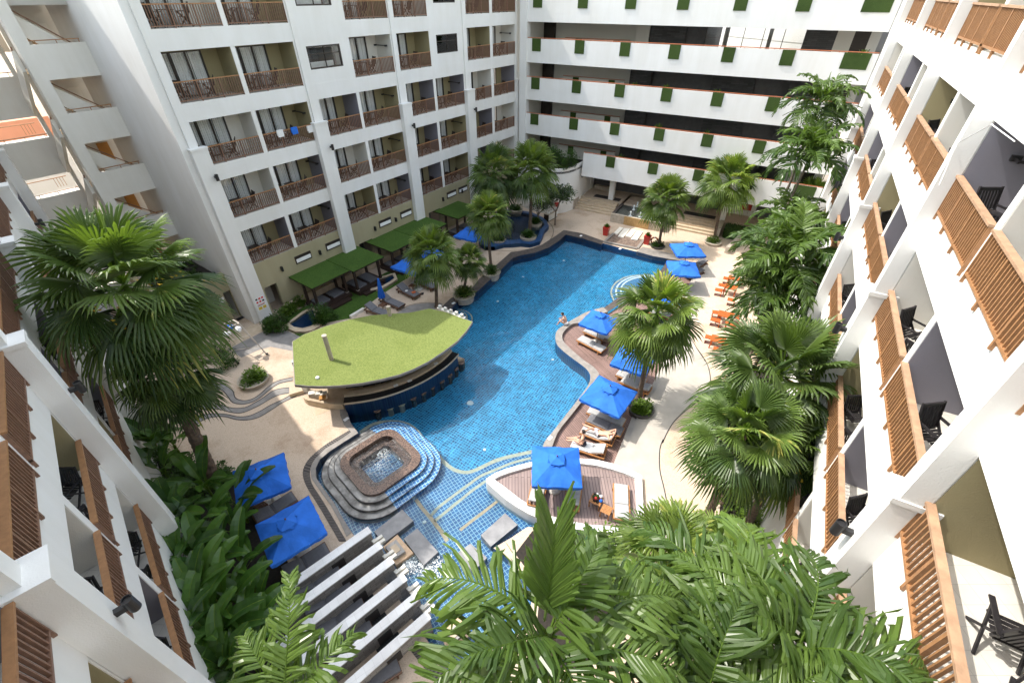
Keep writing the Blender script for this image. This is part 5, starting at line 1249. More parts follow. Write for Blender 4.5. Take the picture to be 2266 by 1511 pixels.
a_, b_ = base[0], GP('Q7', [(650,635)])[0]; wh.bar((a_.x,a_.y,.08),(b_.x,b_.y,.08),.1,.08); wh.build('castor_foot', M['black'], af)
for i, (x, y, m, lab) in enumerate(((545,225,'bluecan','small blue bag'),(640,240,'whitecloth','white bundle'),(505,300,'whitecloth','white cloth'))):
    p = G('Q7',x,y,1.9); b = MB(); rr = random.Random(i)
    for q in range(9): b.lathe([(.02,.1),(.1,.06),(.12,-.02),(.05,-.12)],8,(rr.uniform(-.12,.12),rr.uniform(-.12,.12),rr.uniform(-.05,.05)))
    tag(b.build('bag', M[m], None, smooth=True, loc=p), lab+' hanging on the tubular frame stand', 'bag')
# signs
pf = A(10.8,.365,1.2)
sg = thing('rules_sign', 'white poolside rules sign with red and yellow pictograms on the first pillar', 'sign', A(10.78,.362,.95), rzA)
MB().box(-.33,-.012,0,.33,0,.95).build('board', M['signw'], sg)
ic = MB(); 
for r in range(2):
    for c_ in range(3): ic.box(-.26+.2*c_,-.016,.78-.22*r,-.13+.2*c_,-.013,.9-.22*r, 0 if (r+c_) % 3 else 2)
ic.box(-.26,-.016,.40,.26,-.013,.44,0); ic.box(-.26,-.016,.33,.2,-.013,.36,2)
for c_ in range(2): ic.box(-.26+.3*c_,-.016,.06,-.02+.28*c_,-.013,.26,1)
ic.build('pictograms', [M['signr'],M['signy'],M['black']], sg)
tag(MB().box(-.28,-.012,0,.28,0,.38).build('notice_board', M['signw'], None, loc=A(9.2,-1.63,1.5), rz=rzA), 'white notice board beside the doorway of the khaki terrace', 'notice')
# ------------------------------------------------------------------ balcony chairs and tables
def chair_parts():
    s = MB()
    for k in range(6): s.box(-.22,-.2+.075*k,.40,.22,-.145+.075*k,.42)
    bk = MB()
    for k in range(7): x = -.2+.065*k; bk.add([(x,.2,.45),(x+.035,.2,.45),(x+.035,.34,.95),(x,.34,.95),(x,.225,.45),(x+.035,.225,.45),(x+.035,.365,.95),(x,.365,.95)],[(0,1,2,3),(7,6,5,4),(0,3,7,4),(1,5,6,2)])
    bk.bar((-.24,.35,.95),(.24,.35,.95),.04,.07); bk.bar((-.24,.2,.45),(.24,.2,.45),.03,.04)
    lg = []
    for sx in (-.24,.24): lg.append(MB().bar((sx,-.25,0),(sx,.3,.62),.03,.045)); lg.append(MB().bar((sx,.3,0),(sx,-.22,.62),.03,.045)); bk.bar((sx,.2,.42),(sx,.36,1.0),.03,.04)
    ar = [MB().box(sx-.035,-.28,.62,sx+.035,.3,.645) for sx in (-.26,.26)]
    return s, bk, lg, ar
ch = chair_parts()
cm_ = [('seat', ch[0].mesh('seat', M['blackwood'])), ('backrest', ch[1].mesh('backrest', M['blackwood']))]+[('leg', q.mesh('leg', M['blackwood'])) for q in ch[2]]+[('armrest', q.mesh('armrest', M['blackwood'])) for q in ch[3]]
allc = MB()
for q in (ch[0], ch[1], *ch[2], *ch[3]): allc.add(q.v, q.f)
chair_one = allc.mesh('balcony_chair', M['blackwood']); chair_br = allc.mesh('balcony_chair', M['darkwood'])
tb_ = MB(); tb_.box(-.3,-.3,.68,.3,.3,.71); 
for sx in (-1,1):
    for sy in (-1,1): tb_.box(sx*.25-.02,sy*.25-.02,0,sx*.25+.02,sy*.25+.02,.68)
tb_m = tb_.mesh('balcony_table', M['darkwood'])
ORD = ['first','second','third','fourth','fifth','sixth','seventh','eighth','ninth','tenth']
fl_n = {0:'lowest balcony row',1:'second balcony row',2:'third balcony row',3:'fourth balcony row',4:'top balcony row'}
for li, zf in enumerate(LV):
    bl = bays if zf < 12 else baysU; nb2 = [b for b in bl if b]
    for i, b_ in enumerate(nb2):
        for j, (dx, dy, rz) in enumerate(((.55,.65,1.9),(1.95,.7,-1.9))):
            o = link('balcony_chair', chair_br, None, A(b_[0]+dx,-dy,zf+.01), rzA+rz+RD.uniform(-.3,.3)); tag(o, 'dark %s chair, %s balcony from the left, %s of the far wing' % (['left','right'][j], ORD[i], fl_n[li]), 'chair', 'chairs on the far shaded wing')
        o = link('balcony_table', tb_m, None, A(b_[0]+1.25,-.85,zf+.01), rzA); tag(o, 'dark table, %s balcony from the left, %s of the far wing' % (ORD[i], fl_n[li]), 'table', 'tables on the far shaded wing')
def near_chair(P, rz, lab, grp, first=[None]):
    t = thing('balcony_chair', lab, 'chair', P, rz, grp)
    for nm, me in cm_: link(nm, me, t)
for side, fn, bl, rz0, nm, lv in (('C', Cc, baysC, rzC, 'right wing', LC), ('D', D, baysD, rzD, 'near left wing', LD)):
    for li, zf in enumerate(lv):
        for i, (s0, s1) in enumerate(bl[2:9], 2):
            if side == 'C' and li in (4,): continue
            for j, (ds, dy, r) in enumerate(((.85,.5,2.2),(2.1,.55,-2.2))):
                near_chair(fn(s0+ds,-dy,zf+.01), rz0+r*(1 if side == 'D' else -1)+RD.uniform(-.25,.25), 'black slatted chair, %s, %s balcony along, %s of the %s' % (['nearer','farther'][j], ORD[i-2], fl_n[li], nm), 'chairs on the '+nm)
# two big chairs on the nearest balcony of the sunlit wing
for li in (1,2):
    for i in (0,1):
        for j, (ds, dy, r) in enumerate(((.7,.85,1.2),(1.9,.95,-1.6))):
            near_chair(Cc(baysC[i+0][0]+ds,-dy,LC[li]+.01), rzC+r, 'black slatted chair, %s, %s balcony before nearest pillar, %s of right wing' % (['nearer','farther'][j], ['last','first'][i], fl_n[li]), 'chairs on the sunlit right wing')
for (fn, s, d, z, rz, m, lab) in ((A,14.75+.9,.06,10.62,rzA,'whitecloth','white towel over the railing of the second third row balcony of the far wing'),(A,16.6,.06,10.6,rzA,'bluecan','blue towel over the railing of the second third row balcony of the far wing'),(A,17.7,.06,10.5,rzA,'whitecloth','patterned towel over the railing end of the second third row balcony'),(Cc,20.2,-1.5,11.5,rzC,'redshirt','red towel hanging from the drying rail of an olive balcony')):
    b = MB(); b.box(-.2,-.03,.12,.2,-.012,.5); b.box(-.2,.06,.2,.2,.08,.5); b.box(-.2,-.03,.5,.2,.08,.515)
    tag(b.build('hung_towel', M[m], None, loc=fn(s,d,z), rz=rz), lab, 'towel', 'towels hung on the balconies')
for k, (x, lab) in enumerate(((-11.0,'leafy pot plant on the middle gallery parapet left of centre'),(-5.9,'leafy pot plant on the lower gallery parapet'),(-10.0,'leafy pot plant on the upper gallery parapet'))): pass
p = B(-4.2,5.2,13.2); pp = thing('plant_pot', 'purple plant pot standing in the bright lobby window', 'plant pot', B(-3.9,3.6,13.15), 0)
MB().lathe([(.16,0),(.26,.5),(.27,.55),(.2,.5)],16).build('pot', mat('purple_pot', (.30,.06,.18), .4), pp)
# ------------------------------------------------------------------ plants
def rot_to(d, up=Vector((0,0,1))):
    d = d.normalized(); s = d.cross(up)
    if s.length < 1e-3: s = Vector((1,0,0))
    s.normalize(); n = s.cross(d).normalized(); return d, s, n
def fan_leaf(mb, base, d, pet, R_, nseg, rr, droop=.35, tone=None, spread=2.15):
    """one palmate leaf: stalk plus pleated blade split into drooping fingers"""
    d, s, n = rot_to(d); roll = rr.uniform(-.5,.5); s, n = s*cos(roll)+n*sin(roll), n*cos(roll)-s*sin(roll)
    tip = base+d*pet+Vector((0,0,-pet*.12)); w = .018*R_+.008
    mb.add([base-s*w, base+s*w, tip+s*w*.6, tip-s*w*.6], [(0,1,2,3)], 1, .5)
    tn = rr.random() if tone is None else tone
    for k in range(nseg):
        a0 = -spread+2*spread*k/nseg; a1 = -spread+2*spread*(k+1)/nseg; am = (a0+a1)/2
        L = R_*(1-.22*abs(am)/spread)*rr.uniform(.9,1.05)*(.78+.22*cos(am*.6))
        def pt(a, r, up=0.0, dr=0.0):
            v = d*cos(a)+s*sin(a); bend = .28*(r/R_)*(1-cos(a*.5)*.3)
            return tip+v*r+n*(up-(.10*abs(sin(a)))*r)+Vector((0,0,-dr*r*r/R_))
        r1, r2 = L*.5, L*.8; dm = (a1-a0)
        dr = droop*rr.uniform(.7,1.5)
        v = [tip, pt(a0,r1,-.012*R_,dr*.5), pt(am,r1,.02*R_,dr*.5), pt(a1,r1,-.012*R_,dr*.5),
             pt(am-dm*.30,r2,-.006*R_,dr), pt(am,r2,.014*R_,dr), pt(am+dm*.30,r2,-.006*R_,dr), pt(am+rr.uniform(-.05,.05),L,0,dr*1.35)]
        t = min(1,max(0,tn+rr.uniform(-.12,.12)))
        mb.add(v, [(0,1,2),(0,2,3),(1,4,5,2),(2,5,6,3),(4,7,5),(5,7,6)], 0, t)
def fan_crown(name, R_, n, seed, lo=-50, hi=85, nseg=28, m='fan', dead=0, flowers=0, pet=.5, fan=.52):
    rr = random.Random(seed); mb = MB(); ga = 2.399963
    for i in range(n):
        f = (i+.5)/n; el = rad(hi+(lo-hi)*(f**.85)); az = i*ga+rr.uniform(-.2,.2)
        d = Vector((cos(az)*cos(el), sin(az)*cos(el), sin(el)))
        fan_leaf(mb, Vector((0,0,.12*R_*(1-f))), d, R_*pet*rr.uniform(.8,1.1), R_*fan*rr.uniform(.88,1.08), nseg, rr, droop=.12+.34*f, tone=min(1,max(0,.60-.35*f+rr.uniform(-.32,.38))))
    for i in range(dead):
        az = rr.uniform(0,6.28); el = rad(rr.uniform(-75,-50)); d = Vector((cos(az)*cos(el), sin(az)*cos(el), sin(el)))
        fan_leaf(mb, Vector(), d, R_*.4, R_*.42, 16, rr, .8, 1.0)
    for i in range(flowers):
        az = rr.uniform(0,6.28); el = rad(rr.uniform(-25,10)); d = Vector((cos(az)*cos(el), sin(az)*cos(el), sin(el))); b0 = d*R_*.15
        for q in range(40):
            p = b0+d*R_*rr.uniform(.15,.45)+Vector((rr.gauss(0,.05),rr.gauss(0,.05),rr.gauss(-.08,.07)))*R_; s = rr.uniform(.01,.022)*R_
            mb.add([p+Vector((s,0,0)),p+Vector((0,s,0)),p+Vector((-s,0,s)),p+Vector((0,-s,0))],[(0,1,2,3)],2)
    mb.add([(.10*R_*cos(k*PI/5)*(.5+.5*j),.10*R_*sin(k*PI/5)*(.5+.5*j),-.05*R_+.1*R_*j*-1.5) for j in range(2) for k in range(10)], [(k,(k+1)%10,10+(k+1)%10,10+k) for k in range(10)], 1, .5)
    return mb.mesh(name, [M[m], M['shrubl'], M['yellowfl']], tone=True)
def feather_leaf(mb, base, az, el, L, nl, rr, curve=1.1, wl=.055, ll=.5, tone=.5, vee=.5, twist=0.0, fused=False):
    """one pinnate frond: curved rachis with two ranks of folded leaflets"""
    pts = []; p = Vector(base); e = el; N = 14; st = L/N; dz = rr.uniform(-.045,.045); ph = rr.uniform(0,6.28); fq = rr.uniform(.35,.9)
    for i in range(N+1):
        pts.append(p.copy()); d = Vector((cos(az)*cos(e), sin(az)*cos(e), sin(e))); p = p+d*st; az += dz; e -= curve*(.35+1.0*i/N)/N*1.35
    up0 = Vector((0,0,1))
    w0 = .022*L/2.5+.006
    for i in range(N):
        d = (pts[i+1]-pts[i]).normalized(); _, s, n = rot_to(d); w = w0*(1-i/N*.85)
        mb.add([pts[i]-s*w, pts[i]+s*w, pts[i+1]+s*w*.93, pts[i+1]-s*w*.93, pts[i]+n*w, pts[i+1]+n*w*.93], [(0,4,5,3),(4,1,2,5)], 1, .5)
    for k in range(nl):
        f = .12+.88*(k+.5)/nl; x = f*N; i = min(N-1, int(x)); q = pts[i].lerp(pts[i+1], x-i); d = (pts[i+1]-pts[i]).normalized(); _, s, n = rot_to(d)
        if twist: s, n = s*cos(twist)+n*sin(twist), n*cos(twist)-s*sin(twist)
        prof = sin(min(1,f*1.15+.08)*PI*.78+.35)
        le = ll*(1.0 if fused else max(.35,prof))*rr.uniform(.85,1.1)
        for sd in (-1,1):
            fwd = .4+.6*f+rr.uniform(-.22,.22); out = (s*sd*cos(vee)+n*sin(vee)).normalized()
            if fused: fwd = 1.5+1.6*f
            sw = 0 if fused else (.22*sin(k*fq+ph+sd)+rr.gauss(.05,.16))*le
            dr = (out*1.0+d*fwd).normalized(); g = rr.uniform(.2,1.05)*(0.25 if fused else 1)
            if not fused and rr.random() < .06: continue
            m1 = q+dr*le*.4+d*sw*.12+Vector((0,0,-g*.07*le)); m2 = q+dr*le*.73+d*sw*.5+Vector((0,0,-g*.30*le)); tp = q+dr*le*.97+d*sw+Vector((0,0,-g*.66*le))
            wv = d*wl*rr.uniform(.5,1.3)*(1.5 if fused else 1)+n*wl*rr.uniform(-.5,.5); nn = (dr.cross(wv)).normalized()*wl*.3*sd
            t = min(.88,max(0,tone*.8+rr.uniform(-.13,.13)))
            v = [q-wv*.3, q+nn*.2, q+wv*.3, m1-wv*.55, m1+nn, m1+wv*.55, m2-wv*.45, m2+nn*.8, m2+wv*.45, tp-wv*.42-dr*le*rr.uniform(.0,.14), tp+wv*.42-dr*le*rr.uniform(.0,.14)]
            mb.add(v, [(0,3,4,1),(1,4,5,2),(3,6,7,4),(4,7,8,5),(6,9,7),(7,9,10),(7,10,8)], 0, t)
def feather_crown(name, L, n, seed, nl=30, lo=5, hi=80, wl=.05, ll=.5, curve=1.25, m='feather'):
    rr = random.Random(seed); mb = MB()
    for i in range(n):
        f = (i+.5)/n; el = rad(hi+(lo-hi)*f); az = i*2.399963+rr.uniform(-.25,.25)
        feather_leaf(mb, Vector((0,0,.25*(1-f)*L*.3)), az, el, L*rr.uniform(.85,1.08)*(.8+.2*f), nl, rr, curve*rr.uniform(.85,1.2), wl, ll, min(1,max(0,.7-.45*f+rr.uniform(-.15,.2))), vee=rr.uniform(.15,.5))
    mb.lathe([(.07,-.6),(.085,-.2),(.05,.35)], 10, (0,0,0), 0)
    return mb.mesh(name, [M[m], M['shrubl'], M['yellowfl']], tone=True)
def trunk(base, topp, r0, r1, bend=.0, m='trunk', rings=26, seed=1):
    rr = random.Random(seed); mb = MB(); pts = []; rs = []
    base = Vector(base); topp = Vector(topp); sd = Vector((rr.uniform(-1,1),rr.uniform(-1,1),0))*bend
    for i in range(rings*2+1):
        f = i/(rings*2); p = base.lerp(topp,f)+sd*sin(f*PI); pts.append(p); r = r0+(r1-r0)*f; rs.append(r*(1.10 if i % 2 else .94)*(1+.35*max(0,.06-f)/.06))
    mb.tube(pts, rs, 11); return mb
def palm(lab, base, top, crown, r0=.14, r1=.1, name='fan_palm', cat='palm tree', grp=None, sc=1.0, rz=0.0, m='trunk', bend=.08, cloc=None, seed=1):
    t = thing(name, lab, cat, base, 0, grp)
    trunk((0,0,0), top-base, r0, r1, bend, m, seed=seed).build('trunk', M[m], t, smooth=False)
    c = link('crown', crown, t, top-base, rz); c.scale = (sc,sc,sc); return t
def leaf_blob(R_, nleaf, seed, size=.08, squash=.8, clump=14, m=None, longleaf=2.0):
    """bushy foliage: leaf-sized blades gathered in clumps through the volume"""
    rr = random.Random(seed); mb = MB(); cl = []
    for i in range(clump):
        a = rr.uniform(0,2*PI); e = math.asin(rr.uniform(-.2,1)); r = R_*rr.uniform(.35,.85); cl.append((Vector((cos(a)*cos(e)*r, sin(a)*cos(e)*r, sin(e)*r*squash)), R_*rr.uniform(.25,.5), rr.random()))
    for i in range(nleaf):
        c, q, tn = cl[rr.randrange(clump)]
        d = Vector((rr.gauss(0,1),rr.gauss(0,1),rr.gauss(0,.8))).normalized(); p = c+d*q*rr.random()**.4
        o = (d+Vector((rr.uniform(-.6,.6),rr.uniform(-.6,.6),rr.uniform(-.3,.7)))).normalized(); _, s, n = rot_to(o); s2 = size*rr.uniform(.7,1.3)
        mb.add([p, p+o*s2*longleaf*.5+s*s2*.5, p+o*s2*longleaf-n*s2*.25, p+o*s2*longleaf*.5-s*s2*.5], [(0,1,2,3)], 0, min(1,max(0,tn*.5+.25+rr.uniform(-.2,.25))))
    return mb
def spiky(R_, n, seed, w=.03, arch=.6):
    """tuft of strap leaves"""
    rr = random.Random(seed); mb = MB()
    for i in range(n):
        a = rr.uniform(0,2*PI); e = rr.uniform(.35,1.35); L = R_*rr.uniform(.7,1.15); d = Vector((cos(a)*cos(e),sin(a)*cos(e),sin(e))); s = Vector((-sin(a),cos(a),0))*w*rr.uniform(.7,1.3); b0 = Vector((rr.uniform(-.25,.25),rr.uniform(-.25,.25),0))*R_
        p1 = b0+d*L*.5; p2 = b0+d*L*.85+Vector((0,0,-arch*L*.16)); p3 = b0+d*L*1.05+Vector((0,0,-arch*L*.42)); t = rr.random()
        mb.add([b0-s*.6,b0+s*.6,p1-s,p1+s,p2-s*.7,p2+s*.7,p3],[(0,1,3,2),(2,3,5,4),(4,5,6)],0,t)
    return mb
FC = [fan_crown('crown', 1.0, 40, 3), fan_crown('crown', 1.0, 36, 8, lo=-60), fan_crown('crown', 1.0, 42, 21, lo=-40), fan_crown('crown', 1.0, 38, 31, lo=-48, nseg=36, m='fand', dead=3, flowers=7), fan_crown('crown', 1.0, 38, 44, lo=-55, nseg=36, m='fand', dead=4, flowers=3)]
def fpalm(lab, bt, bx, by, zb, cx, cy, Rc, ci, r0=.13, rz=0.0, grp='slender fan palms', seed=1, dxy=(0,0)):
    b = G(bt, bx, by, 0); b = Vector((b.x,b.y,0)); z = above(b, cx, cy); r = ray(cx, cy); 
    k = (z-H)/r.z; top = Vector((r.x*k, r.y*k, z)); b.z = zb
    # keep the trunk nearly plumb: blend towards the sight line only a little
    top = Vector((b.x+(top.x-b.x)*.9, b.y+(top.y-b.y)*.9, z))
    return palm(lab, b, top, FC[ci], r0, r0*.75, sc=Rc, rz=rz, grp=grp, seed=seed, m='trunk')
fpalm('slender fan palm with a round crown rising behind the far tip of the grass roof', 'F', 966,680, 0, 957,562, 2.15, 0, .12, .4, seed=2)
fpalm('short fan palm in the bowl planter on the left pool edge', 'F', 1028,652, .3, 1040,577, 1.45, 1, .1, 1.4, seed=3)
fpalm('slender fan palm in the white bowl planter that juts over the pool', 'F', 1087,598, .3, 1080,478, 2.05, 2, .12, 2.2, seed=4)
fpalm('left one of the two large fan palms crowded in the far corner', 'F', 1108,520, .3, 1092,385, 2.7, 4, .15, .9, seed=5)
fpalm('right one of the two large fan palms crowded in the far corner', 'F', 1172,518, .3, 1176,378, 2.75, 0, .15, 3.0, seed=6)
fpalm('fan palm standing by the fountain basin and the orange lifebuoy', 'F', 1458,545, 0, 1474,440, 2.3, 1, .12, 4.0, seed=7)
fpalm('fan palm at the foot of the right flight of steps', 'F', 1580,528, 0, 1612,405, 2.75, 2, .12, 5.0, seed=8)
fpalm('leaning fan palm rising from the planter between the deck umbrellas', 'F', 1412,888, .2, 1452,698, 2.45, 1, .13, 2.6, seed=9)
t = fpalm('largest fan palm with a dark shaggy crown in front of the left wing', 'F', 478,1068, 0, 290,640, 3.15, 3, .26, .5, 'big shaggy fan palms', 10)
t = fpalm('second shaggy fan palm drooping below the largest one on the left', 'F', 468,1062, 0, 375,825, 2.1, 4, .22, 2.5, 'big shaggy fan palms', 11)
# group against the sunlit right wing
for lab, s, d, zc, px, Rc, ci, rz in (('tall shaggy fan palm with yellow flowers against the right wing', 15.0,1.75,7.2,(1722,838),2.75,3,1.1),('lower shaggy fan palm left of the flowering one by the right wing', 11.9,2.2,6.4,(1645,960),2.2,4,.2),('lowest shaggy fan palm of the group by the right wing', 11.4,1.3,5.4,(1745,985),2.1,3,4.2),('small fan palm half hidden behind the feather palms near the far right wing', 27.5,2.3,3.6,(1785,450),2.4,0,.3)):
    r = ray(*px); k = (zc-H)/r.z; tp = Vector((r.x*k,r.y*k,zc)); palm(lab, Vector((tp.x+.1,tp.y-.1,0)), tp, FC[ci], .17, .13, sc=Rc, rz=rz, grp='fan palms by the right wing', seed=int(s))
def at_px(px, z): r = ray(*px); k = (z-H)/r.z; return Vector((r.x*k, r.y*k, z))
FE = [feather_crown('crown', 2.6, 18, 5, nl=34, lo=-18, hi=80, wl=.085, ll=.85), feather_crown('crown', 2.4, 17, 12, nl=32, lo=-25, hi=82, wl=.08, ll=.78, curve=1.5), feather_crown('crown', 2.2, 17, 17, nl=30, lo=-15, hi=80, wl=.085, ll=.75)]
def fe(lab, px, z, ci, sc, rz, foot=(0,0), r=.09, grp='feather palms'):
    tp = at_px(px, z); b = Vector((tp.x+foot[0], tp.y+foot[1], 0)); return palm(lab, b, tp, FE[ci], r, r*.7, name='feather_palm', sc=sc, rz=rz, m='trunkg', grp=grp, seed=int(z*7))
fe('tallest feather palm reaching the third gallery by the far right corner', (1812,235), 12.6, 1, 1.1, .3, (.3,.6))
fe('feather palm just below the tallest one with drooping fronds', (1795,345), 10.4, 2, 1.35, 1.4, (-.2,.8))
fe('feather palm in the middle right with fronds spread over the orange tables', (1748,575), 7.2, 0, 1.5, .9, (.2,.3))
fe('bright feather palm just behind the middle right one', (1752,500), 6.4, 1, 1.35, 2.0, (.1,.3))
fe('feather palm drooping low over the path by the right wing', (1735,660), 5.6, 2, 1.45, 3.4, (.2,.2))
fe('feather palm below with small fronds among the undergrowth', (1800,540), 5.4, 0, 1.1, 4.4, (.2,.2))
# close crowns below the camera
NB = [None]
def near_crown(name, specs, seed, wl, ll):
    rr = random.Random(seed); mb = MB()
    for az, el, L, nl, cv, vee, tone in specs: feather_leaf(mb, Vector((0,0,0)), rad(az), rad(el), L, nl, rr, cv, wl, ll, tone, vee=vee)
    mb.lathe([(.09,-1.2),(.10,-.4),(.05,.2)], 10); return mb.mesh(name, [M['feather'], M['shrubl']], tone=True)
n1 = near_crown('crown', [(5,30,2.4,26,1.4,.3,.75),(48,38,2.0,24,1.5,.35,.45),(128,36,2.3,26,1.4,.25,.85),(172,24,2.5,26,1.4,.3,.6),(215,30,2.3,25,1.6,.25,.8),(268,36,2.1,24,1.5,.3,.35),(322,30,2.2,25,1.5,.3,.7),(205,62,1.7,22,1.3,.4,.4),(20,64,1.7,22,1.3,.4,.55)], 3, .10, .98)
n2 = near_crown('crown', [(5,28,2.2,25,1.5,.3,.8),(62,40,1.9,23,1.4,.3,.4),(112,34,2.1,24,1.5,.3,.7),(165,26,2.3,25,1.6,.25,.55),(215,34,2.1,24,1.5,.3,.8),(275,32,2.1,24,1.5,.3,.5),(325,34,2.1,24,1.5,.25,.7),(140,64,1.6,21,1.2,.4,.4)], 9, .095, .9)
n3 = near_crown('crown', [(82,50,2.0,30,1.0,.3,.9),(130,46,1.4,22,1.3,.3,.8),(30,40,1.5,22,1.4,.3,.85)], 15, .075, .62)
def npalm(lab, px, z, me, sc, rz, seed):
    tp = at_px(px, z); return palm(lab, Vector((tp.x+.2,tp.y-.1,0)), tp, me, .12, .085, name='feather_palm', sc=sc, rz=rz, m='trunkg', grp='feather palms below the camera', seed=seed)
t = npalm('large glossy feather palm directly below the camera with an upright unopened fan frond', (1215,1405), 11.6, n1, .8, .3, 3)
# its upright half-opened frond: broad joined leaflets
mb = MB(); rr = random.Random(6)
feather_leaf(mb, Vector((0,0,0)), rad(70), rad(78), 1.5, 30, rr, .2, .075, .75, .65, vee=.25, twist=.0, fused=True)
o = mb.build('spear_frond', [M['feather'], M['shrubl']], t, tone=True); o.location = at_px((1205,1372), 11.6)-t.location
npalm('glossy feather palm to the right below the camera', (1620,1385), 10.4, n2, 1.0, 1.0, 4)
npalm('glossy feather palm nearest the lower right balconies', (1760,1440), 10.9, n1, .82, 2.4, 5)
npalm('pale feather palm at the lower left in front of the fountain walls', (625,1560), 11.2, n3, .72, .0, 7)
npalm('lowest feather palm at the bottom edge of the view right of centre', (1560,1560), 11.0, n1, .8, 4.0, 8)
for lab, px, z, ci, sc in (('bright fan palm behind the near feather palms by the island', (1480,1235), 6.5, 2, 1.7),('bright fan palm right of it behind the near fronds', (1590,1250), 6.0, 0, 1.6)):
    tp = at_px(px, z); palm(lab, Vector((tp.x,tp.y,0)), tp, FC[ci], .12, .1, sc=sc, rz=.7, grp='fan palms behind the near fronds', seed=3)
# ---- broad-leaved banana clumps at the lower left
def banana(n, seed):
    rr = random.Random(seed); mb = MB()
    for i in range(n):
        az = i*2.4+rr.uniform(-.4,.4); el = rad(rr.uniform(38,82)); L = rr.uniform(1.0,1.7); W = L*.15; p = Vector((0,0,.2)); e = el; N = 10; pts = []
        pet = .45*L
        d = Vector((cos(az)*cos(e),sin(az)*cos(e),sin(e))); q = p+d*pet; s = Vector((-sin(az),cos(az),0)); mb.add([p-s*.02,p+s*.02,q+s*.015,q-s*.015],[(0,1,2,3)],1,.6)
        p = q; t = min(1,max(0,rr.gauss(.45,.22)))
        for k in range(N+1): pts.append((p.copy(), e)); d = Vector((cos(az)*cos(e),sin(az)*cos(e),sin(e))); p = p+d*L/N; e -= rr.uniform(.06,.16)
        row = []
        for k, (c, e) in enumerate(pts):
            f = k/N; w = W*(sin(PI*(f*.93+.035))**.6)*rr.uniform(.93,1.05); n_ = Vector((-cos(az)*sin(e),-sin(az)*sin(e),cos(e)))
            row.append([c-s*w+n_*w*.30, c-s*w*.5+n_*w*.18, c, c+s*w*.5+n_*w*.18, c+s*w+n_*w*.30])
        for k in range(N):
            for j in range(4): mb.add([row[k][j],row[k][j+1],row[k+1][j+1],row[k+1][j]],[(0,1,2,3)],0,min(1,max(0,t+(.06 if (k % 2) else -.05))))
        for k in range(N): mb.add([row[k][2]-s*.012+Vector((0,0,.008)),row[k][2]+s*.012+Vector((0,0,.008)),row[k+1][2]+s*.009+Vector((0,0,.008)),row[k+1][2]-s*.009+Vector((0,0,.008))],[(0,1,2,3)],1,.8)
    mb.tube([(0,0,-1.2),(0,0,.5)], [.07,.05], 8, 1)
    return mb.mesh('foliage', [M['banana'], M['shrubl']], tone=True)
BN = [banana(12, 4), banana(10, 9), banana(14, 15)]
spots = [(455,1075,2.6),(520,1110,2.4),(395,1155,3.0),(455,1165,2.8),(520,1170,2.4),(400,1240,3.2),(460,1250,3.0),(530,1260,2.6),(440,1320,3.4),(500,1340,3.0),(575,1345,2.2),(470,1410,3.4),(420,1395,3.6),(540,1420,2.8),(500,1480,3.2),(570,1490,2.6),(360,1040,2.8),(340,980,2.6),(385,985,2.2)]
pos = ['at the foot of the shaggy palm trunk','beside the farther deep blue umbrella','against the left wing level with the umbrellas','in the middle of the clump near the umbrellas','overhanging the nearer deep blue umbrella','against the left wing below the lamp','in the heart of the clump','left of the first fountain wall end','against the left wing lower down','beside the fountain wall ends','in front of the fountain wall ends','near the bottom by the left wing','lowest against the left wing','behind the pale feather frond','at the bottom edge left of the frond','at the bottom edge beneath the frond','in the bed behind the palm trunk by the wing','farthest along the bed by the left wing','between the palm trunk and the left wing']
for i, (x, y, z) in enumerate(spots):
    p = at_px((x,y), z*.62); t = thing('banana_plant', 'dark green broad leaved plant '+pos[i], 'plant', (p.x,p.y,0), RD.uniform(0,6), 'broad leaved plants in the left bed')
    c = link('foliage', BN[i % 3], t, (0,0,p.z-.5)); c.scale = (1.0,1.0,1.0)
def bed(px, lab, z=.02, m='soil'):
    tag(sheet(GP('F', px, 0), z).build('planting_bed', M[m]), kind='structure')
bed([(300,985),(420,1015),(480,1060),(520,1040),(560,1085),(600,1150),(640,1250),(640,1330),(620,1530),(300,1700),(200,1400),(300,1200)], '')
bed([(1610,560),(1640,560),(1660,640),(1680,720),(1690,800),(1640,850),(1610,940),(1600,1050),(1590,1150),(1560,1300),(1700,1400),(1800,900),(1790,560)], '', .02)
bed([(1178,1175),(1290,1160),(1420,1190),(1450,1300),(1300,1480),(1180,1480),(1195,1300),(1140,1225)], '', .02)
def bush(lab, t, x, y, z, R_, n, seed, m='shrub', size=.08, name='shrub', zc=None, squash=.8, grp=None, longleaf=2.0, flowers=None):
    p = G(t,x,y,z); u = thing(name, lab, 'shrub', p, RD.uniform(0,6), grp)
    mb = leaf_blob(R_, n, seed, size, squash, longleaf=longleaf); mb.v = [(a[0],a[1],a[2]+R_*.35) for a in mb.v]; mb.build('foliage', M[m], u, tone=True)
    s = MB()
    for k in range(5): a = 2*PI*k/5; s.tube([(.03*cos(a),.03*sin(a),0),(R_*.45*cos(a),R_*.45*sin(a),R_*.6)], [.02,.012], 5)
    s.build('stem', M['branch'], u)
    return u
bush('round bushy shrub at the left end of the small pond', 'R1', 185,1150,0, .85, 2600, 3, 'shrub', .07)
bush('tall bushy shrub at the right end of the small pond', 'R1', 670,1060,0, .85, 2600, 4, 'shrub', .065, squash=1.3)
for i, (x, y) in enumerate(((265,985),(320,945),(375,905),(430,870))): bush('low leafy plant in the bed behind the small pond, '+['leftmost of four','second of four','third of four','rightmost of four'][i], 'R1', x,y,.1, .42, 420, 10+i, 'shrubl', .09, grp='low plants behind the pond')
for i, (x, y, z) in enumerate(((400,640,3.0),(440,665,2.8),(455,705,2.4),(430,720,2.0))): pass
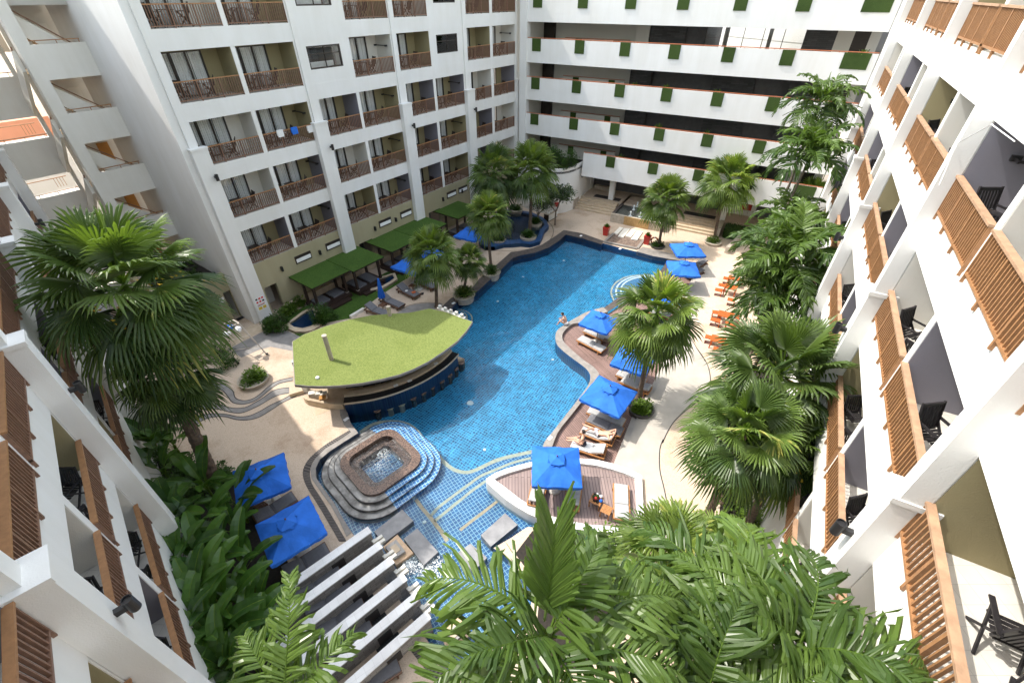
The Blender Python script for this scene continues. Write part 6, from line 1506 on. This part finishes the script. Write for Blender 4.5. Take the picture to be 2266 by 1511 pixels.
# frangipani trees
def frangi(lab, base, R_, hgt, seed, n=900, fl=60, m='frangi', name='frangipani_tree'):
    rr = random.Random(seed); t = thing(name, lab, 'tree', base, 0)
    tr = MB(); tips = []
    def grow(p, d, L, r, k):
        q = p+d*L; tr.tube([p, p+d*L*.5+Vector((rr.uniform(-.05,.05),rr.uniform(-.05,.05),0)), q], [r,r*.85,r*.7], 7)
        if k == 0: tips.append(q); return
        for j in range(3):
            a = rr.uniform(0,6.28); grow(q, (d*.9+Vector((cos(a),sin(a),rr.uniform(.0,.5)))*.75).normalized(), L*rr.uniform(.62,.8), r*.62, k-1)
    grow(Vector((0,0,0)), Vector((0,0,1)), hgt*.38, .09, 3); tr.build('trunk', M['branch'], t)
    mb = MB()
    for q in tips:
        for j in range(max(6, n//len(tips))):
            a = rr.uniform(0,6.28); e = rr.uniform(-.35,1.1); d = Vector((cos(a)*cos(e),sin(a)*cos(e),sin(e))); s = Vector((-sin(a),cos(a),0)); L = rr.uniform(.22,.38)*R_*.62; c = q+d*rr.uniform(0,.12)*R_+Vector((rr.gauss(0,.12),rr.gauss(0,.12),rr.gauss(0,.08)))*R_
            mb.add([c, c+d*L*.5+s*L*.16, c+d*L+Vector((0,0,-.1*L)), c+d*L*.5-s*L*.16], [(0,1,2,3)], 0, rr.random())
        for j in range(fl//len(tips)+1):
            c = q+Vector((rr.gauss(0,.12),rr.gauss(0,.12),rr.uniform(.02,.2)))*R_
            for k in range(5): a = k*1.2566+rr.random(); mb.add([c, c+Vector((cos(a)*.05,sin(a)*.05,.02)), c+Vector((cos(a+.6)*.05,sin(a+.6)*.05,.02))],[(0,1,2)],1)
    mb.build('crown', [M[m], M['blossom']], t, tone=True)
frangi('frangipani tree with pale blossoms beside the khaki terrace doorway', G('F',478,745,0), 1.35, 2.6, 4, 1300, 140, 'frangi')
frangi('silvery leaved frangipani tree in front of the curved white wall', G('F',1228,498,0), 1.7, 3.4, 9, 2200, 120, 'frangi')
frangi('dark bare branched tree behind the towel counter', G('F',1190,500,0), 1.3, 2.6, 13, 500, 0, 'shrub', 'small_tree')
frangi('young frangipani between the white island and the near palms', G('F',1330,1290,0), 1.3, 2.4, 19, 1000, 10, 'shrubl')
# round planters with planting
def planter(lab, t, x, y, R_, h, m, plant='bush', seed=1, prs=None, n=700, zb=0.0):
    p = G(t,x,y,zb+h); u = thing('planter', lab, 'planter', (p.x,p.y,zb), 0)
    MB().lathe([(R_*.80,-.3),(R_*.9,h*.4),(R_,h),(R_*.88,h),(R_*.86,h-.06)],30).build('bowl', M[m], u, smooth=False); MB().lathe([(0,h-.05),(R_*.865,h-.07)][::-1],24).build('soil', M['soil'], u)
    if plant == 'bush': mb = leaf_blob(R_*.8, n, seed, .085, .55); mb.v = [(a[0],a[1],a[2]+h) for a in mb.v]; q = mb
    else: q = spiky(R_*1.05, n//4, seed, .03); q.v = [(a[0],a[1],a[2]+h-.05) for a in q.v]
    t2 = thing('planter_plants', lab.replace('planter','planting').replace('bowl','bowl planting') if False else 'planting growing in the '+' '.join(lab.replace('standing in the raised blue pond,','of the blue pond,').split()[:12]), 'plant', (p.x,p.y,zb+.0), 0); q.build('foliage', M[prs or 'shrub'], t2, tone=True)
planter('round stone planter alone on the left paving', 'Q7', 805,790, .84, .28, 'planter', 'bush', 3, 'shrubl', 900)
planter('white bowl planter jutting over the pool from the left bank', 'R2', 1195,915, .74, .3, 'planter', 'spiky', 5, 'shrub', 900, -.05)
planter('pale bowl planter with a short palm on the left pool edge', 'R2', 890,1165, .82, .3, 'planter', 'spiky', 6, 'fand', 1500, -.05)
planter('white bowl planter standing in the raised blue pond, front left', 'R2', 1275,550, .62, .5, 'planter', 'bush', 7, 'shrub', 700)
planter('white bowl planter standing in the raised blue pond, front right', 'R3', 700,1170, .75, .55, 'planter', 'spiky', 8, 'shrub', 1200)
planter('white bowl planter standing in the raised blue pond, at the back', 'R3', 780,1020, .65, .55, 'planter', 'spiky', 9, 'shrub', 900)
planter('pale bowl planter under the left large fan palm', 'R3', 560,870, .75, .6, 'planter', 'bush', 12, 'shrub', 700)
planter('dark round planter at the foot of the leaning deck palm', 'Q3', 1105,1120, .70, .25, 'darkpl', 'bush', 10, 'shrubl', 1300, -.05)
planter('dark round planter by the orange lifebuoy', 'Q2', 1035,570, .62, .16, 'darkpl', 'bush', 11, 'shrub', 400)
planter('grey round planter at the foot of the palm by the right steps', 'Q2', 1650,525, .74, .22, 'planter', 'bush', 14, 'shrubl', 450)
# hedge, wall-top shrubs and undergrowth
hg = thing('hedge', 'clipped box hedge right of the right flight of steps', 'hedge', B(-2.3,-.2), rzB); rr = random.Random(2); mb = MB()
for q in range(3600):
    f = rr.random(); x = rr.uniform(0,3.0); y = rr.uniform(0,1.2); z = rr.uniform(0,1.05)
    k = rr.randrange(3)
    if k == 0: z = 1.05+rr.uniform(-.05,.04)
    elif k == 1: y = rr.uniform(-.05,.05)
    else: x = rr.choice((0,3.0))+rr.uniform(-.05,.05)
    d = Vector((rr.gauss(0,1),rr.gauss(0,1),rr.gauss(.5,1))).normalized(); _, s, n = rot_to(d); p = Vector((x,y,z)); mb.add([p,p+d*.05+s*.03,p+d*.1,p+d*.05-s*.03],[(0,1,2,3)],0,rr.random())
mb.box(.06,.06,0,2.94,1.14,1.0,0); mb.build('foliage', M['shrub'], hg, tone=True)
for i, (x, y, R_) in enumerate(((-17.6,-1.3,1.0),(-18.9,-1.5,1.15),(-20.3,-1.8,1.0))):
    p = B(x,y,4.1); u = thing('shrub', 'bushy topiary shrub on top of the curved wall, '+['nearest the stairs','middle one','behind the palm crown'][i], 'shrub', p, 0, 'shrubs on the curved wall'); mb = leaf_blob(R_, 1900, 50+i, .07, 1.2); mb.v = [(a[0],a[1],a[2]+.6) for a in mb.v]; mb.build('foliage', M['shrub'], u, tone=True); MB().tube([(0,0,-.1),(0,0,1.0)],.06,6).build('stem', M['branch'], u)
rr = random.Random(77); und = MB()
for (px, py, z, R_, n) in ((1700,620,1.5,1.3,1100),(1745,700,1.5,1.4,1200),(1720,770,1.2,1.2,900),(1690,560,1.2,1.1,800),(1660,1080,1.2,1.3,1100),(1620,1010,1.0,1.1,900),(1690,1130,1.2,1.2,900),(1320,1240,1.2,1.1,800),(1600,1200,1.2,1.2,900),(1680,1330,1.6,1.4,900),(1700,470,1.2,1.1,700),(1760,610,1.8,1.3,900)):
    p = at_px((px,py), z*.6); m2 = leaf_blob(R_, n, rr.randrange(999), .10, .8); und.v_off = 0
    o = len(und.v); und.v.extend([(a[0]+p.x,a[1]+p.y,a[2]+.4) for a in m2.v]); und.f.extend([tuple(i+o for i in f) for f in m2.f]); und.m.extend(m2.m); und.t.extend(m2.t)
tag(und.build('undergrowth', M['shrubl'], tone=True), 'mixed green undergrowth filling the planting strip along the right wing', 'undergrowth', kind='stuff')
un2 = MB()
for (px, py, z, R_, n) in ((400,1030,.8,.9,700),(440,1055,.6,.8,600),(480,1050,.5,.7,500),(350,1010,.8,.9,600),(500,1060,.4,.6,500),(420,1100,.6,.9,600),(330,950,1.0,.9,500),(480,770,.8,.8,600),(500,800,.6,.7,500)):
    p = at_px((px,py), z*.6); m2 = leaf_blob(R_, n, rr.randrange(999), .07, .7); o = len(un2.v); un2.v.extend([(a[0]+p.x,a[1]+p.y,a[2]+.25) for a in m2.v]); un2.f.extend([tuple(i+o for i in f) for f in m2.f]); un2.m.extend(m2.m); un2.t.extend(m2.t)
tag(un2.build('undergrowth', M['shrub'], tone=True), 'low dark green undergrowth round the shaggy palm trunks on the left', 'undergrowth', kind='stuff')
tp = MB(); rr = random.Random(31)
for q in range(70):
    x = rr.uniform(6.8,10.0); y = rr.uniform(2.1,6.1); s_ = spiky(.32, 14, rr.randrange(999), .03); p = A(x,-y,2.85); o = len(tp.v); tp.v.extend([(a[0]+p.x,a[1]+p.y,a[2]+p.z) for a in s_.v]); tp.f.extend([tuple(i+o for i in f) for f in s_.f]); tp.m.extend(s_.m); tp.t.extend(s_.t)
tag(tp.build('ground_cover', M['shrub'], tone=True), 'rows of low green ground cover in the roof terrace bed', 'ground cover', kind='stuff')
for i, (x, z, lab) in enumerate(((-10.0,6.0+2.4,'leafy plant on the second parapet left of centre'),(-9.9,11.4,'arching leafy plant on the third parapet left of centre'),(-12.6,11.4,'leafy plant behind the third parapet by the slate panel'),(-5.9,8.35,'spiky bright plant on the second parapet right of centre'),(-5.9,11.4,'small plant behind the third parapet right of centre'),(2.9,14.4,'small plant behind the fourth parapet at the right end'),(-12.9,5.45,'leafy plant behind the lowest parapet'))):
    u = thing('gallery_plant', lab+' of the gallery wing', 'plant', B(x,.45,z-.2), 0, 'plants along the galleries'); spiky(.6, 40, 60+i, .035).build('foliage', M['shrubl'], u, tone=True); MB().lathe([(.12,-.5),(.18,0)],12).build('pot', M['terra'], u)
# ------------------------------------------------------------------ people
def skin_body(name, joints, edges, mats, parent, head=None, sub=2):
    me = bpy.data.meshes.new(name); ks = list(joints); me.from_pydata([joints[k][0] for k in ks], [(ks.index(a), ks.index(b)) for a, b in edges], [])
    o = bpy.data.objects.new(name, me); COL.objects.link(o)
    sk_ = o.modifiers.new('s','SKIN'); sk_.use_smooth_shade = True
    for i, k in enumerate(ks): v = me.skin_vertices[0].data[i]; r = joints[k][1]; v.radius = (r,r) if not isinstance(r, tuple) else r
    me.skin_vertices[0].data[0].use_root = True
    ss = o.modifiers.new('u','SUBSURF'); ss.levels = sub; ss.render_levels = sub
    dg = bpy.context.evaluated_depsgraph_get(); dg.update(); m2 = bpy.data.meshes.new_from_object(o.evaluated_get(dg)); bpy.data.objects.remove(o)
    m2.materials.clear()
    for m in mats: m2.materials.append(m)
    q = link(name, m2, parent); return q
def hand(J, E, wrist, d, s, nm):
    """palm, four curled fingers of differing length and a thumb on the side"""
    d = Vector(d).normalized(); s = Vector(s); s = (s-d*s.dot(d)).normalized(); n = d.cross(s); w = Vector(J[wrist][0])
    J[nm+'p'] = (w+d*.055, .024); E.append((wrist, nm+'p'))
    for k, (o, L) in enumerate(((-.028,.06),(-.009,.072),(.01,.068),(.028,.054))):
        a = w+d*.085+s*o; J[nm+'a%d'%k] = (a, .0088); J[nm+'b%d'%k] = (a+d*L*.55-n*.006, .0078); J[nm+'c%d'%k] = (a+d*L*.95-n*.022, .0065); E += [(nm+'p',nm+'a%d'%k),(nm+'a%d'%k,nm+'b%d'%k),(nm+'b%d'%k,nm+'c%d'%k)]
    a = w+d*.04-s*.034; J[nm+'t'] = (a, .0105); J[nm+'u'] = (a+d*.03-s*.022, .009); E += [(nm+'p',nm+'t'),(nm+'t',nm+'u')]
def head(parent, c, face, up, r=.105, hair='hair', longh=False, bun=False):
    c = Vector(c); f = Vector(face).normalized(); u = Vector(up); u = (u-f*u.dot(f)).normalized(); s = f.cross(u)
    M4 = Matrix(((s.x,f.x,u.x,c.x),(s.y,f.y,u.y,c.y),(s.z,f.z,u.z,c.z),(0,0,0,1)))
    bm = bmesh.new(); bmesh.ops.create_icosphere(bm, subdivisions=3, radius=r)
    for v in bm.verts:
        v.co.x *= .78; v.co.z *= 1.12; x, y, z = v.co
        if z < -.2*r: v.co.x *= 1-.25*min(1,(-z/r-.2)); v.co.y += .1*r*min(1,-z/r)
        if y > .6*r and abs(x) < .16*r and -.3*r < z < .15*r: v.co.y += .2*r*(1-abs(x)/(.16*r))      # nose
        if y > .5*r and .1*r < z < .3*r and .2*r < abs(x) < .5*r: v.co.y -= .08*r                        # eye sockets
        if y > .6*r and -.62*r < z < -.45*r and abs(x) < .3*r: v.co.y += .05*r                            # lips
        if abs(x) > .68*r and abs(y) < .2*r and abs(z) < .25*r: v.co.x *= 1.16                            # ears
    bm.transform(M4); me = bpy.data.meshes.new('head'); bm.to_mesh(me); bm.free(); me.materials.append(M['skin']); me.polygons.foreach_set('use_smooth',[True]*len(me.polygons)); 
    h = link('head', me, parent)
    e = MB()
    for q in (-1,1): e.lathe([(0,.012),(.012,.006),(.013,-.006),(0,-.012)],8,(0,0,0)); e.v[-32:] = [tuple(M4 @ (Vector(p)+Vector((q*.34*r,.78*r,.2*r)))) for p in e.v[-32:]]
    e.build('eyes', M['hair'], parent)
    mo = MB().box(-.03,.80*r,-.55*r,.03,.86*r,-.50*r); mo.v = [tuple(M4 @ Vector(p)) for p in mo.v]; mo.build('mouth', M['redshirt'], parent)
    bm = bmesh.new(); bmesh.ops.create_icosphere(bm, subdivisions=3, radius=r*1.1)
    kill = [v for v in bm.verts if (v.co.y > .25*r and v.co.z < .5*r) or v.co.z < (-.9*r if longh else -.35*r)]; bmesh.ops.delete(bm, geom=kill, context='VERTS')
    for v in bm.verts: v.co.x *= .82; v.co.z *= 1.12; v.co += Vector((0,-.01,.006))+Vector((RD.uniform(-1,1),RD.uniform(-1,1),RD.uniform(-1,1)))*.004
    if bun: q = bmesh.ops.create_icosphere(bm, subdivisions=2, radius=r*.42, matrix=Matrix.Translation((0,-r*.95,r*.55)))
    bm.transform(M4); me = bpy.data.meshes.new('hair'); bm.to_mesh(me); bm.free(); me.materials.append(M[hair]); me.polygons.foreach_set('use_smooth',[True]*len(me.polygons)); link('hair', me, parent)
def person(lab, loc, rz): return thing('person', lab, 'person', loc, rz)
# man lying on his back on the raised lounger: local x runs foot to head
u, Ln = LO['raised lounger on which the man in striped shorts lies']; zz0 = .37
pm = person('man in pale striped shorts lying on a lounger with one knee raised', u.location, u.rotation_euler.z)
xb = Ln/2-.72; sl_ = .45
J = {'pel':((xb-.10,0,zz0+.08),(.14,.11)),'spn':((xb+.10,0,zz0+.12),(.14,.10)),'chs':((xb+.32,0,zz0+.24),(.16,.11)),'nek':((xb+.50,0,zz0+.33),.055),'hd':((xb+.58,0,zz0+.38),.05),
 'hl':((xb-.16,.10,zz0+.08),.085),'kl':((xb-.58,.14,zz0+.08),.058),'al':((xb-.98,.16,zz0+.05),.036),'fl':((xb-1.06,.17,zz0+.12),.03),
 'hr':((xb-.16,-.10,zz0+.08),.085),'kr':((xb-.48,-.13,zz0+.40),.058),'ar':((xb-.72,-.15,zz0+.05),.036),'fr':((xb-.86,-.16,zz0+.05),.03),
 'sl':((xb+.42,.18,zz0+.29),.06),'el':((xb+.62,.40,zz0+.34),.042),'wl':((xb+.66,.16,zz0+.40),.028),'sr':((xb+.42,-.18,zz0+.29),.06),'er':((xb+.58,-.42,zz0+.36),.042),'wr':((xb+.66,-.16,zz0+.42),.028)}
E_ = [('pel','spn'),('spn','chs'),('chs','nek'),('nek','hd'),('pel','hl'),('hl','kl'),('kl','al'),('al','fl'),('pel','hr'),('hr','kr'),('kr','ar'),('ar','fr'),('chs','sl'),('sl','el'),('el','wl'),('chs','sr'),('sr','er'),('er','wr')]
hand(J, E_, 'wl', (0,-1,.1), (1,0,0), 'L'); hand(J, E_, 'wr', (0,1,.1), (1,0,0), 'R')
skin_body('body', J, E_, [M['skin']], pm); head(pm, (xb+.66,0,zz0+.44), (-.35,0,1), (1,0,.4))
sh_j = {'p':((xb-.08,0,zz0+.085),(.165,.13)),'l':((xb-.2,.105,zz0+.09),.115),'l2':((xb-.42,.125,zz0+.09),.10),'r':((xb-.2,-.105,zz0+.12),.115),'r2':((xb-.36,-.12,zz0+.27),.10)}
skin_body('shorts', sh_j, [('p','l'),('l','l2'),('p','r'),('r','r2')], [M['stripe']], pm)
sb = MB()
for k in range(4): sb.lathe([(.118,-.006),(.118,.006)],14,(0,0,0)); sb.v[-28:] = [(xb-.2-.06*k+p[2], .113+p[1]*.98, zz0+.09+p[0]*.98) for p in sb.v[-28:]]
sb.build('shorts_stripe', M['swimdark'], pm)
# woman sitting sideways on the next lounger, seen from behind
u, Ln = LO['raised lounger with white towel where the woman sits']; pw_ = person('woman with dark tied hair in a dark bikini sitting on a white towel', Matrix.Translation(u.location) @ Vector((0,0,0)), u.rotation_euler.z)
sx = -.30; z0 = .37
J = {'pel':((sx,.02,z0+.10),(.16,.13)),'spn':((sx-.03,.02,z0+.30),(.115,.10)),'chs':((sx-.06,.03,z0+.50),(.14,.10)),'nek':((sx-.06,.05,z0+.66),.045),'hd':((sx-.06,.07,z0+.74),.045),
 'hl':((sx-.09,.04,z0+.09),.09),'kl':((sx-.44,.14,z0+.16),.058),'al':((sx-.74,.10,z0+.05),.036),'fl':((sx-.88,.10,z0+.05),.028),'hr':((sx-.05,-.06,z0+.09),.09),'kr':((sx-.46,-.06,z0+.22),.058),'ar':((sx-.72,-.06,z0+.05),.036),'fr':((sx-.86,-.06,z0+.05),.028),
 'sl':((sx-.06,.19,z0+.56),.05),'el':((sx-.16,.27,z0+.32),.036),'wl':((sx-.34,.20,z0+.22),.026),'sr':((sx-.06,-.16,z0+.56),.05),'er':((sx-.18,-.22,z0+.33),.036),'wr':((sx-.38,-.12,z0+.27),.026)}
hand(J, E2 := [e for e in E_ if e[0][0] not in 'LR' and e[1][0] not in 'LR'], 'wl', (-1,-.2,-.2), (0,1,0), 'L'); hand(J, E2, 'wr', (-1,.2,-.2), (0,1,0), 'R')
skin_body('body', J, E2, [M['skin']], pw_); head(pw_, (sx-.08,.08,z0+.84), (-.95,.25,-.15), (0,0,1), bun=True)
b = MB(); b.lathe([(.152,-.02),(.156,0),(.152,.02)],18,(sx-.055,.03,z0+.48)); b.lathe([(.165,.0),(.172,.06),(.165,.10)],18,(sx,.02,z0+.05)); b.build('bikini', M['swimdark'], pw_)
# sunbather sitting on the deck coping
p = G('Q3',262,190,.03); p.z = .03
ps_ = person('bather crouched with dark hair sitting on the grey coping at the deck tip', p, rad(150))
J = {'pel':((0,0,.11),(.15,.13)),'spn':((.06,0,.28),(.13,.11)),'chs':((.15,0,.44),(.15,.11)),'nek':((.22,0,.58),.05),'hd':((.26,0,.66),.05),'hl':((.04,.10,.11),.085),'kl':((.38,.13,.24),.058),'al':((.52,.13,-.10),.036),'fl':((.62,.14,-.16),.028),'hr':((.04,-.10,.11),.085),'kr':((.38,-.12,.26),.058),'ar':((.54,-.12,-.08),.036),'fr':((.64,-.12,-.14),.028),
 'sl':((.16,.17,.50),.052),'el':((.30,.20,.33),.038),'wl':((.42,.12,.36),.027),'sr':((.16,-.17,.50),.052),'er':((.30,-.20,.33),.038),'wr':((.42,-.1,.38),.027)}
E3 = [e for e in E2 if e[0][0] not in 'LR' and e[1][0] not in 'LR']
hand(J, E3, 'wl', (.6,-.5,-.2), (0,.6,.8), 'L'); hand(J, E3, 'wr', (.6,.5,-.2), (0,.6,.8), 'R')
skin_body('body', J, E3, [M['skin']], ps_); head(ps_, (.30,0,.74), (.9,0,-.45), (.3,0,1))
b = MB(); b.lathe([(.16,.0),(.17,.06),(.155,.12)],18,(0,0,.06)); b.build('swim_shorts', M['whitecloth'], ps_)
# person in red walking by the curved wall
p = G('R3',1012,935,0); pr = person('person in red top and pale trousers walking past the towel counter', p, rad(100))
J = {'pel':((0,0,.80),(.13,.11)),'spn':((.01,0,.98),(.12,.10)),'chs':((.03,0,1.16),(.15,.11)),'nek':((.03,0,1.32),.05),'hd':((.05,0,1.40),.05),'hl':((0,.08,.78),.085),'kl':((.14,.08,.44),.058),'al':((.05,.08,.07),.038),'fl':((.18,.09,.03),.032),'hr':((0,-.08,.78),.085),'kr':((-.04,-.08,.42),.058),'ar':((-.26,-.08,.10),.038),'fr':((-.15,-.09,.03),.032),
 'sl':((.03,.18,1.23),.052),'el':((-.03,.23,.98),.038),'wl':((.10,.24,.80),.027),'sr':((.03,-.18,1.23),.052),'er':((.02,-.24,.98),.038),'wr':((.18,-.22,.86),.027)}
E4 = [e for e in E3 if e[0][0] not in 'LR' and e[1][0] not in 'LR']
hand(J, E4, 'wl', (.3,0,-1), (1,0,0), 'L'); hand(J, E4, 'wr', (.6,0,-.8), (1,0,0), 'R')
skin_body('body', J, E4, [M['skin']], pr); head(pr, (.06,0,1.47), (1,0,-.1), (0,0,1))
tj = {'a':((.0,0,.82),(.15,.13)),'b':((.01,0,.98),(.145,.12)),'c':((.03,0,1.16),(.175,.13)),'n':((.03,0,1.27),.08),'sl':((.03,.18,1.22),.07),'el':((-.02,.22,1.05),.055),'sr':((.03,-.18,1.22),.07),'er':((.02,-.23,1.05),.055)}
skin_body('top', tj, [('a','b'),('b','c'),('c','n'),('c','sl'),('sl','el'),('c','sr'),('sr','er')], [M['redshirt']], pr)
tj = {'p':((0,0,.80),(.145,.125)),'l':((0,.085,.74),.10),'l2':((.14,.08,.44),.075),'l3':((.06,.08,.14),.06),'r':((0,-.085,.74),.10),'r2':((-.04,-.08,.42),.075),'r3':((-.22,-.08,.16),.06)}
skin_body('trousers', tj, [('p','l'),('l','l2'),('l2','l3'),('p','r'),('r','r2'),('r2','r3')], [M['whitecloth']], pr)
# ------------------------------------------------------------------ camera, sun, sky
cam = bpy.data.cameras.new('camera'); cam.sensor_width = 36.0; cam.lens = F/2266*36; cam.clip_end = 2000; cam.clip_start = .05
co = bpy.data.objects.new('camera', cam); COL.objects.link(co); co.location = (0,0,H); co.rotation_euler = (PI/2-PITCH, 0, 0); SC.camera = co
w = bpy.data.worlds.new('World'); SC.world = w; w.use_nodes = True; t = w.node_tree
sk = t.nodes.new('ShaderNodeTexSky'); sk.sky_type = 'NISHITA'; sk.sun_disc = False
SUN_AZ, SUN_EL = 290.5, 55.2
sk.sun_elevation = rad(SUN_EL); sk.sun_rotation = rad(SUN_AZ); sk.air_density = 2.2; sk.dust_density = 3.0; sk.ozone_density = 1.0
hs = t.nodes.new('ShaderNodeHueSaturation'); hs.inputs['Saturation'].default_value = .55; t.links.new(sk.outputs[0], hs.inputs['Color']); t.links.new(hs.outputs[0], t.nodes['Background'].inputs[0]); t.nodes['Background'].inputs[1].default_value = .15
sl = bpy.data.lights.new('sun', 'SUN'); sl.energy = 2.0; sl.angle = rad(.53); sl.color = (1.0,.95,.87)
so = bpy.data.objects.new('sun', sl); COL.objects.link(so)
dv = hd(SUN_AZ)*cos(rad(SUN_EL)) + Vector((0,0,sin(rad(SUN_EL))))
so.rotation_euler = dv.to_track_quat('Z', 'Y').to_euler(); so.location = (0,0,60)
vs = SC.view_settings; vs.view_transform = 'Standard'; vs.look = 'None'; vs.gamma = 1.0; vs.exposure = 1.44
cy = SC.cycles; cy.max_bounces = 10; cy.diffuse_bounces = 8; cy.glossy_bounces = 3; cy.transmission_bounces = 6; cy.transparent_max_bounces = 12
cy.caustics_reflective = False; cy.caustics_refractive = True; cy.use_denoising = True; cy.sample_clamp_indirect = 6.0

sl.cycles.is_caustics_light = True
for o in bpy.data.objects:
    if o.type == 'MESH' and (o.name.split('.')[0] in ('pool_floor','shallow_pool_floor','pool_wall','pool_step','pool_step_band','pool_lane_band','pool_lamp','curved_step','step_nosing','pedestal','tiled_front','deck_coping','island_wall','stepping_slab','tan_plinth','pool_coping')): o.cycles.is_caustics_receiver = True
